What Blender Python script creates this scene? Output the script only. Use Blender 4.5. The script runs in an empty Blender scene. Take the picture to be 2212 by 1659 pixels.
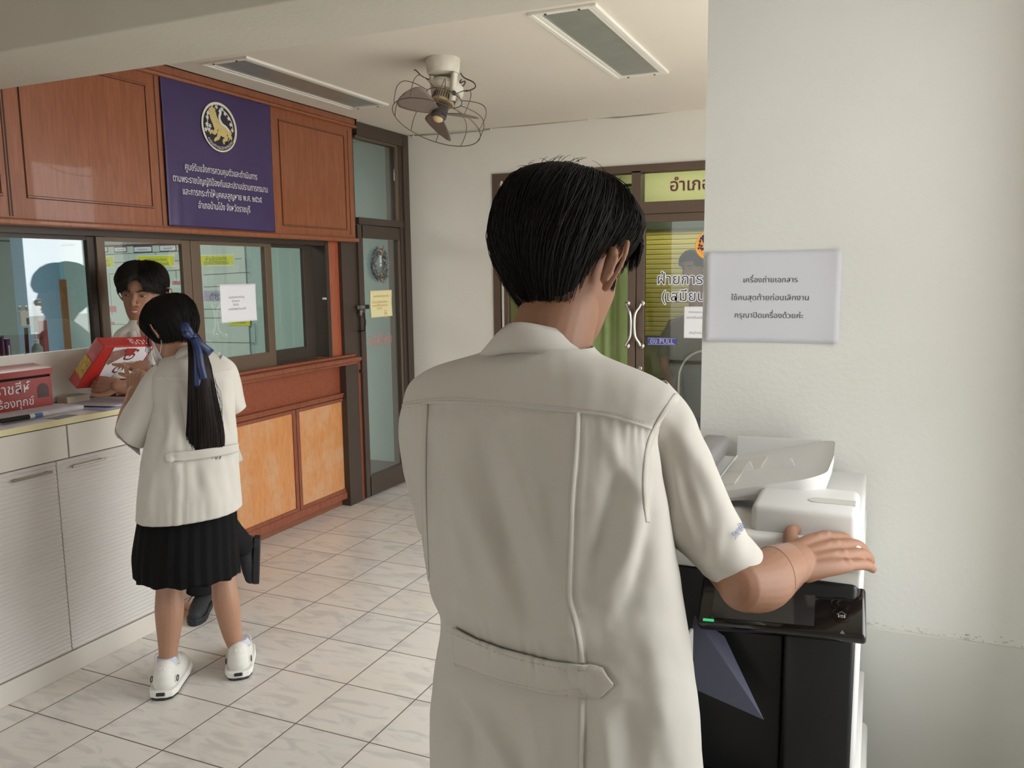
import bpy, bmesh, math, random
from mathutils import Vector, Matrix, noise
random.seed(7)
SC = bpy.context.scene
COL = SC.collection
# ---------------------------------------------------------------- camera
CAM_F, CAM_YAW, CAM_PITCH, CAM_ROLL = 1786.146, 0.4163728, -0.1331253, -0.0117820
CAM_C = Vector((3.2745, -4.8350, 1.52935))
IMG_W, IMG_H = 2212, 1659
_fwd = Vector((-math.sin(CAM_YAW)*math.cos(CAM_PITCH), math.cos(CAM_YAW)*math.cos(CAM_PITCH), math.sin(CAM_PITCH)))
_right0 = Vector((math.cos(CAM_YAW), math.sin(CAM_YAW), 0)); _up0 = _right0.cross(_fwd)
_right = math.cos(CAM_ROLL)*_right0 + math.sin(CAM_ROLL)*_up0
_up = -math.sin(CAM_ROLL)*_right0 + math.cos(CAM_ROLL)*_up0
cam_d = bpy.data.cameras.new('camera'); cam = bpy.data.objects.new('camera', cam_d); COL.objects.link(cam)
cam_d.sensor_fit = 'HORIZONTAL'; cam_d.sensor_width = 36.0; cam_d.lens = 36.0*CAM_F/IMG_W
cam_d.clip_start = 0.02; cam_d.clip_end = 200
cam.matrix_world = Matrix(((_right.x,_up.x,-_fwd.x,CAM_C.x),(_right.y,_up.y,-_fwd.y,CAM_C.y),(_right.z,_up.z,-_fwd.z,CAM_C.z),(0,0,0,1)))
SC.camera = cam
# surveying helpers: where the sight line of a photograph pixel meets a plane of the place
def ray(x, y): return (x-IMG_W/2)/CAM_F*_right - (y-IMG_H/2)/CAM_F*_up + _fwd
def on_x(x, y, X): d = ray(x, y); return CAM_C + d*((X-CAM_C.x)/d.x)
def on_y(x, y, Y): d = ray(x, y); return CAM_C + d*((Y-CAM_C.y)/d.y)
def on_z(x, y, Z): d = ray(x, y); return CAM_C + d*((Z-CAM_C.z)/d.z)
def on_plane(x, y, p, n): d = ray(x, y); return CAM_C + d*((p-CAM_C).dot(n)/d.dot(n))
# ---------------------------------------------------------------- view, sky, light
SC.view_settings.view_transform = 'Standard'; SC.view_settings.look = 'None'
SC.view_settings.exposure = 0.18; SC.view_settings.gamma = 1.0; SC.view_settings.use_curve_mapping = False
def S(r, g, b):
    f = lambda c: (c/255)/12.92 if c/255 <= 0.04045 else ((c/255+0.055)/1.055)**2.4
    return (f(r), f(g), f(b), 1.0)
SKY = 5.0
w = bpy.data.worlds.new('overcast_sky'); SC.world = w; w.use_nodes = True
nt = w.node_tree; nt.nodes.clear()
o_ = nt.nodes.new('ShaderNodeOutputWorld'); bg = nt.nodes.new('ShaderNodeBackground')
tc = nt.nodes.new('ShaderNodeTexCoord'); sx = nt.nodes.new('ShaderNodeSeparateXYZ'); cr = nt.nodes.new('ShaderNodeValToRGB')
nt.links.new(tc.outputs['Generated'], sx.inputs[0])
mr = nt.nodes.new('ShaderNodeMapRange'); mr.inputs[1].default_value = -1; mr.inputs[2].default_value = 1
nt.links.new(sx.outputs['Z'], mr.inputs[0]); nt.links.new(mr.outputs[0], cr.inputs[0])
cr.color_ramp.elements[0].position = 0.44; cr.color_ramp.elements[0].color = (0.36,0.35,0.335,1)
cr.color_ramp.elements[1].position = 0.50; cr.color_ramp.elements[1].color = (0.965,0.99,1.0,1)
nt.links.new(cr.outputs[0], bg.inputs[0]); bg.inputs[1].default_value = SKY; nt.links.new(bg.outputs[0], o_.inputs[0])
def area(name, loc, direction, sx_, sy_, power, color=(1,1,1), portal=False):
    d = bpy.data.lights.new(name, 'AREA'); d.shape = 'RECTANGLE'; d.size = sx_; d.size_y = sy_; d.energy = power; d.color = color
    if portal: d.cycles.is_portal = True
    o = bpy.data.objects.new(name, d); COL.objects.link(o); o.location = loc
    o.rotation_euler = Vector(direction).to_track_quat('-Z', 'Z').to_euler(); return o
# daylight openings of the hall (portals only guide the sky's own light)
area('daylight_opening_entrance', (3.52,-1.62,1.25), (-1,0,0), 1.85, 2.5, 1, portal=True)
area('daylight_opening_window', (3.74,-3.45,1.55), (-1,0,0), 0.65, 1.60, 1, portal=True)
area('daylight_opening_rear', (0.62,-7.85,1.25), (0,1,0), 1.2, 2.5, 1, portal=True)
# ceiling lamps burning inside the two offices behind the glass
area('office_ceiling_lamp', (-2.0,-1.4,2.50), (0,0,-1), 2.2, 1.4, 54, (1.0,0.98,0.93))
area('finance_office_ceiling_lamp', (1.9,2.2,2.50), (0,0,-1), 1.4, 0.4, 14, (1.0,0.97,0.88))
# ---------------------------------------------------------------- materials
MATS = {}
def mat(name, col, rough=0.55, metal=0.0, bump=0.0, bscale=60.0, var=0.0, vscale=4.0, spec=0.5, coat=0.0, emit=None, emit_s=0.0, sss=0.0, stretch=None):
    if name in MATS: return MATS[name]
    m = bpy.data.materials.new(name); m.use_nodes = True; n = m.node_tree; b = n.nodes['Principled BSDF']
    b.inputs['Base Color'].default_value = col; b.inputs['Roughness'].default_value = rough; b.inputs['Metallic'].default_value = metal
    b.inputs['Specular IOR Level'].default_value = spec; b.inputs['Coat Weight'].default_value = coat
    if emit: b.inputs['Emission Color'].default_value = emit; b.inputs['Emission Strength'].default_value = emit_s
    if sss: b.inputs['Subsurface Weight'].default_value = sss; b.inputs['Subsurface Radius'].default_value = (1.0,0.35,0.2); b.inputs['Subsurface Scale'].default_value = 0.012
    t = n.nodes.new('ShaderNodeTexCoord'); vec = t.outputs['Object']
    if stretch:
        mp = n.nodes.new('ShaderNodeMapping'); mp.inputs['Scale'].default_value = stretch; n.links.new(vec, mp.inputs[0]); vec = mp.outputs[0]
    if var:
        ns = n.nodes.new('ShaderNodeTexNoise'); ns.inputs['Scale'].default_value = vscale; ns.inputs['Detail'].default_value = 6; n.links.new(vec, ns.inputs[0])
        r = n.nodes.new('ShaderNodeMapRange'); r.inputs[1].default_value = 0.25; r.inputs[2].default_value = 0.75; r.inputs[3].default_value = 1-var; r.inputs[4].default_value = 1+var
        n.links.new(ns.outputs[0], r.inputs[0])
        mx = n.nodes.new('ShaderNodeMix'); mx.data_type = 'RGBA'; mx.blend_type = 'MULTIPLY'; mx.inputs[0].default_value = 1
        mx.inputs[6].default_value = col; n.links.new(r.outputs[0], mx.inputs[7]); n.links.new(mx.outputs[2], b.inputs['Base Color'])
    if bump:
        n2 = n.nodes.new('ShaderNodeTexNoise'); n2.inputs['Scale'].default_value = bscale; n2.inputs['Detail'].default_value = 5; n.links.new(vec, n2.inputs[0])
        bp = n.nodes.new('ShaderNodeBump'); bp.inputs['Strength'].default_value = bump; bp.inputs['Distance'].default_value = 0.01
        n.links.new(n2.outputs[0], bp.inputs['Height']); n.links.new(bp.outputs[0], b.inputs['Normal'])
    MATS[name] = m; return m
def glass(name, tint, refl=1.8, rough=0.0):
    if name in MATS: return MATS[name]
    m = bpy.data.materials.new(name); m.use_nodes = True; n = m.node_tree; n.nodes.clear()
    o = n.nodes.new('ShaderNodeOutputMaterial'); mx = n.nodes.new('ShaderNodeMixShader'); tr = n.nodes.new('ShaderNodeBsdfTransparent'); gl = n.nodes.new('ShaderNodeBsdfGlossy')
    tr.inputs[0].default_value = tint; gl.inputs['Roughness'].default_value = rough
    f = n.nodes.new('ShaderNodeFresnel'); ge = n.nodes.new('ShaderNodeNewGeometry'); mrg = n.nodes.new('ShaderNodeMapRange')   # a thin pane: no total reflection at its far face
    mrg.inputs[3].default_value = 1.5; mrg.inputs[4].default_value = 1/1.5; n.links.new(ge.outputs['Backfacing'], mrg.inputs[0]); n.links.new(mrg.outputs[0], f.inputs[0])
    mu = n.nodes.new('ShaderNodeMath'); mu.operation = 'MULTIPLY'; mu.inputs[1].default_value = refl; mu.use_clamp = True
    n.links.new(f.outputs[0], mu.inputs[0]); n.links.new(mu.outputs[0], mx.inputs[0]); n.links.new(tr.outputs[0], mx.inputs[1]); n.links.new(gl.outputs[0], mx.inputs[2]); n.links.new(mx.outputs[0], o.inputs[0])
    MATS[name] = m; return m
def wood(name, c1, c2, rough=0.4, scale=(3,3,0.6), blotch=0.0, cb=None):
    if name in MATS: return MATS[name]
    m = mat(name, c1, rough, coat=0.25); n = m.node_tree; b = n.nodes['Principled BSDF']
    t = n.nodes.new('ShaderNodeTexCoord'); mp = n.nodes.new('ShaderNodeMapping'); mp.inputs['Scale'].default_value = scale; n.links.new(t.outputs['Object'], mp.inputs[0])
    ns = n.nodes.new('ShaderNodeTexNoise'); ns.inputs['Scale'].default_value = 14; ns.inputs['Detail'].default_value = 8; ns.inputs['Distortion'].default_value = 0.6; n.links.new(mp.outputs[0], ns.inputs[0])
    cr = n.nodes.new('ShaderNodeValToRGB'); cr.color_ramp.elements[0].position = 0.3; cr.color_ramp.elements[1].position = 0.72
    cr.color_ramp.elements[0].color = c1; cr.color_ramp.elements[1].color = c2; n.links.new(ns.outputs[0], cr.inputs[0]); out = cr.outputs[0]
    if blotch:
        n3 = n.nodes.new('ShaderNodeTexNoise'); n3.inputs['Scale'].default_value = 4.5; n3.inputs['Detail'].default_value = 9; n3.inputs['Roughness'].default_value = 0.7; n.links.new(t.outputs['Object'], n3.inputs[0])
        c3 = n.nodes.new('ShaderNodeValToRGB'); c3.color_ramp.elements[0].position = 0.48; c3.color_ramp.elements[1].position = 0.62
        c3.color_ramp.elements[0].color = (0,0,0,1); c3.color_ramp.elements[1].color = (blotch,)*3+(1,); n.links.new(n3.outputs[0], c3.inputs[0])
        mx = n.nodes.new('ShaderNodeMix'); mx.data_type = 'RGBA'; n.links.new(c3.outputs[0], mx.inputs[0]); n.links.new(out, mx.inputs[6]); mx.inputs[7].default_value = cb; out = mx.outputs[2]
    n.links.new(out, b.inputs['Base Color'])
    bp = n.nodes.new('ShaderNodeBump'); bp.inputs['Strength'].default_value = 0.08; bp.inputs['Distance'].default_value = 0.004; n.links.new(ns.outputs[0], bp.inputs['Height']); n.links.new(bp.outputs[0], b.inputs['Normal'])
    return m
# ---------------------------------------------------------------- mesh builder
class MB:
    def __init__(s): s.v = []; s.f = []; s.m = []
    def add(s, vs, fs, mi=0):
        k = len(s.v); s.v += [tuple(v) for v in vs]; s.f += [tuple(i+k for i in f) for f in fs]; s.m += [mi]*len(fs); return s
    def box(s, x0, x1, y0, y1, z0, z1, mi=0, bev=0.0):
        x0, x1 = min(x0,x1), max(x0,x1); y0, y1 = min(y0,y1), max(y0,y1); z0, z1 = min(z0,z1), max(z0,z1)
        if bev > 0:
            bm = bmesh.new(); bmesh.ops.create_cube(bm, size=1.0)
            for v in bm.verts: v.co = Vector(((x0+x1)/2+v.co.x*(x1-x0), (y0+y1)/2+v.co.y*(y1-y0), (z0+z1)/2+v.co.z*(z1-z0)))
            bmesh.ops.bevel(bm, geom=bm.edges[:], offset=min(bev, .49*min(x1-x0,y1-y0,z1-z0)), segments=3, profile=0.5, affect='EDGES')
            return s.from_bm(bm, mi)
        vs = [(x,y,z) for x in (x0,x1) for y in (y0,y1) for z in (z0,z1)]
        return s.add(vs, [(0,1,3,2),(4,6,7,5),(0,4,5,1),(2,3,7,6),(0,2,6,4),(1,5,7,3)], mi)
    def from_bm(s, bm, mi=0, M=None):
        bm.verts.index_update(); vs = [(M@v.co if M else v.co)[:] for v in bm.verts]; fs = [[v.index for v in f.verts] for f in bm.faces]
        bm.free(); return s.add(vs, fs, mi)
    def obox(s, M, sx, sy, sz, mi=0, bev=0.0):
        t = MB(); t.box(-sx/2,sx/2,-sy/2,sy/2,-sz/2,sz/2,0,bev); return s.add([M@Vector(v) for v in t.v], t.f, mi)
    def tube(s, pts, r, n=10, mi=0, closed=False, caps=True, flat=1.0):
        pts = [Vector(p) for p in pts]; L = len(pts); rs = r if hasattr(r, '__len__') else [r]*L
        up = None; rings = []
        for i, p in enumerate(pts):
            t = (pts[(i+1)%L]-pts[i-1]) if closed else (pts[min(i+1,L-1)]-pts[max(i-1,0)])
            t = t.normalized() if t.length > 1e-9 else Vector((0,0,1))
            if up is None: up = Vector((0,0,1)) if abs(t.z) < .9 else Vector((1,0,0))
            a = up - t*up.dot(t)
            if a.length < 1e-6: a = t.orthogonal()
            a.normalize(); b = t.cross(a); up = a
            rings.append([p + rs[i]*(math.cos(2*math.pi*k/n)*a + flat*math.sin(2*math.pi*k/n)*b) for k in range(n)])
        vs = [v for rg in rings for v in rg]; fs = []
        for i in range(L if closed else L-1):
            j = (i+1)%L
            for k in range(n): fs.append((i*n+k, i*n+(k+1)%n, j*n+(k+1)%n, j*n+k))
        if caps and not closed: fs += [tuple(range(n))[::-1], tuple((L-1)*n+k for k in range(n))]
        return s.add(vs, fs, mi)
    def lathe(s, prof, n=32, M=None, mi=0):
        vs = []; fs = []; L = len(prof)
        for r, z in prof:
            for k in range(n):
                a = 2*math.pi*k/n; v = Vector((r*math.cos(a), r*math.sin(a), z)); vs.append(M@v if M else v)
        for i in range(L-1):
            for k in range(n): fs.append((i*n+k, i*n+(k+1)%n, (i+1)*n+(k+1)%n, (i+1)*n+k))
        fs += [tuple(range(n))[::-1], tuple((L-1)*n+k for k in range(n))]
        return s.add(vs, fs, mi)
    def prism(s, poly, M, depth, mi=0):
        n = len(poly); vs = [M@Vector((x,y,0)) for x,y in poly]+[M@Vector((x,y,depth)) for x,y in poly]
        return s.add(vs, [tuple(range(n))[::-1], tuple(range(n,2*n))]+[(i,(i+1)%n,n+(i+1)%n,n+i) for i in range(n)], mi)
    def grid(s, fn, nu, nv, mi=0, cu=False):
        vs = [fn(i/(nu if cu else nu-1), j/(nv-1)) for j in range(nv) for i in range(nu)]; fs = []
        for j in range(nv-1):
            for i in range(nu if cu else nu-1):
                fs.append((j*nu+i, j*nu+(i+1)%nu, (j+1)*nu+(i+1)%nu, (j+1)*nu+i))
        return s.add(vs, fs, mi)
    def build(s, name, mats, parent=None, smooth=False, loc=None, fix=True):
        me = bpy.data.meshes.new(name); me.from_pydata(s.v, [], s.f); me.update()
        mats = mats if isinstance(mats, (list, tuple)) else [mats]
        for m in mats: me.materials.append(m)
        if len(mats) > 1: me.polygons.foreach_set('material_index', s.m)
        if fix:
            bm = bmesh.new(); bm.from_mesh(me); bmesh.ops.recalc_face_normals(bm, faces=bm.faces[:]); bm.to_mesh(me); bm.free()
        if smooth:
            me.polygons.foreach_set('use_smooth', [True]*len(me.polygons)); me.update()
            if smooth == 'auto': me.set_sharp_from_angle(angle=math.radians(38))
        o = bpy.data.objects.new(name, me); COL.objects.link(o)
        if parent is not None:
            o.parent = parent; o.matrix_parent_inverse = parent.matrix_basis.inverted()
        return o
def empty(name, loc=(0,0,0)):
    o = bpy.data.objects.new(name, None); o.empty_display_size = 0.1; COL.objects.link(o); o.location = loc; return o
def tag(o, label, cat, group=None, kind=None):
    o['label'] = label; o['category'] = cat
    if group: o['group'] = group
    if kind: o['kind'] = kind
    return o
def thing(name, label, cat, loc=(0,0,0), group=None): return tag(empty(name, loc), label, cat, group)
def struct(o, label=None):
    o['kind'] = 'structure'
    if label: o['label'] = label
    return o
def frame(o, x, y, z):   # matrix from origin and three axes
    o, x, y, z = (Vector(a) for a in (o,x,y,z)); return Matrix(((x.x,y.x,z.x,o.x),(x.y,y.y,z.y,o.y),(x.z,y.z,z.z,o.z),(0,0,0,1)))
# ---------------------------------------------------------------- lettering: glyph outlines of the built-in font set side by side
_GL = {}
def _rawglyph(body, off):
    c = bpy.data.curves.new('glyph','FONT'); c.body = body; c.size = 1; c.resolution_u = 2; c.offset = off
    o = bpy.data.objects.new('glyph', c); COL.objects.link(o); dg = bpy.context.evaluated_depsgraph_get(); dg.update()
    m = bpy.data.meshes.new_from_object(o.evaluated_get(dg)); vs = [(v.co.x, v.co.y) for v in m.vertices]; fs = [tuple(p.vertices) for p in m.polygons]
    bpy.data.objects.remove(o); bpy.data.curves.remove(c); bpy.data.meshes.remove(m); return vs, fs
def glyph(ch, off):
    k = (ch, off)
    if k not in _GL:
        vs, fs = _rawglyph(ch, off) if ch != ' ' else ([], [])
        a, _ = _rawglyph('l'+ch+'l', 0.0); adv = max(v[0] for v in a)-0.373+0.0
        adv = max(0.0, adv) if ch not in 'ิีืึั็่้๊๋์ุูํ' else 0.0
        _GL[k] = (vs, fs, adv if ch != ' ' else 0.25)
    return _GL[k]
UPV, TONE = 'ิีืึั็ํ', '่้๊๋์'
def text2d(txt, off=0.0, sqz=1.0):
    vs, fs, x = _text2d(txt, sqz)
    return vs, fs, x
def _text2d(txt, sqz=1.0):
    off = 0.0
    x = 0.0; vs = []; fs = []; prev = ''; lastbase = ''
    for i, ch in enumerate(txt):
        g, f, adv = glyph(ch, off); dx = dy = 0.0
        if ch in UPV or ch in TONE:
            if lastbase in 'ปฝฟฬ': dx = -0.13
            if ch in TONE and (prev in UPV or (i+1 < len(txt) and txt[i+1] == 'ำ')): dy = 0.19
        k = len(vs); vs += [((x+dx+a)*sqz, b+dy) for a, b in g]; fs += [tuple(q+k for q in p) for p in f]; x += adv
        if ch not in UPV and ch not in TONE and ch not in 'ุู': lastbase = ch
        prev = ch
    return vs, fs, x*sqz
def text_into(mb, txt, M, size, mi=0, off=0.0, align='c', width=None, dz=0.0):
    vs, fs, wd = text2d(txt, off)
    sx = size if width is None else width/max(wd, 1e-6)
    if width is not None: size = sx
    ox = {'c': -wd*sx/2, 'l': 0, 'r': -wd*sx}[align]
    mb.add([M@Vector((a*sx+ox, b*size, dz)) for a, b in vs], fs, mi); return mb
# ================================================================ the hall
H = 2.515; XL = 0.13; YB = 0.46; YP = -2.84
m_wall = mat('white_wall_paint', S(222,219,210), 0.75, bump=0.12, bscale=90, var=0.03, vscale=2.5)
m_plaster = mat('rough_white_plaster', S(226,225,219), 0.8, bump=0.15, bscale=75, var=0.03, vscale=3)
m_ceil = mat('ceiling_paint', S(214,206,193), 0.8, bump=0.05, bscale=60, var=0.02, vscale=2)
m_beam = mat('beam_paint', S(200,195,182), 0.8, bump=0.15, bscale=50, var=0.04, vscale=3)
m_teal = mat('teal_office_paint', S(156,180,177), 0.75, var=0.03, vscale=2)
m_dark = mat('dark_skirting', S(60,58,60), 0.6)
def floor_mat():
    m = mat('marbled_floor_tile', S(226,222,216), 0.22); n = m.node_tree; b = n.nodes['Principled BSDF']
    t = n.nodes.new('ShaderNodeTexCoord'); br = n.nodes.new('ShaderNodeTexBrick'); n.links.new(t.outputs['Object'], br.inputs[0])
    br.offset = 0.0; br.squash = 1.0
    for k, v in (('Scale',1.0),('Mortar Size',0.0027),('Mortar Smooth',0.35),('Bias',0.0),('Brick Width',0.3),('Row Height',0.3)): br.inputs[k].default_value = v
    br.inputs['Color1'].default_value = (0.96,0.96,0.96,1); br.inputs['Color2'].default_value = (1.04,1.03,1.01,1); br.inputs['Mortar'].default_value = S(112,100,86)
    # each tile gets its own marbling: the vein pattern is shifted by the number of its tile
    vm = n.nodes.new('ShaderNodeVectorMath'); vm.operation = 'SCALE'; vm.inputs[3].default_value = 1/0.3; n.links.new(t.outputs['Object'], vm.inputs[0])
    fl = n.nodes.new('ShaderNodeVectorMath'); fl.operation = 'FLOOR'; n.links.new(vm.outputs[0], fl.inputs[0])
    wn = n.nodes.new('ShaderNodeTexWhiteNoise'); n.links.new(fl.outputs[0], wn.inputs[0])
    ad = n.nodes.new('ShaderNodeVectorMath'); ad.operation = 'MULTIPLY_ADD'; n.links.new(wn.outputs['Color'], ad.inputs[0]); ad.inputs[1].default_value = (9,9,9); n.links.new(t.outputs['Object'], ad.inputs[2])
    mp = n.nodes.new('ShaderNodeMapping'); mp.inputs['Rotation'].default_value = (0,0,0.5); mp.inputs['Scale'].default_value = (1,3.2,1); n.links.new(ad.outputs[0], mp.inputs[0])
    ns = n.nodes.new('ShaderNodeTexNoise'); ns.inputs['Scale'].default_value = 5; ns.inputs['Detail'].default_value = 8; ns.inputs['Distortion'].default_value = 1.2; n.links.new(mp.outputs[0], ns.inputs[0])
    cr = n.nodes.new('ShaderNodeValToRGB'); e = cr.color_ramp.elements; e[0].position = 0.36; e[0].color = S(214,210,206); e[1].position = 0.5; e[1].color = S(230,226,220)
    e2 = cr.color_ramp.elements.new(0.70); e2.color = S(232,225,217); n.links.new(ns.outputs[0], cr.inputs[0])
    mx = n.nodes.new('ShaderNodeMix'); mx.data_type = 'RGBA'; mx.blend_type = 'MULTIPLY'; mx.inputs[0].default_value = 1; n.links.new(cr.outputs[0], mx.inputs[6]); n.links.new(br.outputs['Color'], mx.inputs[7])
    # brown grime near the counter
    n4 = n.nodes.new('ShaderNodeTexNoise'); n4.inputs['Scale'].default_value = 1.6; n4.inputs['Detail'].default_value = 4; n.links.new(t.outputs['Object'], n4.inputs[0])
    c4 = n.nodes.new('ShaderNodeValToRGB'); c4.color_ramp.elements[0].position = 0.5; c4.color_ramp.elements[0].color = (0,0,0,1); c4.color_ramp.elements[1].position = 0.8; c4.color_ramp.elements[1].color = (0.35,)*3+(1,); n.links.new(n4.outputs[0], c4.inputs[0])
    m2 = n.nodes.new('ShaderNodeMix'); m2.data_type = 'RGBA'; n.links.new(c4.outputs[0], m2.inputs[0]); n.links.new(mx.outputs[2], m2.inputs[6]); m2.inputs[7].default_value = S(214,198,180)
    m3 = n.nodes.new('ShaderNodeMix'); m3.data_type = 'RGBA'; n.links.new(br.outputs['Fac'], m3.inputs[0]); n.links.new(m2.outputs[2], m3.inputs[6]); m3.inputs[7].default_value = S(108,96,84)
    n.links.new(m3.outputs[2], b.inputs['Base Color'])
    ma = n.nodes.new('ShaderNodeMath'); ma.operation = 'MULTIPLY_ADD'; ma.inputs[1].default_value = 0.5; ma.inputs[2].default_value = 0.24; n.links.new(br.outputs['Fac'], ma.inputs[0]); n.links.new(ma.outputs[0], b.inputs['Roughness'])
    bp = n.nodes.new('ShaderNodeBump'); bp.inputs['Strength'].default_value = 0.5; bp.inputs['Distance'].default_value = -0.0015; n.links.new(br.outputs['Fac'], bp.inputs['Height']); n.links.new(bp.outputs[0], b.inputs['Normal'])
    return m
struct(MB().box(0.0,6.5,-8,0.52,-0.06,0).build('floor', floor_mat()))
struct(MB().box(-0.05,3.65,YP-0.2+0.34,0.60,H,H+0.08).build('ceiling', m_ceil))
struct(MB().box(-0.05,4.0,-8,-3.04,H,H+0.08).build('ceiling_rear', m_ceil))
struct(MB().box(-0.05,3.9,-3.04,-2.70,2.22,H+0.08,bev=0.006).build('trim_1', m_beam))        # the beam overhead
# back wall with its door opening
DX0, DX1, DZ = 0.805, 2.872, 2.207
b = MB(); b.box(XL-0.02,DX0,YB,YB+0.10,0,H).box(DX1,3.36,YB,YB+0.10,0,H).box(DX0,DX1,YB,YB+0.10,DZ,H)
struct(b.build('wall_back', m_wall))
# pillar wall behind the copier: a lower thicker dado with a dirty top edge
PX = 2.892
struct(MB().box(PX,3.65,YP,-2.62,0,2.3).build('wall_copier', m_plaster))
m_dado = mat('smooth_shaded_dado', S(214,213,206), 0.55, var=0.03, vscale=5)  # smooth lower wall; shade below the window sill is put into its darker colour
struct(MB().box(PX+0.004,3.64,YP-0.006,YP+0.01,0,0.712,bev=0.003).build('trim_2', m_dado))
m_grime = mat('dusty_ledge_grime', S(206,202,190), 0.9, var=0.15, vscale=30)
b = MB()
for i in range(46):
    xx = 3.27+0.37*random.random(); zz = 0.713+abs(random.gauss(0,0.006)); b.box(xx,xx+0.002+0.006*random.random(),YP-0.0012,YP+0.002,zz,zz+0.001+0.0015*random.random())
o = b.build('trim_3', m_grime); struct(o)
# right side: posts beside the entrance, window wall beside the camera, rear
b = MB(); b.box(3.36,3.56,-0.72,-0.10,0,H).box(3.56,3.60,-2.62,-2.5,0,H)
struct(b.build('wall_entrance', m_wall))
b = MB(); b.box(3.65,3.85,-8,YP+0.22,0,0.74).box(3.65,3.85,-8,YP+0.22,2.36,H).box(3.65,3.85,-3.14,YP+0.22,0.74,2.36).box(3.65,3.85,-8,-3.78,0.74,2.36)
struct(b.build('wall_right', m_wall))
b = MB(); b.box(-0.05,0.1,-8,-5.2,0,H); struct(b.build('wall_rear_left', m_wall))
b = MB(); b.box(-0.05,3.85,-8.1,-7.95,0,0.05).box(1.24,3.85,-8.1,-7.95,0,H).box(-0.05,0.02,-8.1,-7.95,0,H); struct(b.build('wall_rear', m_wall))
# ground outside
struct(MB().box(3.6,30,-30,30,-0.3,-0.06).build('ground_outside', mat('concrete_apron', S(170,166,158),0.8)))
# ---- office behind the left windows
OX = -4.6
b = MB(); b.box(OX,XL-0.03,YB+0.02,YB+0.14,0,H)
struct(b.build('wall_office_back', m_teal))
b = MB(); b.box(OX-0.1,OX,-5.2,YB+0.1,0,H).box(OX,-0.02,-5.2,-5.1,0,H); struct(b.build('wall_office_side', m_teal))
struct(MB().box(OX,0.0,-5.2,YB+0.1,-0.06,0).build('floor_office', mat('office_floor_tile', S(196,196,190),0.3)))
struct(MB().box(OX,-0.05,-5.2,YB+0.1,H,H+0.08).build('ceiling_office', m_ceil))
struct(MB().box(OX,XL-0.03,YB,YB+0.02,0,0.105).build('baseboard_office', m_dark))
b = MB(); b.box(-0.02,0.04,-5.2,-0.45,0,1.0).box(-0.02,0.05,-5.2,-0.2,1.76,H); struct(b.build('wall_left', m_wall))
# a blue column and a brown timber post inside the office
m_blue = mat('office_blue_column', S(128,162,186), 0.7)
x0 = on_y(52,600,0.2).x; x1 = on_y(78,600,0.2).x
struct(MB().box(x0,x1,0.1,YB+0.02,0,H).build('wall_office_column', m_blue))
xa = on_y(126,600,0.43).x; xb = on_y(132,600,0.43).x
struct(MB().box(xa,xb,0.42,YB+0.02,0,on_y(126,604,0.43).z).build('trim_4', wood('post_wood', S(120,80,46), S(146,100,60), 0.5)))
struct(MB().box(x1+0.002,xa,0.44,YB+0.02,0,H-0.5).build('trim_5', mat('office_pale_blue_panel', S(140,184,200), 0.7)))
# ---- finance office behind the double door
m_yel = mat('yellow_green_office_paint', S(158,158,112), 0.75)
b = MB(); b.box(0.3,3.4,2.6,2.7,0,H).box(0.2,0.3,0.56,2.7,0,H).box(3.3,3.4,0.56,2.7,0,H)
struct(b.build('wall_finance_office', m_yel))
struct(MB().box(0.3,3.4,0.5,2.7,-0.06,0).build('floor_finance_office', mat('finance_floor', S(120,116,106),0.4)))
struct(MB().box(0.3,3.4,0.56,2.7,H,H+0.08).build('ceiling_finance_office', mat('finance_ceiling', S(206,214,180),0.8)))
# ================================================================ wooden fascia above the counter windows
w_up = wood('upper_wood', S(130,73,44), S(152,89,56), 0.38, (5,5,0.5))
w_groove = mat('dark_wood_groove', S(58,30,18), 0.6)
FX = 0.15
zb = on_x(768,522,FX).z
P = lambda x, y: on_x(x, y, FX)
yR = P(760,300).y
fas = thing('wooden_fascia', 'brown wooden fascia with moulded panels above the office counter windows', 'wall panelling', (FX,-2,zb))
MB().box(0.05,FX,-5.0,yR,zb+0.02,H).build('fascia_board', w_up, fas)
b = MB(); b.box(0.05,FX+0.022,-5.0,yR+0.015,zb-0.004,zb+0.022,bev=0.008); b.build('bottom_moulding', w_up, fas)
b = MB(); zc = P(757,276).z
prof = [(0,0),(0.026,0.0),(0.028,0.012),(0.012,0.022),(0.016,0.055),(0.030,H-zc),(0,H-zc)]
b.prism(prof, frame((FX-0.002,-5.0,zc),(1,0,0),(0,0,1),(0,1,0)), 5.0+yR+0.022); b.build('cornice', w_up, fas)
def mould(name, y0, y1, z0, z1, w=0.012, d=0.006):
    b = MB()
    b.box(FX-0.002,FX+0.0015,y0-w,y1+w,z1,z1+w,1).box(FX-0.002,FX+0.0015,y0-w,y1+w,z0-w,z0,1).box(FX-0.002,FX+0.0015,y0-w,y0,z0,z1,1).box(FX-0.002,FX+0.0015,y1,y1+w,z0,z1,1)
    ww = w*0.75
    b.box(FX-0.002,FX+d,y0-ww,y1+ww,z1+0.003,z1+ww,0).box(FX-0.002,FX+d,y0-ww,y1+ww,z0-ww,z0-0.003,0).box(FX-0.002,FX+d,y0-ww,y0-0.003,z0,z1,0).box(FX-0.002,FX+d,y1+0.003,y1+ww,z0,z1,0)
    b.box(FX-0.002,FX+0.0012,y0,y1,z0,z1,0)
    return b.build(name, [w_up, w_groove], fas)
z0 = P(330,445).z; z1 = P(603,259).z
mould('moulded_panel', P(55,330).y, P(320,330).y, z0, z1)
mould('moulded_panel', P(55,330).y-0.70, P(55,330).y-0.12, z0, z1)
mould('moulded_panel', P(608,380).y, P(744,380).y, P(613,484).z, P(610,263).z, 0.010)
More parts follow.
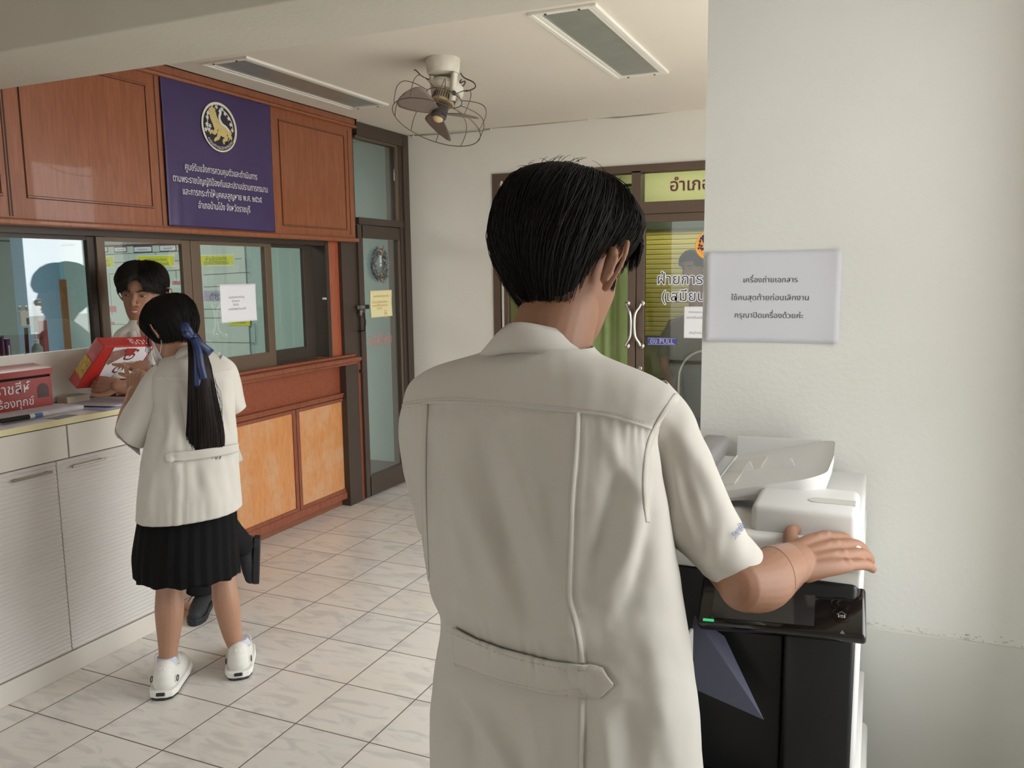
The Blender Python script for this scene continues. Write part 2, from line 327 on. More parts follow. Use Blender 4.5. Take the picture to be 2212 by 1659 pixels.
for px, py in ((14,330),(8,330),(341,330),(352,330)): yy = P(px,py).y; MB().box(FX-0.002,FX+0.0016,yy,yy+0.005,zb+0.03,zc).build('panel_groove', w_groove, fas)
yy = P(753,380).y; MB().box(FX-0.002,FX+0.0016,yy,yy+0.004,zb+0.04,P(753,283).z).build('panel_groove', w_groove, fas)
# ================================================================ sliding windows
m_alu = mat('bronze_aluminium', S(104,86,70), 0.42, metal=0.25, var=0.04, vscale=8)
m_alud = mat('dark_bronze_aluminium', S(62,53,46), 0.45, metal=0.25)
m_black = mat('black_rubber', S(30,26,24), 0.7)  # plain black of handles, caps, soles and small fittings
g_win = glass('window_glass', (0.95,0.98,0.975,1), 2.2)
WX = 0.07
W = lambda x, y: on_x(x, y, WX)
zt = zb+0.01; zs = W(600,790).z; yJ = W(704,640).y
win = struct(empty('window_1', (WX,-1.5,zs)))
win['label'] = 'four pane bronze sliding window above the counter'
b = MB(); zt0 = W(640,533).z; b.box(0.0,WX+0.03,-5,yJ,zt0+0.012,zt+0.02).box(0.0,WX+0.03,-5,yJ,zs-0.02,zs).box(0.0,WX+0.034,yJ-0.035,yJ,zs,zt); b.build('window_frame', m_alud, win)
def sash(xf, y0, y1, stl, str_, z0, z1, rail_b=0.055, rail_t=0.03, ms=m_alu):
    b = MB(); b.box(xf-0.026,xf,y0,y0+stl,z0,z1,bev=0.003).box(xf-0.026,xf,y1-str_,y1,z0,z1,bev=0.003).box(xf-0.024,xf-0.002,y0+stl,y1-str_,z0,z0+rail_b).box(xf-0.024,xf-0.002,y0+stl,y1-str_,z1-rail_t,z1)
    s = b.build('sash', ms, win); MB().box(xf-0.016,xf-0.012,y0+stl-0.004,y1-str_+0.004,z0+rail_b-0.004,z1-rail_t+0.004).build('glass_pane', g_win, s); return s
yv = lambda px, py=640: W(px, py).y
ztp = zt0+0.012
sash(WX, yv(-420), yv(221), 0.05, yv(221)-yv(197), zs+0.002, ztp, 0.06, 0.018, m_alud)
sash(WX+0.012, yv(213), yv(413.5), yv(231)-yv(213), yv(413.5)-yv(396), zs+0.002, ztp, 0.085, 0.02)
sash(WX+0.010, yv(415), yv(588), yv(436)-yv(415), yv(588)-yv(574), zs+0.002, ztp, 0.085, 0.02)
sash(WX-0.018, yv(580), yv(684), 0.02, yv(684)-yv(664), zs+0.002, ztp, 0.085, 0.02, m_alud)
b = MB(); b.tube([(WX+0.012,yv(694),W(696,645).z),(WX+0.034,yv(694),W(696,645).z)],0.0065,12); b.build('window_stop', mat('white_plastic_stop',S(224,222,216),0.4), win)
# ================================================================ wooden counter front below the windows
w_lo = wood('counter_red_wood', S(128,64,42), S(152,80,52), 0.4, (0.8,5,5))
w_fr = wood('counter_frame_wood', S(124,66,46), S(148,84,58), 0.42, (4,4,0.7))
w_or = wood('worn_orange_veneer', S(196,130,76), S(214,150,94), 0.45, (5,5,0.8), 0.55, S(206,168,134))
w_base = wood('counter_base_wood', S(122,72,48), S(142,86,58), 0.5, (4,0.6,4))
BX = 0.06
Q = lambda x, y: on_x(x, y, BX)
CY_ = -2.165
cnt = thing('service_counter', 'wooden service counter front with orange veneered doors below the windows', 'counter', (BX,-1.5,0))
yE = Q(752,950).y
MB().box(-0.02,BX,CY_,yE+0.01,0.10,1.0).build('counter_body', w_lo, cnt)
zl = on_x(783,768,0.16)
b = MB(); b.box(-0.03,0.16,CY_,zl.y,zl.z-0.035,zl.z-0.004,bev=0.014).box(0.02,0.13,CY_,zl.y-0.03,zl.z-0.004,zl.z+0.014,bev=0.005)
b.box(0.03,0.135,CY_,zl.y-0.02,zl.z-0.052,zl.z-0.034,bev=0.006); b.build('ledge', w_fr, cnt)
b = MB(); z2 = Q(752,851).z; b.box(0.03,BX+0.022,CY_,yE+0.015,z2-0.012,z2+0.014,bev=0.006).box(0.03,BX+0.03,CY_,yE+0.012,z2+0.010,z2+0.02,bev=0.004)
z3 = Q(757,1062).z; b.box(0.03,BX+0.024,CY_,yE+0.018,z3-0.03,z3+0.02,bev=0.010); b.build('dado_moulding', w_fr, cnt)
MB().box(0.0,0.042,CY_,yE+0.005,0,0.12).build('kick_board', w_base, cnt)
zA, zB = Q(752,860).z, Q(758,1050).z
def cdoor(y0, y1):
    b = MB(); s = 0.028; b.box(BX,BX+0.016,y0,y0+s,zB-0.02,zA+0.012,bev=0.004).box(BX,BX+0.016,y1-s,y1,zB-0.02,zA+0.012,bev=0.004).box(BX,BX+0.016,y0+s,y1-s,zA-0.01,zA+0.012,bev=0.004).box(BX,BX+0.016,y0+s,y1-s,zB-0.02,zB+0.004,bev=0.004)
    d = b.build('door_frame', w_fr, cnt); MB().box(BX,BX+0.006,y0+s-0.002,y1-s+0.002,zB,zA-0.008).build('door_veneer', w_or, d)
yd = [Q(640,990).y, Q(758,990).y]; wd = yd[1]-yd[0]
cdoor(yd[0]+0.003, yd[1]); cdoor(yd[0]-wd-0.003, yd[0]-0.003); cdoor(CY_+0.01, yd[0]-wd-0.009)
b = MB(); yp0, yp1 = Q(756,950).y, Q(768,950).y+0.01; b.box(0.0,0.10,yp0,yp1,0,zl.z-0.03,bev=0.006); b.box(0.10,0.112,yp1-0.022,yp1+0.004,0.004,zl.z-0.04,bev=0.003); b.build('end_post', wood('end_post_wood', S(112,52,34), S(140,74,52), 0.42, (4,4,0.7)), cnt)
y5, y6 = on_x(708,640,0.08).y, on_x(738,640,0.08).y
MB().box(0.0,0.085,y5,y6,zl.z,zb+0.01,bev=0.003).build('window_post', wood('post_red_wood', S(150,76,50), S(172,92,62), 0.4, (5,5,0.5)), cnt)
# ================================================================ teal glass door in the left wall
D = lambda x, y: on_x(x, y, XL)
m_brn = mat('brown_door_aluminium', S(74,62,54), 0.45, metal=0.2, var=0.05, vscale=6)
dr = struct(empty('door_1', (XL,0,0))); dr['label'] = 'narrow brown framed glass door beside the wooden counter'
yj0, yj1 = on_x(738,640,0.10).y, on_x(770,640,0.10).y+0.008; yr0, yr1 = D(866,640).y, YB-0.004
ztr = D(768,475).z; zdr = D(775,513).z
b = MB(); b.box(0.02,XL-0.02,yj0,yj1,0,H-0.005).box(0.02,XL+0.012,yr1-0.075,yr1,0,H-0.005).box(0.02,XL,yr0+0.022,yr1-0.075,0,H-0.03).box(0.02,XL+0.012,yj1,yr1-0.07,H-0.085,H-0.005).box(0.02,XL+0.006,yj1,yr1-0.07,ztr-0.025,ztr+0.02)
b.build('door_frame', m_brn, dr)
b = MB(); b.box(XL-0.018,XL-0.004,yr0-0.004,yr0+0.024,ztr+0.015,H-0.09).box(XL-0.02,XL-0.002,yj1+0.0,yr0,H-0.10,H-0.08); b.build('glazing_bead', m_alu, dr)
MB().box(XL-0.035,XL-0.03,yj1-0.01,yr0+0.01,ztr,H-0.08).build('transom_glass', g_win, dr)
zg0 = D(785,1037).z; zg1 = D(770,513).z
b = MB(); b.box(XL-0.04,XL-0.004,yj1-0.006,yj1+0.05,0.012,ztr-0.03).box(XL-0.04,XL-0.004,yr0-0.002,yr0+0.022,0.012,ztr-0.03).box(XL-0.04,XL-0.004,yj1+0.04,yr0,zg1,ztr-0.03).box(XL-0.04,XL-0.004,yj1+0.04,yr0,0.012,zg0)
leaf = b.build('door_leaf', m_brn, dr)
MB().box(XL-0.024,XL-0.02,yj1+0.03,yr0,zg0-0.01,zg1+0.01).build('glass_pane', g_win, leaf)
MB().box(XL-0.006,XL-0.001,yr0-0.014,yr0+0.006,zg0,zg1).build('glazing_bead', m_alu, leaf)
yh = D(776,690).y
b = MB(); h0, h1 = D(777,675).z, D(777,716).z; b.tube([(XL-0.01,yh,h0),(XL+0.03,yh+0.012,h0-0.006),(XL+0.034,yh+0.02,(h0+h1)/2),(XL+0.03,yh+0.012,h1+0.006),(XL-0.01,yh,h1)],0.006,10); b.build('pull_handle', m_black, dr, smooth=True)
b = MB(); yk, zk = D(780,802).y, D(780,802).z; b.tube([(XL-0.008,yh,zk),(XL+0.012,yh,zk)],0.009,14); b.build('lock_cylinder', m_alud, dr, smooth='auto')
# hasp and padlock
m_steel = mat('worn_steel', S(150,146,140), 0.35, metal=0.85, var=0.1, vscale=40)
zh = D(775,664).z
lk = thing('padlock', 'small steel padlock hanging on the hasp of the teal glass door', 'lock', (XL,yh,zh))
b = MB(); b.box(XL+0.004,XL+0.024,yh-0.012,yh+0.012,zh-0.055,zh-0.018,bev=0.004); b.build('lock_body', m_steel, lk)
b = MB(); b.tube([(XL+0.014,yh-0.008,zh-0.02),(XL+0.014,yh-0.008,zh+0.002),(XL+0.014,yh,zh+0.010),(XL+0.014,yh+0.008,zh+0.002),(XL+0.014,yh+0.008,zh-0.02)],0.003,8); b.build('shackle', m_steel, lk, smooth=True)
b = MB(); b.box(XL-0.004,XL+0.010,yh-0.02,yh+0.03,zh-0.012,zh+0.012,bev=0.002).box(XL-0.004,XL+0.005,yh+0.03,D(794,665).y,zh-0.011,zh+0.011,bev=0.001).box(XL-0.004,XL+0.012,D(789,665).y,D(795,665).y,zh-0.014,zh+0.014,1,0.002)
tag(b.build('door_hasp', [m_steel, m_black]), 'steel hasp bolted across the edge of the teal glass door', 'hasp')
# ================================================================ purple banner
m_ban = mat('purple_vinyl', S(63,48,92), 0.38, bump=0.1, bscale=9, var=0.05, vscale=3)
m_wht = mat('white_print', S(226,224,226), 0.5)
m_gold = mat('gold_print', S(206,186,122), 0.5, var=0.12, vscale=30); m_cream = mat('cream_print', S(232,226,206), 0.5); m_ink = mat('dark_print', S(36,30,40), 0.5)
FB = FX+0.008
pTL, pTR, pBL, pBR = [on_x(x,y,FB) for x,y in ((345,160),(583,226),(365,488),(595,502))]
bc = (pTL+pTR+pBL+pBR)/4
ban = thing('banner', 'purple vinyl banner with a round emblem and four lines of white writing', 'banner', bc)
def bpt(u, v):
    a = pBL.lerp(pBR,u); c = pTL.lerp(pTR,u); p = a.lerp(c,v)
    edge = min(u,1-u,v,1-v); wob = 0.0035*math.sin(u*9+v*4)*math.exp(-edge*5)+0.0025*noise.noise((u*5,v*5,1.3))+0.006*math.exp(-((u-.08-v*.02)/.03)**2)*max(0,.45-v)*1.2+0.004*math.exp(-((u-.9)/.025)**2)*max(0,.3-v)*2
    return (p.x+0.001+max(-.002,wob), p.y, p.z)
b = MB(); b.grid(bpt, 61, 61); o = b.build('banner_sheet', m_ban, ban, smooth=True); sm = o.modifiers.new('s','SOLIDIFY'); sm.thickness = 0.0012
yd_, zd_ = Vector((0,1,0)), Vector((0,0,1))
BXF = FB+0.0085
def bline(txt, x, y, width):
    c = on_x(x, y, BXF); return frame(c, yd_, zd_, (1,0,0)), txt, width
b = MB()
for txt, xl, yl, xr, yr in (('ศูนย์รับแจ้งการควบคุมตัวและดำเนินการ',399,362,556,386),('ตามพระราชบัญญัติป้องกันและปราบปรามการทรมาน',373,386,579,414),('และการกระทำให้บุคคลสูญหาย พ.ศ. ๒๕๖๕',394,415,566,435),('อำเภอบ้านโป่ง จังหวัดราชบุรี',428,445,541,457)):
    a, c = on_x(xl,yl,BXF), on_x(xr,yr,BXF); mid = (a+c)/2; wdt = c.y-a.y
    vs, fs, wd = text2d(txt, 0.008); sx = wdt/wd; sz = 0.047
    b.add([(BXF, a.y+q[0]*sx, mid.z+q[1]*sz-0.008) for q in vs], fs)
b.build('lettering', m_wht, ban, fix=False)
# emblem: ringed disc with a standing maned lion, scrolling tail, foliage and a curved name band
ec = on_x(474,275,BXF-0.002); eR = (on_x(437,275,BXF).y-on_x(512,275,BXF).y); eR = abs(eR)/2; eRz = abs(on_x(472,222,BXF).z-on_x(478,329,BXF).z)/2
EM = lambda u, v, d=0.0: (BXF-0.002+d, ec.y+u*eR, ec.z+v*eRz)
def disc(mb, r, d, mi, n=64, r0=0.0):
    if r0 == 0: mb.add([EM(r*math.cos(2*math.pi*k/n), r*math.sin(2*math.pi*k/n), d) for k in range(n)], [tuple(range(n))], mi)
    else:
        mb.add([EM(q*math.cos(2*math.pi*k/n), q*math.sin(2*math.pi*k/n), d) for q in (r0,r) for k in range(n)], [(k,(k+1)%n,n+(k+1)%n,n+k) for k in range(n)], mi)
def stroke2(mb, pts, wds, d, mi, EMf=EM):
    L = []; Rr = []
    for i, p in enumerate(pts):
        q = pts[min(i+1,len(pts)-1)]; r = pts[max(i-1,0)]; t = Vector((q[0]-r[0],q[1]-r[1])).normalized(); nrm = Vector((-t.y,t.x)); wv = wds[i] if hasattr(wds,'__len__') else wds
        L.append((p[0]+nrm.x*wv,p[1]+nrm.y*wv)); Rr.append((p[0]-nrm.x*wv,p[1]-nrm.y*wv))
    n = len(pts); mb.add([EMf(*p,d) for p in L]+[EMf(*p,d) for p in Rr], [(i,i+1,n+i+1,n+i) for i in range(n-1)], mi)
def smoothpts(ctrl, n=24):
    out = []
    for i in range(len(ctrl)-1):
        p0 = ctrl[max(i-1,0)]; p1 = ctrl[i]; p2 = ctrl[i+1]; p3 = ctrl[min(i+2,len(ctrl)-1)]
        m = max(2, n//(len(ctrl)-1))
        for k in range(m):
            t = k/m; out.append(tuple(0.5*((2*b1)+(-a+c)*t+(2*a-5*b1+4*c-d)*t*t+(-a+3*b1-3*c+d)*t**3) for a,b1,c,d in zip(p0,p1,p2,p3)))
    out.append(tuple(ctrl[-1])); return out
def lion(mb, EMf, mb_gold, mb_cream):
    stroke2(mb, smoothpts([(-.38,.62),(-.30,.34),(-.10,.06),(.14,-.10),(.40,-.16),(.52,-.30)]), [.14,.19]+[.20]*5+[.24]*4+[.25]*5+[.22]*20, .0010, mb_gold, EMf)
    stroke2(mb, smoothpts([(-.50,.58),(-.36,.66),(-.22,.60)],12), .10, .0012, mb_gold, EMf)
    for leg in ([(-.14,-.02),(-.30,-.26),(-.46,-.22),(-.56,-.34)],[(-.02,-.14),(-.10,-.42),(-.26,-.52),(-.34,-.60)],[(.46,-.2),(.62,-.36),(.50,-.56),(.58,-.66)],[(.34,-.24),(.36,-.42),(.20,-.52),(.22,-.66)]):
        stroke2(mb, smoothpts(leg,18), [.11-.004*i for i in range(40)], .0011, mb_gold, EMf)
    stroke2(mb, smoothpts([(.52,-.08),(.40,.06),(.16,.16),(.02,.38),(.10,.62),(.02,.70)]), [.03+.0022*i for i in range(40)], .0012, mb_cream, EMf)
    for cx_, cy_ in ((-.66,.30),(-.70,.02),(-.54,-.02),(-.60,-.18),(-.60,.48),(.36,.60),(.56,.44),(.66,.20),(.20,.76),(-.12,.80),(.74,-.02),(-.78,-.2)):
        for k in range(5):
            a = k*1.2566+cx_*3; stroke2(mb, [(cx_,cy_),(cx_+.05*math.cos(a),cy_+.05*math.sin(a)),(cx_+.10*math.cos(a),cy_+.10*math.sin(a))], [.015,.03,.006], .0009, mb_cream, EMf)
    stroke2(mb, smoothpts([(-.70,-.2),(-.66,.1),(-.62,.5),(-.3,.84)]), .018, .0008, mb_cream, EMf); stroke2(mb, smoothpts([(.1,.8),(.5,.58),(.72,.3),(.78,.0)]), .018, .0008, mb_cream, EMf)
b = MB(); disc(b,1.0,.0,0); disc(b,.90,.0004,1); lion(b, EM, 2, 3)
n = 24; arc = [math.radians(214+112*k/n) for k in range(n+1)]
b.add([EM(r*math.cos(a), r*math.sin(a), .0016) for r in (.70,.97) for a in arc], [(k,k+1,n+2+k,n+1+k) for k in range(n)], 1)
disc(b,1.0,.0018,0,64,.94)
txt = 'กรมการปกครอง'; vs, fs, wd = text2d(txt, 0.015)
for i in range(len(vs)):
    pass
def arcpt(q):
    a = math.radians(216)+math.radians(108)*q[0]/wd; r = .92-(0.02+q[1]*.20) ; return EM(r*math.cos(a), r*math.sin(a), .0020)
b.add([arcpt(q) for q in vs], fs, 3)
b.build('emblem', [m_cream, m_ink, m_gold, m_wht], ban, fix=False)
# ================================================================ recessed ceiling lights, switched off
m_trim = mat('white_enamel', S(226,222,212), 0.4)
m_lens = mat('grey_mirrored_louvre', S(150,152,144), 0.30, metal=0.25, bump=0.12, bscale=30, var=0.12, vscale=9)
def clight(x0, x1, y0, y1, label):
    t = thing('recessed_ceiling_light', label, 'ceiling light', ((x0+x1)/2,(y0+y1)/2,H), 'recessed ceiling lights')
    b = MB(); z = H
    for a0,a1,c0,c1 in ((x0,x0+0.022,y0,y1),(x1-0.022,x1,y0,y1)): b.box(a0,a1,c0,c1,z-0.012,z+0.004,bev=0.003)
    for a0,a1,c0,c1 in ((x0+0.02,x1-0.02,y0,y0+0.028),(x0+0.02,x1-0.02,y1-0.028,y1)): b.box(a0,a1,c0,c1,z-0.010,z+0.004,bev=0.002)
    b.box(x0+0.022,x0+0.04,y0+0.02,y1-0.02,z-0.008,z+0.02).box(x1-0.040,x1-0.022,y0+0.02,y1-0.02,z-0.008,z+0.02); b.build('trim_frame', m_trim, t)
    MB().box(x0+0.038,x1-0.038,y0+0.026,y1-0.026,z-0.003,z+0.01).build('louvre_panel', m_lens, t)
    for yy in (y0+0.013,y1-0.013):
        for xx in (x0+0.07,x1-0.07): MB().lathe([(0.005,-0.003),(0.005,0.0)],12,Matrix.Translation((xx,yy,z-0.011))).build('screw', m_alud, t)
clight(0.345,0.620,-1.75,-0.555,'ceiling light with a grey louvre above the purple banner')
clight(2.000,2.275,-1.77,-0.60,'ceiling light with a grey louvre on the far side of the fan from the banner')
# ================================================================ orbit fan
m_fw = mat('aged_white_fan_paint', S(214,208,194), 0.4, var=0.08, vscale=25)
m_bl = mat('dusty_grey_blade', S(120,106,96), 0.5, var=0.06, vscale=20); m_hub = mat('dark_fan_hub', S(74,66,66), 0.45); m_mot = mat('beige_motor_housing', S(198,176,140), 0.5, var=0.12, vscale=40)
m_wire = mat('brown_fan_wire', S(104,94,82), 0.4, metal=0.5); m_cap = mat('cream_fan_cap', S(212,186,140), 0.4)
fcx, fcy = 1.385, -1.31
fan = thing('ceiling_orbit_fan', 'old white ceiling fan with grey blades in a wire cage', 'fan', (fcx,fcy,H))
T = Matrix.Translation((fcx,fcy,H))
fp = lambda x, y: on_plane(x, y, Vector((fcx,fcy,2.3)), Vector((math.sin(CAM_YAW),-math.cos(CAM_YAW),0)))
fr = Vector((math.cos(CAM_YAW), math.sin(CAM_YAW), 0)); fo = Vector((math.sin(CAM_YAW), -math.cos(CAM_YAW), 0))   # right and towards the room
ctr = fp(957,128); zy = fp(957,205).z
b = MB(); base_r = abs((fp(995,140)-fp(920,140)).dot(fr))/2
zb_ = fp(957,158).z; b.lathe([(base_r*.98,0),(base_r,-0.006),(base_r*.97,zb_-H+0.02),(base_r*.90,zb_-H-0.004),(base_r*.5,zb_-H-0.01)],40,T); b.build('ceiling_base', m_fw, fan, smooth='auto')
# two arms of the yoke
axp = fp(978,200)
for sgn, xo in ((1,0.055),(-1,-0.052)):
    def arm(u, v, sgn=sgn, xo=xo):
        z = (zb_-0.012)*(1-v)+(zy-0.035)*v; hw = 0.040*(1-v)+0.017*v; a = 2*math.pi*u
        c = Vector((fcx,fcy,z))+fr*(xo*(1-0.25*v)+0.0)+fo*(0.030*sgn)
        return c + fr*(0.016*math.cos(a)) + fo*(hw*math.sin(a))
    b = MB(); b.grid(arm, 16, 12, cu=True); b.build('yoke_arm', m_fw, fan, smooth=True)
b = MB(); c = Vector((fcx,fcy,zy-0.004))+fr*0.052+fo*0.055; b.tube([c-fo*0.02,c+fo*0.012],0.010,14); b.build('pivot_bolt', m_hub, fan, smooth='auto')
# tilted motor, blades and cage
axis = (Vector((0,0,-1))+fr*-0.30+fo*0.30).normalized()     # the way the fan blows
cagec = fp(950,243)
e1 = (fr - axis*fr.dot(axis)).normalized(); e2 = axis.cross(e1)
TF = lambda o: frame(o, e1, e2, axis)
b = MB(); b.lathe([(0.042,-0.17),(0.052,-0.165),(0.054,-0.05),(0.050,-0.045)],36,TF(cagec)); b.build('motor', m_mot, fan, smooth='auto')
b = MB(); b.lathe([(0.058,-0.145),(0.076,-0.140),(0.082,-0.118),(0.072,-0.098),(0.056,-0.095)],40,TF(cagec)); b.build('motor_ring', m_fw, fan, smooth='auto')
b = MB()
for k in range(30):
    a = 2*math.pi*k/30; M = TF(cagec)@Matrix.Rotation(a,4,'Z')@Matrix.Translation((0.054,0,-0.07)); b.obox(M,0.004,0.005,0.03)
b.build('motor_vents', m_hub, fan)
R = 0.212
b = MB(); b.lathe([(0.030,-0.035),(0.034,-0.030),(0.036,0.022),(0.030,0.03)],28,TF(cagec)); b.build('blade_hub', m_hub, fan, smooth='auto')
b = MB(); b.lathe([(0.026,0.028),(0.025,0.036),(0.016,0.044),(0.004,0.047)],24,TF(cagec)); b.build('hub_cap', m_cap, fan, smooth=True)
for k in range(3):
    a0 = math.radians(138+120*k)
    def blade(u, v, a0=a0):
        r = 0.026+(R*0.93-0.026)*u; wd_ = (0.045+0.105*math.sin(min(1,u*1.05)*math.pi*0.55))*(1 if u < .78 else math.sqrt(max(0.0004,1-((u-.78)/.2203)**2)))
        c = (v-.5)*wd_+0.018*u; return TF(cagec)@Vector((r*math.cos(a0)-c*math.sin(a0), r*math.sin(a0)+c*math.cos(a0), c*0.42+0.004))
    b = MB(); b.grid(blade, 20, 10); o = b.build('blade', m_bl, fan, smooth=True); s_ = o.modifiers.new('s','SOLIDIFY'); s_.thickness = 0.003
b = MB(); circ = lambda r, z, n=48: [TF(cagec)@Vector((r*math.cos(2*math.pi*k/n), r*math.sin(2*math.pi*k/n), z)) for k in range(n)]
b.tube(circ(R,0.055),0.0022,6,closed=True); b.tube(circ(0.085,-0.075),0.0022,6,closed=True)
for k in range(10):
    a = 2*math.pi*k/10+.2; pts = [(0.085,-0.075),(0.15,-0.078),(0.20,-0.066),(0.222,-0.03),(0.220,0.02),(R,0.055)]
    b.tube([TF(cagec)@Vector((r*math.cos(a), r*math.sin(a), z)) for r,z in smoothpts(pts,20)],0.0019,6)
b.tube(circ(R*1.04,-0.02),0.0015,6,closed=True) if False else None
b.build('wire_cage', m_wire, fan, smooth=True)
LEAD = mat('black_lead',S(46,42,38),0.5)
for off in (0,0.008):
    b = MB(); b.tube([fp(x,y)+fo*(-0.03+off) for x,y in smoothpts([(994,155),(1002,165),(1022,175),(1026,186),(1008,194),(990,190)],30)],0.0022,6); b.build('power_lead', LEAD, fan, smooth=True)
b = MB(); b.tube([fp(x,y)-fo*0.02 for x,y in smoothpts([(927,170),(910,162),(898,150),(893,149)],12)],0.0025,6); b.build('power_lead', LEAD, fan, smooth=True); b = MB()
b.tube([fp(x,y)-fo*0.03 for x,y in smoothpts([(996,168),(992,176),(1004,172),(1000,182),(991,180)],16)],0.0028,6)
b.build('knotted_lead', LEAD, fan, smooth=True)
# wire along the wall top
b = MB(); pts = [on_y(x,y,YB-0.004) for x,y in ((885,293),(960,290),(1040,283),(1068,276),(1130,272),(1190,266),(1268,258),(1275,256),(1340,254),(1400,248),(1450,241),(1495,234),(1500,232),(1530,233))]
pts += [on_y(1700,226,YB-0.004)]
b.tube(pts,0.0032,8); o = tag(b.build('wall_cable', mat('grey_cable',S(168,160,146),0.6), smooth=True), 'thin grey cable clipped along the top of the back wall', 'cable')
for x,y in ((893,294),(1061,278),(1273,257),(1498,234)):
    p = on_y(x,y,YB-0.004); MB().box(p.x-0.006,p.x+0.006,YB-0.011,YB-0.0005,p.z-0.011,p.z+0.006,bev=0.002).build('cable_clip', m_trim, o)
# ================================================================ brown double door to the finance office
m_b2 = mat('brown_double_door_aluminium', S(96,78,66), 0.42, metal=0.2, var=0.05, vscale=5)
g_door = glass('double_door_glass', (0.93,0.95,0.90,1), 0.5)
d2 = struct(empty('door_2', ((DX0+DX1)/2,YB,0))); d2['label'] = 'brown framed double glass door with chrome handles'
Dq = lambda x, y: on_y(x, y, YB)
XC = Dq(1372,800).x; zT0 = Dq(1385,437).z; zT1 = Dq(1385,374).z; zD = Dq(1385,470).z; zG = Dq(1395,480).z
b = MB(); f0, f1 = YB-0.012, YB+0.09
b.box(DX0,DX0+0.052,f0,f1,0,DZ).box(DX1-0.052,DX1,f0,f1,0,DZ).box(DX0+0.05,DX1-0.05,f0,f1,DZ-0.048,DZ).box(DX0+0.05,DX1-0.05,f0,f1,zD+0.022,zT0).box(XC-0.03,XC+0.03,f0,f1,zT0,DZ-0.04)
b.build('door_frame', m_b2, d2)
b = MB(); b.box(DX0+0.062,DX0+0.074,f0+0.002,f0+0.02,0.1,DZ-0.05); b.build('glazing_bead', mat('pale_bead',S(200,196,184),0.5), d2)
for a0,a1 in ((DX0+0.05,XC-0.028),(XC+0.028,DX1-0.05)): MB().box(a0,a1,YB+0.03,YB+0.034,zT0-0.01,DZ-0.04).build('transom_glass', g_door, d2)
def leaf2(a0, a1):
    b = MB(); s = 0.052; y0, y1 = YB, YB+0.045
    b.box(a0,a0+s,y0,y1,0.008,zD+0.018,bev=0.003).box(a1-s,a1,y0,y1,0.008,zD+0.018,bev=0.003).box(a0+s,a1-s,y0,y1,zG,zD+0.018).box(a0+s,a1-s,y0,y1,0.008,0.15)
    l = b.build('door_leaf', m_b2, d2); MB().box(a0+s-0.006,a1-s+0.006,YB+0.018,YB+0.023,0.14,zG+0.008).build('glass_pane', g_door, l); return l
leaf2(DX0+0.055, XC-0.003); leaf2(XC+0.003, DX1-0.055)
m_chr = mat('polished_chrome', S(214,212,206), 0.12, metal=1.0)
for sg, px0 in ((-1,1350),(1,1386)):
    p0 = Dq(px0+(6 if sg<0 else 2),655); p1 = Dq(px0+(5 if sg<0 else 0),747); xx = (p0.x+p1.x)/2; b = MB(); zm = (p0.z+p1.z)/2; hh = (p0.z-p1.z)/2
    pts = smoothpts([(0,1.0,-0.004),(0,1.0,0.03),(sg*-0.006,.85,0.046),(sg*-0.034,.45,0.052),(sg*-0.034,-.45,0.052),(sg*-0.006,-.85,0.046),(0,-1.0,0.03),(0,-1.0,-0.004)],42)
    b.tube([(xx-a*-1, YB-d, zm+c*hh) for a,c,d in pts],0.0095,14); b.lathe([(0.018,0),(0.018,0.006),(0.012,0.008)],20,frame((xx,YB,zm+hh),(1,0,0),(0,0,1),(0,-1,0))).lathe([(0.018,0),(0.018,0.006),(0.012,0.008)],20,frame((xx,YB,zm-hh),(1,0,0),(0,0,1),(0,-1,0)))
    b.build('pull_handle', m_chr, d2, smooth=True)
pl = Dq(1376,795); b = MB(); b.lathe([(0.014,0),(0.014,0.006),(0.011,0.009),(0.006,0.009),(0.005,0.006)],24,frame((pl.x+0.02,YB,pl.z),(1,0,0),(0,0,1),(0,-1,0))); b.build('lock_cylinder', m_chr, d2, smooth='auto')
# door lettering
m_navy = mat('navy_vinyl_letters', S(58,64,88), 0.5); m_wv = mat('white_vinyl_letters', S(240,240,240), 0.5); m_dbr = mat('dark_brown_vinyl', S(62,50,48), 0.5); m_tan = mat('tan_vinyl', S(206,172,132), 0.5)
YG = YB+0.0165
def outlined(mb, txt, x, z, size, y, d1=0.055, d0=0.0, mo=0, mi=1):
    M = frame((x,y,z),(1,0,0),(0,0,1),(0,-1,0))
    for k in range(10): text_into(mb, txt, M@Matrix.Translation((d1*size*math.cos(k*.6283),d1*size*math.sin(k*.6283),k*0.0001)), size, mo, 0.0, 'l')
    text_into(mb, txt, M, size, mi, d0, 'l', dz=0.0012)
b = MB(); q = on_y(1418,614,YG); outlined(b, 'ฝ่ายการเงิน', q.x, q.z, (on_y(1418,596,YG).z-q.z)/0.56, YG); b.build('lettering', [m_wv, m_navy], d2, fix=False); b = MB(); q2 = on_y(1428,650,YG); outlined(b, '(เสมียนตรา)', q2.x, q2.z, (on_y(1428,632,YG).z-q2.z)/0.56, YG)
b.build('lettering', [m_wv, m_navy], d2, fix=False)
b = MB(); q = on_y(1446,413,YB+0.029); outlined(b, 'อำเภอบ้านโป่ง', q.x, q.z, (on_y(1446,392,YB+0.029).z-q.z)/0.56, YB+0.028, 0.04, 0.0); b.build('transom_lettering', [m_tan, m_dbr], d2, fix=False)
ce = on_y(1533,530,YG); er = 0.091
EM2 = lambda u, v, d=0.0: (ce.x+u*er, YG-d, ce.z+v*er)
b = MB(); n = 64; b.add([EM2(math.cos(2*math.pi*k/n),math.sin(2*math.pi*k/n)) for k in range(n)],[tuple(range(n))],0)
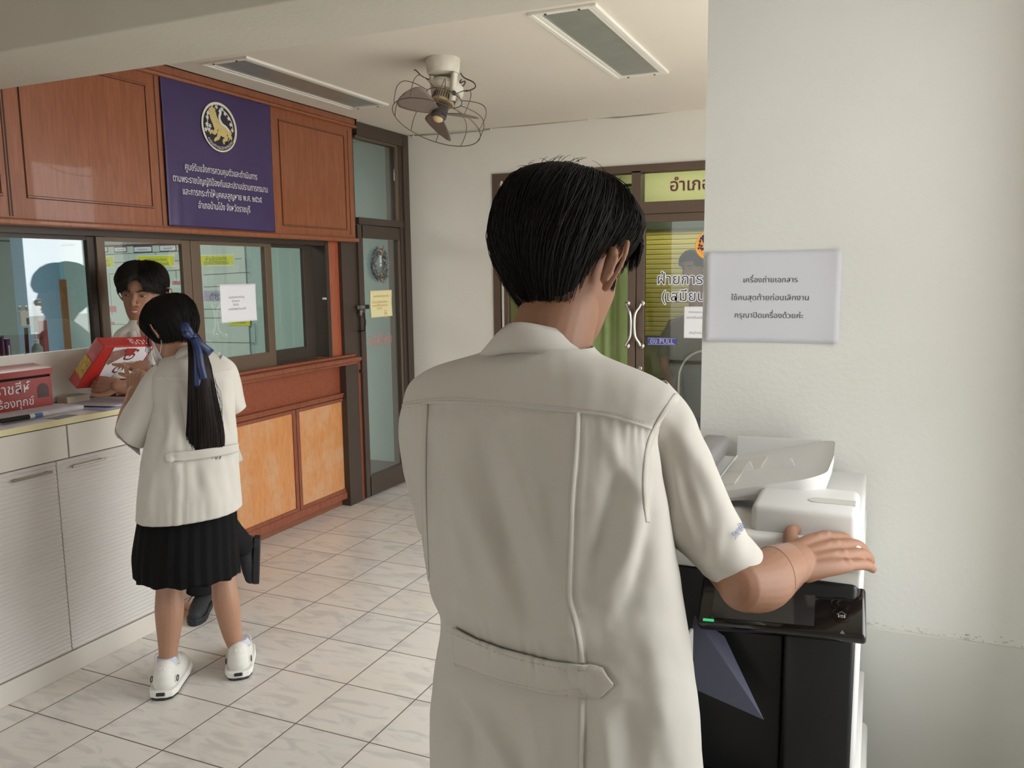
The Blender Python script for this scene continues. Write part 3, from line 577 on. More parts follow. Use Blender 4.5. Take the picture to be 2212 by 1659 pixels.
lion(b, EM2, 1, 1); b.add([EM2(r*math.cos(2*math.pi*k/n),r*math.sin(2*math.pi*k/n),.0016) for r in (.86,.92) for k in range(n)],[(k,(k+1)%n,n+(k+1)%n,n+k) for k in range(n)],2)
b.build('emblem', [mat('orange_vinyl',S(244,168,62),0.5), mat('indigo_vinyl',S(52,38,96),0.5), mat('pale_orange_vinyl',S(250,200,110),0.5)], d2, fix=False)
a = on_y(1399,745,YG); c = on_y(1461,730,YG)
b = MB(); b.box(a.x,c.x,YG-0.0008,YG,a.z,c.z,0); fw = 0.003; b.box(a.x+0.003,c.x-0.003,YG-0.0012,YG-0.0008,c.z-0.006,c.z-0.004,1).box(a.x+0.003,c.x-0.003,YG-0.0012,YG-0.0008,a.z+0.004,a.z+0.006,1)
text_into(b,'ดึง PULL',frame(((a.x+c.x)/2,YG-0.0014,a.z+0.011),(1,0,0),(0,0,1),(0,-1,0)),0.03,1,0.012,'c',width=(c.x-a.x)*0.84)
tag(b.build('pull_sticker',[mat('blue_sticker',S(64,72,140),0.5),mat('pale_sticker_print',S(190,190,206),0.5)],fix=False),'blue PULL sticker on the right leaf of the brown double door','sticker')
m_paper = mat('white_paper', S(228,228,232), 0.8); m_pr = mat('grey_print', S(110,112,122), 0.7)
def notice(name, label, c, ux, uz, nrm, wdt, hgt, lines, mp=m_paper, mpr=m_pr, curl=0.003, group=None, off=0.0, extra=None):
    M = frame(c, ux, uz, nrm); t = thing(name, label, 'notice', c, group)
    b = MB(); b.grid(lambda u, v: M@Vector(((u-.5)*wdt,(v-.5)*hgt,0.0012+curl*(abs(u-.5)*2)**6*(0.4+0.6*abs(v-.5)*2))), 25, 17); o = b.build('sheet', mp, t, smooth=True); s_ = o.modifiers.new('s','SOLIDIFY'); s_.thickness = 0.0004
    for txt, u, v, wd in lines: b = MB(); text_into(b, txt, M@Matrix.Translation(((u-.5)*wdt,(v-.5)*hgt,0.0022)), 1, 0, off, 'c', width=wd*wdt); b.build('printed_line', mpr, t, fix=False)
    if extra: b = MB(); extra(b, M); b.build('printed_picture', mpr, t, fix=False)
    return t
a = on_y(1478,662,YG); c = on_y(1478,730,YG); hg = a.z-c.z; wd_ = hg*0.74
notice('paper_notice','white paper notice taped on the glass of the brown double door',(a.x+wd_/2,YG-0.001,(a.z+c.z)/2),(1,0,0),(0,0,1),(0,-1,0),wd_,hg,[('ติดต่อสอบถาม',.5,.8,.62),('สลากกินแบ่ง',.46,.62,.7),('เชิญด้านใน',.5,.14,.55)],m_paper,m_pr,0.0)
# the A4 notice on the pillar wall beside the copier
c4 = [on_y(x,y,YP-0.001) for x,y in ((1523,547),(1523,737),(1818,538),(1818,741))]; cc = sum(c4,Vector())/4
notice('photocopier_notice','white paper notice in Thai on the wall above the photocopier',(cc.x,YP-0.0015,cc.z),(1,0,0),(0,0,1),(0,-1,0),0.297,0.21,[('เครื่องถ่ายเอกสาร',.49,.66,.41),('ใช้คนสุดท้ายก่อนเลิกงาน',.49,.465,.585),('กรุณาปิดเครื่องด้วยค่ะ',.485,.27,.52)],mat('notice_paper',S(214,214,220),0.8),mat('pencil_grey_print',S(88,88,96),0.7),0.007,off=-0.004)
# notice on the sliding window
XQ = WX+0.010-0.0115
c4 = [on_x(x,y,XQ) for x,y in ((474,614),(475,698),(551,613),(554,692))]; cc = sum(c4,Vector())/4
notice('window_notice','white paper notice stuck on the third pane of the sliding window',(XQ+0.001,cc.y,cc.z),(0,1,0),(0,0,1),(1,0,0),c4[2].y-c4[0].y,c4[0].z-c4[1].z,[('ขออภัยเจ้าหน้าที่ไม่อยู่',.45,.63,.44),('ไปราชการ',.42,.53,.22),('ติดต่อ',.42,.43,.16),('เบอร์โทรศัพท์ด้านล่างนี้',.45,.32,.5)],m_paper,m_pr,0.004)
# cream notice and lettering on the teal door
XD = XL-0.0195
c4 = [on_x(x,y,XD) for x,y in ((800,625),(799,684),(846,627),(843,687))]; cc = sum(c4,Vector())/4
def bear(b, M):
    for dx, dy, r in ((.055,-.085,.020),(.055,-.062,.013),(.045,-.050,.005),(.065,-.050,.005)):
        n = 18; b.add([M@Vector((dx+r*math.cos(2*math.pi*k/n)*q, dy+r*math.sin(2*math.pi*k/n)*q, .0023)) for q in (1,.82) for k in range(n)],[(k,(k+1)%n,n+(k+1)%n,n+k) for k in range(n)])
notice('cream_notice','cream paper notice below the tinsel wreath on the teal door',(XD+0.001,cc.y,cc.z),(0,1,0),(0,0,1),(1,0,0),c4[2].y-c4[0].y,c4[0].z-c4[1].z,[('กรุณาปิดประตูทุกครั้ง',.5,.74,.75),('เมื่อเข้าหรือออกห้อง',.44,.52,.72),('ขอบคุณที่ให้ความร่วมมือ',.44,.4,.74),('จากใจ',.42,.28,.25)],mat('cream_paper',S(232,222,170),0.8),mat('tan_print',S(206,160,110),0.7),0.006,extra=bear)
m_pk = mat('pink_vinyl',S(196,120,116),0.5); m_pw = mat('pale_vinyl_edge',S(224,214,206),0.5)
b = MB()
def vert_text(txt, x, y, x2, hgt):
    a = on_x(x,y,XD); c = on_x(x2,y,XD); M = frame(a,(0,1,0),(0,0,1),(1,0,0)); vs, fs, wd = text2d(txt,0.035); sx = (c.y-a.y)/wd
    b.add([M@Vector((q[0]*sx,q[1]*hgt,0.0008)) for q in vs],fs,0); vs, fs, _ = text2d(txt,0.0); b.add([M@Vector((q[0]*sx,q[1]*hgt,0.0016)) for q in vs],fs,1)
vert_text('ยินดีต้อนรับ',797,748,847,0.10); vert_text('ผลัก',778,785,797,0.085)
b.build('welcome_lettering',[m_pw,m_pk],dr,fix=False)
# tinsel wreath
wc = (on_x(819,531,XD)+on_x(815,612,XD))/2; wry = 0.098; wrz = (on_x(819,531,XD).z-on_x(815,612,XD).z)/2-0.02
wr = thing('tinsel_wreath','grey tinsel wreath with gold bows hanging on the teal door glass','wreath',wc)
m_tin = mat('silver_grey_tinsel',S(92,94,96),0.45,metal=0.2); m_tin2 = mat('white_tinsel',S(206,206,204),0.4); m_gb = mat('gold_foil_bow',S(170,140,80),0.4,metal=0.3)
b = MB(); rng = random.Random(3)
for k in range(2600):
    a = rng.random()*2*math.pi; rr = 1+rng.gauss(0,.10); base = Vector((XD+0.012+rng.gauss(0,.004), wc.y+wry*.82*rr*math.cos(a), wc.z+wrz*.86*rr*math.sin(a)))
    d = Vector((rng.random()*.8,rng.gauss(0,1),rng.gauss(0,1))).normalized()*(0.020+0.016*rng.random()); sd = d.orthogonal().normalized()*0.0022
    b.add([base-sd,base+sd,base+d],[(0,1,2)],1 if rng.random()<.22 else 0)
b.build('tinsel',[m_tin,m_tin2],wr,fix=False)
b = MB(); b.tube([(XD+0.008,wc.y+wry*.82*math.cos(2*math.pi*k/40),wc.z+wrz*.86*math.sin(2*math.pi*k/40)) for k in range(40)],0.017,8,closed=True); b.build('wreath_ring',m_tin,wr,smooth=True)
for u,v in ((-.12,1.0),(.08,1.0),(.30,.97),(.0,-1.12),(.2,-1.1),(0.02,-.72)):
    b = MB(); b.box(XD+0.018,XD+0.026,wc.y+wry*u-0.008,wc.y+wry*u+0.008,wc.z+wrz*.86*v-0.010,wc.z+wrz*.86*v+0.010,bev=0.003); b.build('gold_bow',m_gb,wr)
b = MB(); b.lathe([(0.004,0.03),(0.009,0.028),(0.009,-0.022),(0.004,-0.026)],14,Matrix.Translation((XD+0.012,wc.y+0.01,wc.z+0.035))); b.lathe([(0.007,-0.03),(0.007,-0.05)],12,Matrix.Translation((XD+0.012,wc.y+0.01,wc.z+0.035))); b.build('wreath_ornament',m_tin2,wr,smooth='auto')
# ================================================================ white reception desk
m_lam = mat('white_laminate', S(218,212,202), 0.35, var=0.02, vscale=4)
m_edge = mat('cream_edge_band', S(226,214,168), 0.5)
m_rib = mat('white_ribbed_door', S(214,209,204), 0.4)
DF = 0.45; DY1 = -2.175; DY0 = -4.6; ZT = 0.998
desk = thing('reception_desk','white reception desk with ribbed doors and a cream edged top','desk',(0.25,-3.2,0))
MB().box(0.06,DF-0.02,DY0,DY1-0.02,0.09,ZT-0.03).build('carcass', m_lam, desk)
b = MB(); b.box(0.06,DF-0.004,DY0,DY1,ZT-0.022,ZT,0); b.box(DF-0.004,DF+0.001,DY0,DY1+0.001,ZT-0.022,ZT,1).box(0.06,DF,DY1,DY1+0.001,ZT-0.022,ZT,1); b.build('desk_top',[m_lam,m_edge],desk)
b = MB(); b.box(0.06,DF-0.008,DY1-0.02,DY1,0.0,ZT-0.024,0).box(DF-0.008,DF-0.001,DY1-0.020,DY1,0.0,0.20,1); b.build('end_panel',[m_lam,m_edge],desk)
MB().box(0.06,DF+0.003,DY0,DY1-0.002,0.0,0.084,bev=0.002).build('plinth', m_lam, desk)
b = MB(); zr = on_x(0,770,0.075).z; b.box(0.068,0.088,DY0,DY1+0.02,ZT,zr,bev=0.003); b.build('rear_upstand', m_lam, desk)
yd0 = on_x(147,950,DF).y
for y0, y1 in ((yd0+0.003,DY1-0.003),(yd0-0.56,yd0-0.003),(yd0-1.13,yd0-0.566)):
    MB().box(DF-0.02,DF-0.001,y0,y1,0.846,ZT-0.026,bev=0.002).build('drawer_front', m_lam, desk)
yg = -2.7285; m_hand = mat('brushed_handle', S(150,140,128), 0.35, metal=0.7)
def rdoor(y0, y1, hy0, hy1):
    b = MB(); z0, z1 = 0.088, 0.842; nr = 46; pr = [(DF-0.02,z0)]
    for k in range(nr):
        a = z0+(z1-z0)*k/nr; h = (z1-z0)/nr; pr += [(DF-0.003,a+0.0002),(DF+0.0008,a+h*.35),(DF+0.0012,a+h*.65),(DF-0.003,a+h*.98)]
    pr += [(DF-0.02,z1)]
    b.prism(pr, frame((0,y0,0),(1,0,0),(0,0,1),(0,1,0)), y1-y0); d = b.build('ribbed_door', m_rib, desk, smooth=False)
    b = MB(); zh_ = 0.811; b.box(DF+0.012,DF+0.018,hy0,hy1,zh_-0.005,zh_+0.005,bev=0.002).box(DF,DF+0.014,hy0+0.012,hy0+0.022,zh_-0.004,zh_+0.004).box(DF,DF+0.014,hy1-0.022,hy1-0.012,zh_-0.004,zh_+0.004); b.build('handle', m_hand, d)
rdoor(yg+0.002, DY1-0.001, -2.672, -2.520); rdoor(yg-0.56, yg-0.002, -2.915, -2.757); rdoor(yg-1.12, yg-0.564, -3.72, -3.56)
# ---- red complaint box
m_red = mat('red_enamel', S(150,32,30), 0.28, coat=0.4, var=0.05, vscale=10); m_rdk = mat('black_slot', S(24,14,14), 0.8)
ZB = ZT+0.020; RX = 0.195
r0 = on_x(115,873,RX); r1 = on_x(112,799,RX); yb1 = r0.y; hB = r1.z
bx = thing('complaint_box','red metal complaint box with a sloping lid and white Thai writing on the desk','letter box',(RX-0.06,yb1-0.2,ZB))
yb0 = yb1-0.46
b = MB(); zs0, zs1 = on_x(112,812,RX).z, on_x(112,803,RX).z
b.box(RX-0.105,RX,yb0,yb1,ZB,zs0,0).box(RX-0.105,RX-0.012,yb0,yb1,zs0,zs1+0.012,1).box(RX-0.012,RX,yb1-0.004,yb1,zs0,zs1,0); b.build('body',[m_red,m_rdk],bx)
b = MB(); zt_ = on_x(110,782,RX-0.11).z; yo = 0.004
b.prism([(RX+0.004,zs1-0.006),(RX+0.006,zs1-0.006),(RX+0.006,zs1+0.018),(RX-0.11,zt_+0.006),(RX-0.11,zs1),(RX-0.105,zs1),(RX+0.003,zs1+0.008)], frame((0,yb0-yo,0),(1,0,0),(0,0,1),(0,1,0)), yb1-yb0+2*yo); b.build('lid', m_red, bx)
q = on_x(55,776,RX-0.112); b = MB(); b.prism([(-0.014,-0.02),(0.014,-0.02)]+[(0.014*math.cos(a),0.014*math.sin(a)+0.004) for a in [math.pi*k/12 for k in range(13)]], frame((RX-0.112,q.y,q.z+0.004),(0,1,0),(0,0,1),(1,0,0)), 0.003); b.build('hanging_tab', m_red, bx)
a_, c_ = on_x(82,860,RX+0.001), on_x(104,826,RX+0.001); wv = (c_.y-a_.y)/2; b = MB()
b.prism([(-wv,0),(wv,0)]+[(wv*math.cos(t),c_.z-a_.z-wv+wv*math.sin(t)) for t in [math.pi*k/14 for k in range(15)]], frame((RX-0.0005,(a_.y+c_.y)/2,a_.z),(0,1,0),(0,0,1),(1,0,0)), 0.0015); b.build('arched_window', mat('smoked_perspex',S(62,26,26),0.2), bx)
b = MB(); M = lambda x, y: frame(on_x(x,y,RX+0.001),(0,1,0),(0,0,1),(1,0,0))
text_into(b,'ศูนย์ราชสีห์',M(67,846),0.058,0,0.004,'r'); text_into(b,'เรื่องร้องทุกข์',M(75,873),0.045,0,0.004,'r'); b.build('lettering', m_wht, bx, fix=False)
# ---- papers and things on the desk top
def sheet(name, label, cat, cx, cy, z, w_, l_, rot, t=0.0012, m=None, group=None, curl=0.0):
    M = Matrix.Translation((cx,cy,z))@Matrix.Rotation(rot,4,'Z'); b = MB()
    b.grid(lambda u, v: M@Vector(((u-.5)*w_,(v-.5)*l_,t+curl*(abs(v-.5)*2)**4*u)), 9, 13); o = b.build(name, m or m_paper, None, smooth=True); s_ = o.modifiers.new('s','SOLIDIFY'); s_.thickness = t; return tag(o,label,cat,group)
m_pp = mat('printed_paper', S(206,202,208), 0.8, var=0.10, vscale=45)
g_ = 'loose papers on the reception desk'
sheet('paper_sheet','loose printed sheet lying under the red complaint box','paper',0.20,yb1-0.18,ZT+0.0,0.27,0.42,0.02,0.019,m_pp,g_)
sheet('paper_sheet','topmost printed sheet on the desk below the red gift box','paper',0.265,-2.36,ZT+0.007,0.30,0.21,0.18,0.0012,m_pp,g_,0.004)
sheet('paper_sheet','pale sheet overhanging the desk edge beside the girl','paper',0.32,-2.29,ZT+0.0045,0.24,0.19,-0.25,0.0012,m_pp,g_)
sheet('paper_sheet','blue edged folder of papers lying beneath the printed sheets','paper',0.285,-2.38,ZT,0.29,0.25,0.10,0.004,mat('blue_lilac_folder',S(158,164,196),0.7),g_)
sheet('paper_sheet','thin sheet near the desk front with a dark photograph on it','paper',0.385,-2.73,ZT,0.10,0.30,0.05,0.0012,m_pp,g_)
sheet('photo_print','small dark photograph lying near the front edge of the desk','photo',0.405,-2.655,ZT+0.0014,0.055,0.10,0.12,0.0008,mat('dark_photo',S(60,56,54),0.3,var=0.5,vscale=40))
mk = thing('marker_pen','black capped marker pen lying before the red complaint box','pen',(0.36,-2.78,ZT+0.016))
b = MB(); b.tube([(0.352,-2.86,ZT+0.016),(0.358,-2.755,ZT+0.016)],0.0095,14); b.build('cap', m_black, mk, smooth='auto')
b = MB(); b.tube([(0.358,-2.756,ZT+0.016),(0.363,-2.682,ZT+0.016)],0.0085,14); b.build('barrel', mat('white_marker_barrel',S(214,210,206),0.4), mk, smooth='auto')
b = MB(); b.tube([(0.3595,-2.735,ZT+0.016),(0.3620,-2.705,ZT+0.016)],0.0087,14); b.build('blue_band', mat('blue_band',S(70,110,170),0.4), mk, smooth='auto')
b = MB(); b.box(0.10,0.165,-2.44,-2.33,ZT,ZT+0.035,bev=0.002); tag(b.build('carton', mat('pale_carton',S(200,188,166),0.7)),'small pale carton at the back of the desk beside the red complaint box','carton')
# ================================================================ office furniture seen through the windows
ob = thing('organisation_chart','large pale organisation chart board with yellow labels on the office wall','notice board',(-2.4,YB,1.2))
BYc = YB+0.006
O = lambda x, y: on_y(x, y, BYc)
bx0, bx1 = O(206,600).x, O(531,600).x; bz0, bz1 = 0.72, O(400,527).z
MB().box(bx0,bx1,BYc,BYc+0.010,bz0,bz1).build('board', mat('pale_green_board',S(188,204,196),0.5), ob)
b = MB(); lb = MB(); LN = mat('chart_line',S(70,84,88),0.6)
def hline(x0, y0, x1, y1, t=0.005):
    p, q = O(x0,y0), O(x1,y1); b.add([(p.x,BYc-0.001,p.z-t/2),(q.x,BYc-0.001,q.z-t/2),(q.x,BYc-0.001,q.z+t/2),(p.x,BYc-0.001,p.z+t/2)],[(0,1,2,3)])
def vline(x, y0, y1, t=0.005):
    p, q = O(x,y0), O(x,y1); b.add([(p.x-t/2,BYc-0.001,q.z),(p.x+t/2,BYc-0.001,q.z),(p.x+t/2,BYc-0.001,p.z),(p.x-t/2,BYc-0.001,p.z)],[(0,1,2,3)])
for a in ((226,550,398,542),(226,568,522,559),(236,592,396,583),(440,594,540,588),(440,643,520,640),(440,668,545,668),(440,687,540,687),(236,700,300,702),(442,739,551,741),(440,620,530,616)): hline(*a)
for x, y0, y1 in ((236,592,680),(240,688,740),(551,698,741),(336,545,552),(380,583,612)): vline(x,y0,y1)
b.build('chart_lines', LN, ob)
def lab(x0, y0, x1, y1, m, txt=None, rim=None):
    p, q = O(x0,y0), O(x1,y1); b = MB(); b.box(p.x,q.x,BYc-0.004,BYc,q.z,p.z,0,0.0035)
    ms = [m, LN]
    if rim: b.box(p.x-0.008,q.x+0.008,BYc-0.002,BYc,q.z-0.008,p.z+0.008,1); ms[1] = rim
    o = b.build('chart_label', ms, ob)
    if txt:
        t = MB()
        for k, s_ in enumerate(txt): text_into(t, s_, frame(((p.x+q.x)/2,BYc-0.0046,p.z-(p.z-q.z)*((.72 if len(txt)==1 else .48)+.42*k)),(1,0,0),(0,0,1),(0,-1,0)),1,0,0.02,'c',width=(q.x-p.x)*(.62+.1*k))
        t.build('label_text', LN, o, fix=False)
my_ = mat('yellow_label',S(206,212,60),0.5); mw_ = mat('white_label',S(216,224,226),0.5); mb_ = mat('blue_label',S(76,130,180),0.5); mr_ = mat('rose_label',S(190,110,122),0.5); mg_ = mat('lilac_label',S(166,162,186),0.5)
rb = mat('navy_label_rim',S(60,76,110),0.5)
lab(205,534,232,543,mw_,['ถาม'],rb); lab(248,535,273,543,mw_,['ด้วยตนเอง'],rb); lab(290,534,328,543,mw_,['โทรศัพท์/โทรสาร'],rb); lab(346,531,380,541,mw_,['อินเตอร์เน็ต'],rb)
lab(200,556,246,577,my_,['สถานีอำเภอ','(ผู้รับเรื่อง)'],mw_); lab(297,554,377,574,my_,['ศูนย์ดำรงธรรมอำเภอ','(ปลัดอำเภอหัวหน้าศูนย์)'],mw_); lab(430,553,506,572,my_,['ฝ่ายอำนวยการ','ศูนย์ดำรงธรรม'],mw_)
lab(340,580,356,594,mb_); lab(250,602,262,618,mb_); lab(372,607,390,615,mr_,['TBC']); lab(231,661,252,674,mr_); lab(231,695,248,702,mr_)
lab(440,628,530,650,mg_,['คณะกรรมการศูนย์','ดำรงธรรม']); lab(494,688,541,704,my_,['ติดตามผล'])
b = MB(); zz = O(300,529).z; b.box(bx0,bx1,BYc-0.004,BYc+0.012,bz1-0.004,bz1+0.012); b.build('top_trim', mat('maroon_trim',S(110,56,60),0.5), ob)
# face scanner on a stand
tx = on_x(57,690,-0.45); st = thing('face_scanner','white face scanner with a small dark screen on a black stalk behind the first pane','scanner',(tx.x,tx.y,0.9))
s0 = on_x(43,672,-0.45); s1 = on_x(68,704,-0.45); b = MB(); b.box(-0.465,-0.45,s0.y,s1.y,s1.z,s0.z,bev=0.004); b.build('housing', mat('white_scanner_body',S(206,208,204),0.4), st)
q0 = on_x(57,687,-0.449); q1 = on_x(64,701,-0.449); MB().box(-0.451,-0.449,q0.y,q1.y,q1.z,q0.z).build('screen', m_black, st)
b = MB(); b.tube([(-0.46,on_x(56,710,-0.46).y,on_x(56,708,-0.46).z),(-0.46,on_x(57,770,-0.46).y,0.9)],0.009,10); b.build('stalk', m_black, st, smooth=True)
b = MB(); cy_ = (s0.y+s1.y)/2; zt2 = s0.z+0.012; b.lathe([(0.012,0),(0.012,0.01)],16,frame((-0.46,cy_-0.015,zt2),(0,1,0),(0,0,1),(1,0,0))).lathe([(0.012,0),(0.012,0.01)],16,frame((-0.46,cy_+0.018,zt2),(0,1,0),(0,0,1),(1,0,0))); b.build('camera_lens', mat('scanner_lens',S(150,152,150),0.3), st, smooth='auto')
# office desk that carries things
b = MB(); b.box(-1.05,-0.10,-3.3,-1.2,0.86,0.90,bev=0.004)
odk = thing('office_desk','low office table standing just inside the sliding window','table',(-0.6,-2.3,0)); b.build('table_top', m_lam, odk)
for xx in (-1.02,-0.14):
    for yy in (-3.27,-1.23): MB().box(xx-0.02,xx+0.02,yy-0.02,yy+0.02,0,0.86).build('leg', m_alud, odk)
m_bin = mat('navy_binder',S(44,54,96),0.5)
for k,(px0,px1,lab_) in enumerate(((-14,2,'leftmost navy ring binder standing on the office table behind the first pane'),(3,13,'middle navy ring binder standing on the office table behind the first pane'),(14,26,'rightmost navy ring binder standing on the office table, short spine label'))):
    a, c = on_x(px0,732-8*(k<2),-0.35), on_x(px1,765,-0.35); t = thing('ring_binder',lab_,'binder',(-0.4,(a.y+c.y)/2,0.90),'ring binders on the office table')
    b = MB(); b.box(-0.41,-0.35,a.y,c.y-0.002,0.90,a.z,bev=0.003); b.build('cover', m_bin, t)
    b = MB(); b.box(-0.3515,-0.3495,a.y+0.006,c.y-0.008,(0.9+a.z)/2,a.z-0.03); b.build('spine_label', m_paper, t)
a, c = on_x(91,692,-0.55), on_x(107,755,-0.55); b = MB(); b.box(-0.585,-0.55,a.y,c.y,0.90,a.z,bev=0.003); rf = thing('red_file','dark red lever file standing on the office table','file',(-0.6,a.y,0.9)); b.build('cover', mat('dark_red_card',S(140,48,52),0.5), rf)
b = MB(); b.lathe([(0.008,0),(0.008,0.002)],16,frame((-0.549,(a.y+c.y)/2,0.97),(0,1,0),(0,0,1),(1,0,0))); b.build('finger_ring', m_steel, rf)
a, c = on_x(80,646,-0.75), on_x(102,730,-0.75); b = MB(); b.box(-0.80,-0.76,a.y,c.y,0.90,a.z,bev=0.01); tag(b.build('cardboard_tube_box', mat('grey_card',S(150,158,160),0.7)),'tall grey card box standing behind the dark red file','box')
p = on_x(80,750,-0.4); bt = thing('sanitiser_bottle','clear pump bottle standing left of the dark red file on the office table','bottle',(-0.4,p.y,0.9))
b = MB(); zt3 = on_x(80,742,-0.4).z; b.lathe([(0.022,0.0),(0.024,0.01),(0.024,zt3-0.9-0.02),(0.010,zt3-0.9)],20,Matrix.Translation((-0.4,p.y,0.90))); b.build('bottle_body', mat('pale_bottle',S(140,160,160),0.2), bt, smooth='auto')
b = MB(); b.lathe([(0.010,0),(0.010,0.02),(0.004,0.022),(0.004,0.05)],14,Matrix.Translation((-0.4,p.y,zt3))).box(-0.406,-0.394,p.y-0.03,p.y+0.008,zt3+0.045,zt3+0.053); b.build('pump', m_wht, bt)
# cable on the office wall
b = MB(); b.tube([on_y(x,y,YB+0.01) for x,y in smoothpts([(-20,519),(20,521),(50,525),(80,527),(120,530),(160,529)],20)],0.006,6); tag(b.build('office_cable', m_alud, smooth=True),'thin dark cable hanging along the teal office wall','cable')
# ================================================================ finance office contents
m_blind = mat('yellow_green_blind',S(200,184,84),0.6)
bl = thing('roller_blind','yellow louvred blind on the far wall of the finance office','blind',(2.2,2.58,1.3))
b = MB(); zz = 0.95
while zz < 1.90: b.box(0.9,3.2,2.565,2.585,zz,zz+0.040,bev=0.006); zz += 0.043
b.build('slats', m_blind, bl); MB().box(0.9,3.2,2.54,2.6,1.905,1.985).build('head_rail', mat('dark_green_rail',S(60,70,52),0.5), bl)
cu = thing('green_curtain','pale green curtain hanging inside the left leaf of the double door','curtain',(1.3,0.75,0))
b = MB(); b.grid(lambda u, v: (0.92+0.80*u, 0.72+0.03*math.sin(u*46)+0.012*math.sin(u*19+1), 0.15+1.95*v), 120, 6); o = b.build('curtain_cloth', mat('green_curtain_cloth',S(176,190,136),0.8), cu, smooth=True); s_ = o.modifiers.new('s','SOLIDIFY'); s_.thickness = 0.002
b = MB(); b.tube([(0.85,0.72,2.11),(1.8,0.72,2.11)],0.010,10); b.build('curtain_rail', m_alud, cu, smooth=True)
fd = thing('office_counter','dark office desk with a low screen inside the finance office','desk',(2.3,1.5,0))
MB().box(1.7,3.2,1.25,1.95,0.70,0.74).build('desk_top', mat('dark_desk_top',S(50,46,42),0.4), fd); MB().box(1.72,3.18,1.28,1.31,0,0.70).build('modesty_panel', mat('dark_desk_panel',S(44,42,40),0.6), fd)
for xx in (1.72,3.14): MB().box(xx,xx+0.04,1.31,1.93,0,0.70).build('side_panel', m_dark, fd)
mo = thing('computer_monitor','dark computer monitor on the desk behind the double door glass','monitor',(1.98,1.55,0.74))
MB().box(1.80,2.2,1.52,1.56,0.84,1.16,bev=0.008).build('screen', mat('dark_monitor',S(40,40,42),0.25), mo); b = MB(); b.box(1.98,2.02,1.54,1.58,0.745,0.86).box(1.90,2.10,1.47,1.63,0.74,0.752); b.build('stand', m_dark, mo)
ch = thing('office_chair','dark office chair with a curved back inside the finance office','chair',(2.25,0.8,0))
b = MB(); b.grid(lambda u, v: (2.08+0.36*u, 0.67+0.06*(abs(u-.5)*2)**2, 0.55+0.46*v-0.05*(abs(u-.5)*2)**3*v), 20, 14); o = b.build('backrest', mat('dark_chair_fabric',S(70,66,60),0.8), ch, smooth=True); s_ = o.modifiers.new('s','SOLIDIFY'); s_.thickness = 0.03
b = MB(); b.tube([(2.07,0.66,0.55)]+[(2.07+0.19*(1-math.cos(t)),0.66,0.82+0.19*math.sin(t)) for t in [math.pi*k/16 for k in range(17)]]+[(2.45,0.66,0.55)],0.008,8); b.build('back_frame', mat('grey_tube',S(160,156,146),0.35,metal=0.4), ch, smooth=True)
b = MB(); b.box(2.05,2.47,0.72,0.96,0.44,0.50,bev=0.02); b.build('seat', MATS['dark_chair_fabric'], ch)
for xx, yy in ((2.08,0.73),(2.44,0.73),(2.08,0.95),(2.44,0.95)): b = MB(); b.tube([(xx,yy,0.0),(xx,yy,0.46)],0.011,8); b.build('leg', MATS['grey_tube'], ch, smooth=True)
# ================================================================ photocopier
m_cw = mat('copier_white', S(224,223,220), 0.38); m_cb = mat('copier_black', S(30,31,34), 0.42, var=0.06, vscale=12); m_cb2 = mat('copier_gloss_black', S(24,23,22), 0.08, coat=0.6)
m_cs = mat('copier_screen', S(58,58,58), 0.10, coat=0.5); m_cg = mat('copier_light_grey', S(206,204,196), 0.5); m_cd = mat('copier_feed_grey', S(150,146,146), 0.35)
CX0, CX1 = 2.69, 3.272; CY0, CY1 = -3.43, -2.862
cp = thing('photocopier','black and white office photocopier under the paper notice at the pillar wall','photocopier',((CX0+CX1)/2,(CY0+CY1)/2,0))
zf = on_y(1868,1262,CY0).z            # top of the black front
b = MB(); b.box(CX0,CX1,CY0+0.05,CY1,0.04,zf-0.02,bev=0.012); b.build('white_body', m_cw, cp, smooth='auto')
b = MB(); b.box(CX1-0.004,CX1+0.010,CY0+0.012,CY1-0.02,0.05,0.62,bev=0.004).box(CX1-0.002,CX1+0.022,CY0+0.06,CY1-0.06,0.05,0.52,bev=0.01); b.build('side_cover', m_cw, cp, smooth='auto')
MB().box(CX1+0.009,CX1+0.0235,CY0+0.10,CY0+0.20,0.40,0.50,bev=0.003).build('side_grip', m_cg, cp)
# black front right column, output cavity, lower drawers
xc0 = on_y(1690,1500,CY0).x
b = MB(); b.box(xc0,CX1-0.008,CY0,CY0+0.06,0.48,zf-0.005,bev=0.008); b.build('front_column', m_cb, cp, smooth='auto')
b = MB(); b.box(CX0+0.004,CX1-0.008,CY0,CY0+0.06,0.06,0.475,bev=0.008); b.box(CX0+0.004,xc0-0.004,CY0+0.03,CY0+0.06,0.475,zf-0.02,bev=0.004); b.build('front_cover', m_cb, cp, smooth='auto')
for z0, z1 in ((0.07,0.19),(0.20,0.32),(0.33,0.465)):
    b = MB(); b.box(CX0+0.01,CX1-0.014,CY0-0.008,CY0+0.004,z0,z1,bev=0.004); d = b.build('paper_drawer', m_cb, cp); b = MB(); b.box(CX0+0.2,CX1-0.2,CY0-0.012,CY0-0.006,z1-0.035,z1-0.012,bev=0.003); b.build('drawer_grip', m_dark, d)
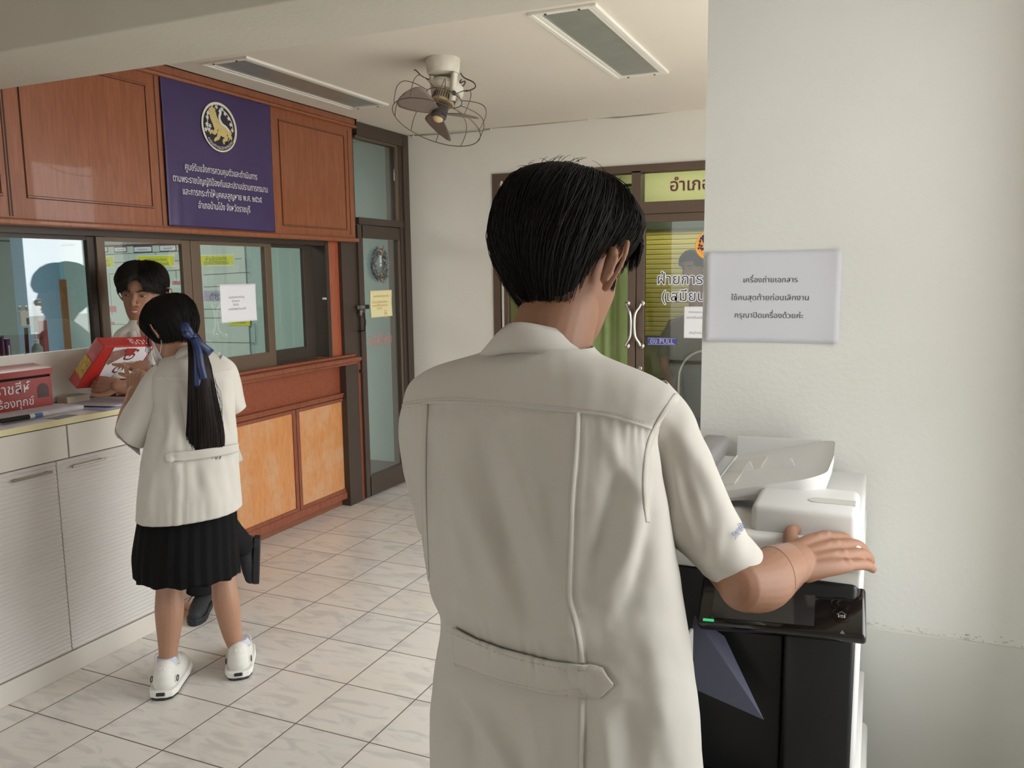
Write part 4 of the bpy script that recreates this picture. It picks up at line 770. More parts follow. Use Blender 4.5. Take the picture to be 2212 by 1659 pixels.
# output tray with a sheet of paper: sloping down towards the front left
b = MB(); tr = [(CX0+0.01,0.70),(xc0-0.01,0.60),(xc0-0.01,0.575),(CX0+0.01,0.68)]
b.prism(tr, frame((0,CY0-0.03,0),(1,0,0),(0,0,1),(0,1,0)), 0.09); b.build('output_tray', m_cb2, cp)
b = MB(); b.prism([(CX0+0.04,0.56),(xc0-0.06,0.50),(xc0-0.1,0.48),(CX0+0.04,0.50)], frame((0,CY0-0.02,0),(1,0,0),(0,0,1),(0,1,0)), 0.05); b.build('tray_slope', m_cb2, cp)
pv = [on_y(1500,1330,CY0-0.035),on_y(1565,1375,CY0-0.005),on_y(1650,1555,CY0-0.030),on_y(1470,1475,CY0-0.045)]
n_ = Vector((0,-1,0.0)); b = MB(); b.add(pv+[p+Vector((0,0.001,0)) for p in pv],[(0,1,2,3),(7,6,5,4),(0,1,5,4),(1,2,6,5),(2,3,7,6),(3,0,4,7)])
tag(b.build('copied_sheet', mat('shaded_copy_paper',S(86,88,106),0.8)),'bluish white copied sheet lying in the output tray of the photocopier','paper')  # shade of the output cavity is put into the paper's dark colour
# control panel, tilted
pc = [on_y(1512,1245,CY0+0.02),on_y(1862,1268,CY0+0.02),on_y(1855,1382,CY0-0.055),on_y(1504,1345,CY0-0.055)]
ux = (pc[1]-pc[0]).normalized(); uy = (pc[0]-pc[3]); uy = (uy-ux*uy.dot(ux)).normalized(); un = ux.cross(uy)
wP = (pc[1]-pc[0]).length; hP = (pc[0]-pc[3]).length; PM = frame(pc[3], ux, uy, un)
panel = None
b = MB(); b.obox(PM@Matrix.Translation((wP/2,hP/2,-0.012)), wP, hP, 0.024, 0, 0.006); panel = b.build('control_panel', m_cb2, cp, smooth='auto')
b = MB(); b.obox(PM@Matrix.Translation((wP*.40,hP*.50,0.0008)), wP*.62, hP*.74, 0.0016, 0, 0); b.build('touch_screen', m_cs, panel)
b = MB(); b.obox(PM@Matrix.Translation((wP*.075,hP*.07,0.001)), 0.018, 0.004, 0.002); b.build('status_light', mat('green_status_light',S(60,200,120),0.4,emit=S(70,220,140),emit_s=0.5), panel)
m_ic = mat('white_icon',S(226,226,220),0.5); m_id = mat('dim_icon',S(120,110,92),0.5)
IM = lambda u, v: PM@Matrix.Translation((u*wP, v*hP, 0.0012))
b = MB()
def ipoly(u, v, pts, s_, mi=0): M = IM(u,v); b.add([M@Vector((x*s_,y*s_,0)) for x,y in pts],[tuple(range(len(pts)))],mi)
hu, hv = .865,.40
for p_ in ([(-1.1,.1),(-.9,-.02),(0,.62),(0,.86)],[(1.1,.1),(0,.86),(0,.62),(.9,-.02)],[(-.72,0.05),(-.5,0.05),(-.5,-.72),(-.72,-.72)],[(.5,.05),(.72,.05),(.72,-.72),(.5,-.72)],[(-.72,-.55),(.72,-.55),(.72,-.74),(-.72,-.74)],[(-.32,-.1),(.32,-.1),(.32,-.4),(-.32,-.4)]): ipoly(hu,hv,p_,0.0075)
ipoly(.80,.83,[(-.3,-.3),(.3,-.3),(.3,.3),(-.3,.3)],0.004); ipoly(.905,.845,[(-.3,-.3),(.3,-.3),(.3,.3),(-.3,.3)],0.003)
M = IM(.935,.82); nn = 20
b.add([M@Vector((r*0.0045*math.cos(a),r*0.0045*math.sin(a),0)) for r in (.75,1) for a in [math.radians(120+300*k/nn) for k in range(nn+1)]],[(k,k+1,nn+2+k,nn+1+k) for k in range(nn)],1); ipoly(.935,.835,[(-.1,-.3),(.1,-.3),(.1,.8),(-.1,.8)],0.0045,1)
for u_, v_ in ((.80,.93),(.10,.14)): ipoly(u_,v_,[(-1,0),(0,.7),(0,.3),(1,.3),(1,-.3),(0,-.3),(0,-.7)],0.004,1)
ipoly(.87,.06,[(-1,-.8),(1,-.8),(0,.9)],0.004,1)
M = IM(.855,.63); b.add([M@Vector((r*0.005*math.cos(a)+o_x,r*0.005*math.sin(a),0)) for r,o_x in ((1,0),(.85,.0018)) for a in [math.radians(60+240*k/nn) for k in range(nn+1)]],[(k,k+1,nn+2+k,nn+1+k) for k in range(nn)],1)
b.build('button_icons',[m_ic,m_id],panel,fix=False)
b = MB()
for u_, v_ in ((hu,hv),(.855,.63)): b.lathe([(0.014,0),(0.0145,0.0005),(0.0125,0.001)],28,IM(u_,v_)@Matrix.Translation((0,0,-0.001)))
b.build('buttons', m_cb2, panel, smooth='auto')
# scanner bed and lid
zs_ = on_y(1868,1240,CY0).z; zl0 = on_y(1868,1165,CY0+0.012).z
b = MB(); b.box(CX0,CX1-0.003,CY0+0.006,CY1,zf-0.012,zf+0.018,bev=0.006); b.build('scanner_bed', m_cw, cp, smooth='auto')
b = MB(); b.box(CX0+0.004,CX1-0.004,CY0+0.002,CY1-0.02,zf+0.019,zl0-0.012,bev=0.010)
b.build('platen_lid', m_cw, cp, smooth='auto')
xr0 = on_y(1625,1140,CY0+0.06).x; zr_ = zl0+0.034
b = MB(); b.box(xr0,CX1-0.012,CY0+0.035,CY0+0.20,zl0-0.02,zr_,bev=0.012); b.build('lid_rise', m_cw, cp, smooth='auto')
b = MB(); xg = on_y(1745,1105,CY0+0.10).x; n=20
gp = [(xg+0.016+0.016*math.cos(a),0.016*math.sin(a)) for a in [math.radians(90+180*k/n) for k in range(n+1)]]+[(CX1-0.018,-0.016),(CX1-0.018,0.016)]
b.prism(gp, frame((0,CY0+0.10,zr_-0.004),(1,0,0),(0,1,0),(0,0,1)), 0.0052); b.build('finger_grip', m_cg, cp)
# document feeder: tray rising to the right and its housing at the left
ZA = zr_+0.02
tp = lambda x, y, Y: on_y(x, y, Y)
t_bl = tp(1536,957,CY1-0.03); t_br = tp(1792,964,CY1-0.03); t_fr = tp(1797,1032,CY0+0.16); t_fl = tp(1570,1078,CY0+0.16)
t_bl = Vector((CX0+0.10,CY1-0.03,ZA+0.02)); 
dzx = (t_fr.z-t_fl.z)/(t_fr.x-t_fl.x)
dzx = 0.25; t_fr.z = 1.158; xH = 2.86; xL, xR = 2.99, 3.203; yF, yK = CY0+0.16, CY1-0.04
def ztray(x): return t_fr.z+(x-t_fr.x)*dzx
out = []
rc = 0.05
for cxx, cyy, a0 in ((xR-rc,yK-rc,0),): out += [(cxx+rc*math.cos(math.radians(a)),cyy+rc*math.sin(math.radians(a))) for a in range(90,-1,-10)]
out += [(xR+0.004,(yF+yK)/2)]
out += [(xR-rc+rc*math.cos(math.radians(a)),yF+rc+rc*math.sin(math.radians(a))) for a in range(0,-91,-10)]
out += [(xL,yF),(xL,yK)]
b = MB(); n = len(out)
ins = [((x-(xL+xR)/2)*.97+(xL+xR)/2,(y-(yF+yK)/2)*.96+(yF+yK)/2) for x,y in out]
vs = [(x,y,ztray(x)) for x,y in ins]+[(x,y,ztray(x)+0.003) for x,y in out]+[(x,y,ztray(x)-0.012) for x,y in out]+[(x,y,max(zl0+0.004,ztray(x)-0.034)) for x,y in ins]
fs = [tuple(range(n))]+[tuple(range(3*n,4*n))[::-1]]+[(k*n+i,k*n+(i+1)%n,(k+1)*n+(i+1)%n,(k+1)*n+i) for k in range(3) for i in range(n)]
b.add(vs,fs); b.build('feeder_tray', m_cw, cp, smooth='auto')
b = MB(); xh = xH+0.115; b.prism([(CX0+0.01,zr_-0.01),(xH+0.05,zr_-0.01),(xH+0.06,zl0+0.002),(xh-0.02,ztray(xh)+0.012),(xH+0.07,ztray(xh)+0.040),(xH+0.0,ztray(xh)+0.052),(CX0+0.03,ztray(xh)+0.03),(CX0+0.01,ztray(xH))], frame((0,yF+0.0,0),(1,0,0),(0,0,1),(0,1,0)), yK-yF); b.build('feeder_housing', m_cw, cp, smooth='auto')
b = MB(); xw = 3.07; b.prism([(CX0+0.02,zl0-0.005),(xw-0.04,zl0-0.005),(xw,ztray(xw)-0.024),(CX0+0.02,zl0+0.012)], frame((0,yK,0),(1,0,0),(0,0,1),(0,-1,0)), yK-yF-0.02); b.build('feeder_base', m_cw, cp)
b = MB(); b.prism([(xL,ztray(xL)-0.03),(xR-0.05,ztray(xR-0.05)-0.03),(xR-0.03,ztray(xR-0.03)+0.004),(xL+0.10,ztray(xL+.10)+0.022),(xL,ztray(xL)+0.045)], frame((0,yK+0.014,0),(1,0,0),(0,0,1),(0,-1,0)), 0.016); b.build('tray_fence', m_cw, cp)
# paper guides: recessed beige sliders and two upright triangular fins
xgd = on_y(1610,1000,-3.1).x
ym = (yF+yK)/2
for x0_, x1_, y0_, y1_ in ((xL+0.004,max(xL+0.03,xgd+0.03),ym,yK-0.07),(xL+0.004,max(xL+0.02,xgd-0.005),yF+0.06,ym-0.004)):
    b = MB(); b.prism([(x0_,ztray(x0_)-0.002),(x1_,ztray(x1_)-0.002),(x1_,ztray(x1_)+0.0022),(x0_,ztray(x0_)+0.0022)], frame((0,y1_,0),(1,0,0),(0,0,1),(0,-1,0)), y1_-y0_); b.build('guide_plate', mat('guide_plate_plastic',S(216,213,205),0.45), cp)
for p0, p1, p2 in (((1603,1016),(1618,997),(1627,1012)),((1692,1009),(1708,991),(1717,1005))):
    Yf = -3.12; a, c, e = on_y(*p0,Yf), on_y(*p1,Yf), on_y(*p2,Yf); zb0 = ztray(a.x); zb1 = ztray(e.x)
    b = MB(); b.prism([(a.x,a.z-0.002),(e.x,e.z-0.002),(c.x+0.003,c.z-0.002),(c.x,c.z),(c.x-0.003,c.z-0.002)], frame((0,Yf,0),(1,0,0),(0,0,1),(0,1,0)), 0.004); b.build('guide_fin', m_cw, cp)
b = MB(); b.box(xH+0.06,xH+0.118,yF+0.10,yK-0.03,zl0+0.02,zl0+0.062,bev=0.012); b.build('feed_cover', m_cd, cp, smooth='auto')
for xx, yy in ((CX0+0.05,CY0+0.08),(CX1-0.05,CY0+0.08),(CX0+0.05,CY1-0.05),(CX1-0.05,CY1-0.05)): MB().lathe([(0.02,0),(0.022,0.02),(0.02,0.045)],16,Matrix.Translation((xx,yy,0))).build('castor', m_dark, cp)
# ================================================================ people: shared builders
def catmull(ctrl, per=8):
    out = []; n = len(ctrl); V = [tuple(float(q) for q in c) for c in ctrl]
    for i in range(n-1):
        p0, p1, p2, p3 = V[max(i-1,0)], V[i], V[i+1], V[min(i+2,n-1)]
        for k in range(per):
            t = k/per; out.append(tuple(0.5*(2*b+(-a+c)*t+(2*a-5*b+4*c-d)*t*t+(-a+3*b-3*c+d)*t**3) for a,b,c,d in zip(p0,p1,p2,p3)))
    out.append(V[-1]); return out
def limb(mb, pts, rads, per=6, n=18, flat=1.0):
    q = catmull([tuple(p)+(r,) for p, r in zip(pts, rads)], per); P = [Vector(a[:3]) for a in q]; R = [max(.001,a[3]) for a in q]
    d0 = (P[0]-P[1]).normalized(); d1 = (P[-1]-P[-2]).normalized(); hp = []; hr = []; tp_ = []; tr_ = []
    for k in (4,3,2,1): a = k/4*math.pi/2*0.96; hp.append(P[0]+d0*R[0]*math.sin(a)); hr.append(R[0]*math.cos(a))
    for k in (1,2,3,4): a = k/4*math.pi/2*0.96; tp_.append(P[-1]+d1*R[-1]*math.sin(a)); tr_.append(R[-1]*math.cos(a))
    mb.tube(hp+P+tp_, hr+R+tr_, n); return mb
def ball(mb, c, rx, ry=None, rz=None, M=None, n=20):
    ry = ry or rx; rz = rz or rx; T = (M or Matrix.Identity(4))
    vs = []; fs = []; L = n//2
    for i in range(L+1):
        t = math.pi*i/L; rr = max(1e-3, math.sin(t))
        for k in range(n):
            a = 2*math.pi*k/n; vs.append(T@Vector((c[0]+rx*rr*math.cos(a), c[1]+ry*rr*math.sin(a), c[2]+rz*math.cos(t))))
    for i in range(L):
        for k in range(n): fs.append((i*n+k, i*n+(k+1)%n, (i+1)*n+(k+1)%n, (i+1)*n+k))
    fs += [tuple(range(n)), tuple(L*n+k for k in range(n))[::-1]]
    return mb.add(vs, fs)
def fuse(name, mb, m, parent, voxel=0.004, smooth=6, fac=0.5):
    """one continuous skin grown around the limbs"""
    o = mb.build(name+'_raw', m); r = o.modifiers.new('r','REMESH'); r.mode = 'VOXEL'; r.voxel_size = voxel; r.use_smooth_shade = True
    s_ = o.modifiers.new('s','SMOOTH'); s_.iterations = smooth; s_.factor = fac
    dg = bpy.context.evaluated_depsgraph_get(); dg.update(); me = bpy.data.meshes.new_from_object(o.evaluated_get(dg)); old = o.data
    bpy.data.objects.remove(o); bpy.data.meshes.remove(old); me.name = name
    me.polygons.foreach_set('use_smooth', [True]*len(me.polygons))
    me.materials.clear(); me.materials.append(m)
    ob = bpy.data.objects.new(name, me); COL.objects.link(ob)
    if parent is not None: ob.parent = parent; ob.matrix_parent_inverse = parent.matrix_basis.inverted()
    return ob
# ---- head
HS = [  # height, front, back, half width (metres, ear-level origin at mid head; chin at 0)
 (0.000,.080,.040,.016),(0.010,.090,.010,.032),(0.030,.092,-.030,.048),(0.055,.094,-.062,.058),(0.082,.093,-.080,.065),(0.108,.090,-.092,.070),
 (0.135,.094,-.099,.0745),(0.160,.092,-.101,.0765),(0.185,.078,-.094,.071),(0.203,.058,-.079,.060),(0.217,.030,-.054,.043),(0.225,.0,-.025,.020)]
HC = catmull(HS, 6)
def head_r(a, z):   # point of the skull at angle a (0 = right, 90 deg = face) and height z
    z = min(max(z, HC[0][0]), HC[-1][0]); i = 0
    while i < len(HC)-2 and HC[i+1][0] < z: i += 1
    t = (z-HC[i][0])/max(1e-6, HC[i+1][0]-HC[i][0]); f, bk, hw = [HC[i][k]+(HC[i+1][k]-HC[i][k])*t for k in (1,2,3)]
    mid = (f+bk)/2; hl = (f-bk)/2; c, s_ = math.cos(a), math.sin(a); e = 2.25
    k = (abs(c)**e+abs(s_)**e)**(-1/e)
    return Vector((hw*k*c, mid+hl*k*s_, z))
def head_into(mb, M, face=True, ears=(1,-1), ear_s=1.0):
    na, nz = 56, 44; vs = []
    def dent(v):
        if not face: return v
        for sx in (1,-1):
            d = (v-Vector((sx*.031,.088,.116))).length; v = v+Vector((0,-.0075,0))*math.exp(-(d/.016)**2)
            d = (v-Vector((sx*.031,.094,.134))).length; v = v+Vector((0,.003,0))*math.exp(-(d/.014)**2)
            d = (v-Vector((sx*.045,.075,.088))).length; v = v+Vector((sx*.002,.003,0))*math.exp(-(d/.018)**2)
        d = (v-Vector((0,.094,.052))).length; v = v+Vector((0,.004,0))*math.exp(-(d/.018)**2)
        return v
    for j in range(nz+1):
        z = .225*(0.5-0.5*math.cos(math.pi*j/nz)) if False else .225*j/nz
        for i in range(na): vs.append(M@dent(head_r(2*math.pi*i/na, z)))
    fs = [(j*na+i, j*na+(i+1)%na, (j+1)*na+(i+1)%na, (j+1)*na+i) for j in range(nz) for i in range(na)]+[tuple(range(na))[::-1], tuple(nz*na+i for i in range(na))]
    mb.add(vs, fs)
    T = lambda *p: M@Vector(p)
    limb(mb, [T(0,.088,.124),T(0,.098,.104),T(0,.110,.090),T(0,.109,.082)], [.0075,.0085,.0105,.0085], 5, 14)
    for sx in (1,-1): ball(mb, (sx*.0125,.098,.081), .0075,.0095,.0065, M, 12)
    for sx in ears:
        e = ear_s; Ex = lambda y, z, o=0: T(sx*(.0715+o*e*1.5+.012*e*max(0,-(y))/.02*.55), -.006+y*e, .098+z*e)
        # outer rim, inner fold, bowl and lobe
        limb(mb, [Ex(.012,.012,.004),Ex(.014,.028,.008),Ex(.004,.037,.014),Ex(-.010,.034,.019),Ex(-.018,.020,.021),Ex(-.018,.002,.019),Ex(-.012,-.014,.013),Ex(-.002,-.022,.007),Ex(.004,-.020,.003)], [.003,.0034,.0036,.0038,.0038,.0036,.0040,.0056,.0045], 5, 10)
        limb(mb, [Ex(.0,.020,.008),Ex(-.010,.014,.012),Ex(-.010,-.002,.010),Ex(-.004,-.010,.006)], [.003,.0032,.0032,.003], 4, 10)
        limb(mb, [Ex(-.004,.024,.006),Ex(-.010,.006,.007),Ex(-.004,-.012,.004)], [.008,.009,.007], 4, 12)
        limb(mb, [Ex(.010,.004,.004),Ex(.008,-.006,.004)], [.004,.0038], 3, 10)
def face_parts(M, parent, skin_dark, look=0.0, smile=True):
    T = lambda *p: M@Vector(p)
    me_ = mat('eye_white',S(214,206,198),0.25); mi_ = mat('dark_iris',S(26,18,14),0.12); br_ = mat('black_eyebrow',S(28,22,20),0.7); lp = mat('lips',S(164,98,88),0.45); th = mat('teeth',S(220,214,204),0.3)
    for sx in (1,-1):
        b = MB(); ball(b, (sx*.031,.0755,.1155), .0125,.0105,.0044, M, 16); e = b.build('eye', me_, parent, smooth=True)
        b = MB(); ball(b, (sx*.031+look,.0835,.1155), .0056,.0035,.0046, M, 14); b.build('iris', mi_, e, smooth=True)
        b = MB(); limb(b, [T(sx*.018,.087,.1165),T(sx*.026,.0885,.1190),T(sx*.036,.0865,.1190),T(sx*.0445,.080,.117)], [.0011,.0024,.0026,.0012], 4, 8); b.build('eyelid', skin_dark, parent, smooth=True)
        b = MB(); limb(b, [T(sx*.017,.0855,.1125),T(sx*.031,.0865,.1112),T(sx*.044,.079,.1135)], [.0012,.0022,.001], 4, 8); b.build('lower_lid', skin_dark, parent, smooth=True)
        b = MB(); limb(b, [T(sx*.014,.0945,.1310),T(sx*.026,.0955,.1365),T(sx*.038,.0905,.1365),T(sx*.050,.080,.131)], [.0022,.0034,.003,.0012], 4, 8); b.build('eyebrow', br_, parent, smooth=True)
    w_ = .025 if smile else .021
    b = MB(); limb(b, [T(-w_,.086,.0575),T(-.010,.0975,.0590),T(0,.0985,.0578),T(.010,.0975,.0590),T(w_,.086,.0575)], [.0012,.0034,.0030,.0034,.0012], 5, 10); b.build('upper_lip', lp, parent, smooth=True)
    b = MB(); limb(b, [T(-w_*.95,.086,.0555),T(-.010,.0955,.0470),T(0,.0965,.0462),T(.010,.0955,.0470),T(w_*.95,.086,.0555)], [.0012,.0036,.0042,.0036,.0012], 5, 10); b.build('lower_lip', lp, parent, smooth=True)
    if smile: b = MB(); limb(b, [T(-.018,.0885,.0545),T(0,.0955,.0525),T(.018,.0885,.0545)], [.0022,.0042,.0022], 5, 10); b.build('teeth', th, parent, smooth=True)
# ---- hair: a cap over the skull with strands combed over it
def hair_on(name, M, parent, m, zlow, thick, nstr=1500, seed=1, comb=None, over=0.012, jit=0.004, wid=0.0009, fly=0):
    rng = random.Random(seed); b = MB(); na, nt = 96, 34; top = .225
    def surf(u, t, lift=0.0):
        a = 2*math.pi*u; zl = zlow(math.degrees(a) % 360); tt = t
        z = zl+(top-zl)*(math.cos(tt*math.pi/2)**0.85 if tt < 1 else 0.0)
        p = head_r(a, max(z, .002)); c = Vector((0, p.y*0.15, .10)); n = (p-Vector((0,-.004,.115))); n.normalize()
        th_ = thick(math.degrees(a) % 360, tt)
        return p+n*(th_+lift)
    def capf(u, t):
        p = surf(u, t); q = noise.noise((math.cos(2*math.pi*u)*14, math.sin(2*math.pi*u)*14, t*1.5)); n = (p-Vector((0,-.004,.115))).normalized()
        return M@(p+n*(0.0035*q*t))
    b.grid(capf, na, nt, cu=True); k0 = len(b.v); b.add([capf(i/na, 0.0) for i in range(na)], [tuple(range(na))])
    inner = lambda u, t: M@(surf(u, 1.0-t*0.08)-(surf(u,1.0)-Vector((0,-.004,.115))).normalized()*(thick(math.degrees(2*math.pi*u)%360,1.0)*t*0.95))
    b.grid(inner, na, 4, cu=True)
    for _ in range(nstr):
        u0 = rng.random(); t0 = rng.random()**1.5*0.75; L = 0.25+0.5*rng.random(); pts = []; rr = []
        du = rng.gauss(0,.012); lift0 = abs(rng.gauss(0.0006,0.0016)); end = min(1.0+over*rng.random()*4, t0+L)
        for k in range(7):
            f = k/6; t = t0+(end-t0)*f; u = u0+du*f+(comb(u0*360,t)*f/360 if comb else 0)
            lf = lift0+0.0022*math.sin(f*math.pi)*rng.random()
            p = surf(u, min(t,1.0), lf)
            if t > 1.0: p = p+(surf(u,1.0,lf)-surf(u,.97,lf))*((t-1.0)/.03)
            pts.append(M@p); rr.append(wid*(1-.75*abs(f-.35)))
        b.tube(pts, rr, 3, caps=False)
    for _ in range(fly):
        u0 = rng.random(); t0 = rng.random()*.30; p = surf(u0, t0, 0.0); d = Vector((rng.gauss(0,1),rng.gauss(0,1),abs(rng.gauss(.5,.5)))).normalized(); n = (p-Vector((0,-.004,.115))).normalized(); ln = .018+.030*rng.random()
        b.tube([M@(p+d*ln*f*0.9+n*(ln*.75*math.sin(f*2.2))) for f in (0,.25,.5,.75,1)], [.00045,.00045,.0004,.0003,.0002], 3, caps=False)
    return b.build(name, m, parent, smooth=True, fix=False)
# ---- hand: five fingers grown from the palm; x along the fingers, y to the thumb, z out of the back of the hand
FING = [((.086,.026),(.043,.026,.021),.0088),((.088,.005),(.047,.029,.022),.0090),((.083,-.0155),(.043,.027,.021),.0086),((.074,-.034),(.034,.021,.018),.0076)]
def hand_into(mb, M, curls, spread=(4,1,-2,-7), thumb=((.022,.024,-.006),(.052,.050,-.014),(.082,.062,-.018),(.106,.066,-.020)), sc=1.0, wrist_r=.026, lifts=(0,0,0,0)):
    tips = []
    for (bs, ph, r), cu, sp, lf in zip(FING, curls, spread, lifts):
        p = Vector((bs[0],bs[1],0.0)); limb(mb, [M@(Vector((-.004,bs[1]*.55,0))*sc), M@(Vector((.045,bs[1]*.85,.002))*sc), M@(p*sc)], [.0155*sc,.0142*sc,(r+.0034)*sc], 5, 14); ball(mb, (bs[0]*sc,bs[1]*sc,.0055*sc), .0095*sc, .0075*sc, .0085*sc, M, 12); limb(mb, [M@(Vector((.01,bs[1]*.6,.012))*sc), M@(Vector((bs[0]*.8,bs[1]*.95,.0125))*sc)], [.0030*sc,.0036*sc], 3, 8)
        pts = [p]; ang = math.radians(lf); sa = math.radians(sp)
        for L_, c in zip(ph, cu):
            ang -= math.radians(c); p = p+Vector((math.cos(ang)*math.cos(sa)*L_, math.cos(ang)*math.sin(sa)*L_, math.sin(ang)*L_)); pts.append(p)
        limb(mb, [M@(q*sc) for q in pts], [(r+.0018)*sc,(r+.0014)*sc,(r+.0004)*sc,(r-.0014)*sc], 5, 14)
        for q in pts[1:3]: ball(mb, tuple((q+Vector((0,0,.0022)))*sc), .0075*sc, (r+.0006)*sc, (r)*sc, M, 12)
        tips.append((M@(pts[-1]*sc), M@(pts[-2]*sc), ang))
    limb(mb, [M@(Vector(q)*sc) for q in thumb], [.0165*sc,.0125*sc,.0105*sc,.0085*sc], 6, 14)
    limb(mb, [M@(Vector((.02,.012,-.008))*sc), M@(Vector((.062,.0,-.007))*sc)], [.018*sc,.015*sc], 4, 14)
    limb(mb, [M@(Vector((.01,-.02,-.006))*sc), M@(Vector((.058,-.026,-.005))*sc)], [.016*sc,.012*sc], 4, 14)
    return tips
# ---- cloth lofted through cross-sections (centre, half vector across, half vector deep)
def loft(secs, nu, per, disp=None, power=2.2, close_top=False, close_bot=False):
    flat = [tuple(c)+tuple(h)+tuple(d) for c, h, d in secs]; q = catmull(flat, per); nv = len(q); vs = []; fs = []
    for j, r in enumerate(q):
        c, h, d = Vector(r[0:3]), Vector(r[3:6]), Vector(r[6:9])
        for i in range(nu):
            a = 2*math.pi*i/nu; co, si = math.cos(a), math.sin(a); k = (abs(co)**power+abs(si)**power)**(-1/power)
            p = c+h*(k*co)+d*(k*si)
            if disp: p = disp(p, (h*co/max(1e-6,h.length_squared)+d*si/max(1e-6,d.length_squared)).normalized(), i/nu, j/(nv-1))
            vs.append(p)
    for j in range(nv-1):
        for i in range(nu): fs.append((j*nu+i, j*nu+(i+1)%nu, (j+1)*nu+(i+1)%nu, (j+1)*nu+i))
    if close_bot: fs.append(tuple(range(nu))[::-1])
    if close_top: fs.append(tuple((nv-1)*nu+i for i in range(nu)))
    return vs, fs
def cloth(name, parts, m, parent, thick=0.0016):
    b = MB()
    for vs, fs in parts: b.add(vs, fs)
    o = b.build(name, m, parent, smooth=True); s_ = o.modifiers.new('s','SOLIDIFY'); s_.thickness = thick; s_.offset = -1; return o
def project(p):
    d = p-CAM_C; z = d.dot(_fwd); return (IMG_W/2+CAM_F*d.dot(_right)/z, IMG_H/2-CAM_F*d.dot(_up)/z)
def seg_d(px, py, poly):   # distance to a polyline, side of it, and how far along it
    best = (1e9, 0, 0); n = len(poly)-1
    for i in range(n):
        ax, ay = poly[i]; bx_, by_ = poly[i+1]; dx, dy = bx_-ax, by_-ay; L2 = dx*dx+dy*dy
        t = min(1, max(0, ((px-ax)*dx+(py-ay)*dy)/L2)); ex, ey = px-(ax+dx*t), py-(ay+dy*t); dd = math.hypot(ex, ey)
        if dd < best[0]: best = (dd, 1 if ex*dy-ey*dx > 0 else -1, (i+t)/n)
    return best
m_skin = mat('warm_tan_skin', S(152,110,86), 0.55, bump=0.06, bscale=420, var=0.05, vscale=14, sss=0.12)
m_skin2 = mat('light_tan_skin', S(170,128,104), 0.5, bump=0.05, bscale=420, var=0.04, vscale=14, sss=0.12)
m_lid = mat('eyelid_skin', S(128,84,64), 0.55)
m_hair = mat('black_hair', S(30,26,24), 0.58, spec=0.2)
m_hair2 = mat('dark_brown_black_hair', S(33,25,23), 0.58, spec=0.2)
def cloth_mat(name, col, rough=0.85, weave=900):
    m = mat(name, col, rough, bump=0.05, bscale=weave, var=0.02, vscale=6); b = m.node_tree.nodes['Principled BSDF']; b.inputs['Sheen Weight'].default_value = 0.15; return m
m_shirt = cloth_mat('cream_uniform_cloth', S(203,198,189))
m_trou = mat('black_trouser_cloth', S(28,27,30), 0.9, bump=.04, bscale=700, spec=.2); m_skirt = mat('black_skirt_cloth', S(15,14,15), 0.9, bump=.04, bscale=700, spec=.2); m_shoe = mat('black_shoe', S(36,36,40), 0.5)
VH = Vector((math.sin(CAM_YAW), -math.cos(CAM_YAW), 0))      # level direction towards the photographer
VR = Vector((math.cos(CAM_YAW), math.sin(CAM_YAW), 0))
# ================================================================ the young man at the photocopier
man = thing('person','person in a cream short-sleeved uniform shirt seen from behind, right hand resting on the photocopier','person',(2.84,-3.70,0))
P0 = Vector((2.838,-3.70,1.2))
Mp = lambda x, y, dy=0.0: on_plane(x, y, P0-VH*dy, VH)        # dy: further from the photographer
BF = Vector((0.03,1,0)).normalized(); BRt = Vector((BF.y,-BF.x,0))   # where he faces, and his right
def tsec(y, L, R, deep, dy=0.0, tilt=0.0):
    a, c = Mp(L,y,dy), Mp(R,y,dy); w_ = (c-a).length/2; cph, sph = BRt.dot(VR), BF.dot(VR)
    hw = math.sqrt(max(1e-6, (w_**2-(deep*sph)**2)))/abs(cph); return ((a+c)/2, BRt*hw, BF*deep)
secs = [tsec(*s) for s in ((1740,930,1506,.150),(1659,930,1501,.148),(1560,928,1494,.145),(1470,938,1487,.138),(1395,950,1478,.130),(1340,950,1469,.128),(1290,930,1461,.130),(1210,922,1450,.128),(1130,911,1436,.125),(1060,895,1424,.122),(1000,884,1412,.120),
        (940,874,1404,.116),(895,868,1408,.110),(868,868,1432,.102),(846,874,1440,.094),(826,890,1424,.086),(808,915,1398,.079),(792,950,1362,.073),(778,993,1324,.068),(764,1036,1292,.064),(748,1066,1276,.061))]
RIPPLE = [ # (polyline in survey coordinates, half width, height in metres)
 ([(985,930),(1000,1050),(1060,1200),(1120,1360)],26,.0045),([(1040,900),(1062,1050),(1110,1210),(1170,1390)],24,-.004),([(1100,905),(1120,1020),(1175,1180),(1215,1300)],26,.0035),
 ([(1395,960),(1385,1060),(1350,1200),(1290,1310)],26,.0055),([(1408,1010),(1410,1120),(1380,1260),(1330,1370)],22,-.005),([(1340,930),(1335,1040),(1300,1180),(1270,1270)],22,-.0042),([(1310,925),(1340,1010),(1390,1090)],18,.003),
 ([(930,930),(940,1080),(965,1200)],18,-.004),([(955,1000),(985,1150),(1030,1300)],20,.004),
 ([(1000,1500),(1060,1580),(1100,1659),(1110,1720)],22,.006),([(945,1470),(1010,1580),(1040,1720)],20,-.006),([(1400,1330),(1420,1480),(1440,1659)],30,.004),([(1350,1510),(1365,1600),(1370,1720)],26,-.0045),([(1150,1520),(1165,1600),(1175,1720)],24,.004),([(1300,1520),(1310,1620),(1315,1720)],20,.003)]
YOKE = [(850,884),(945,872),(1060,876),(1240,893),(1320,903),(1412,930),(1470,960)]
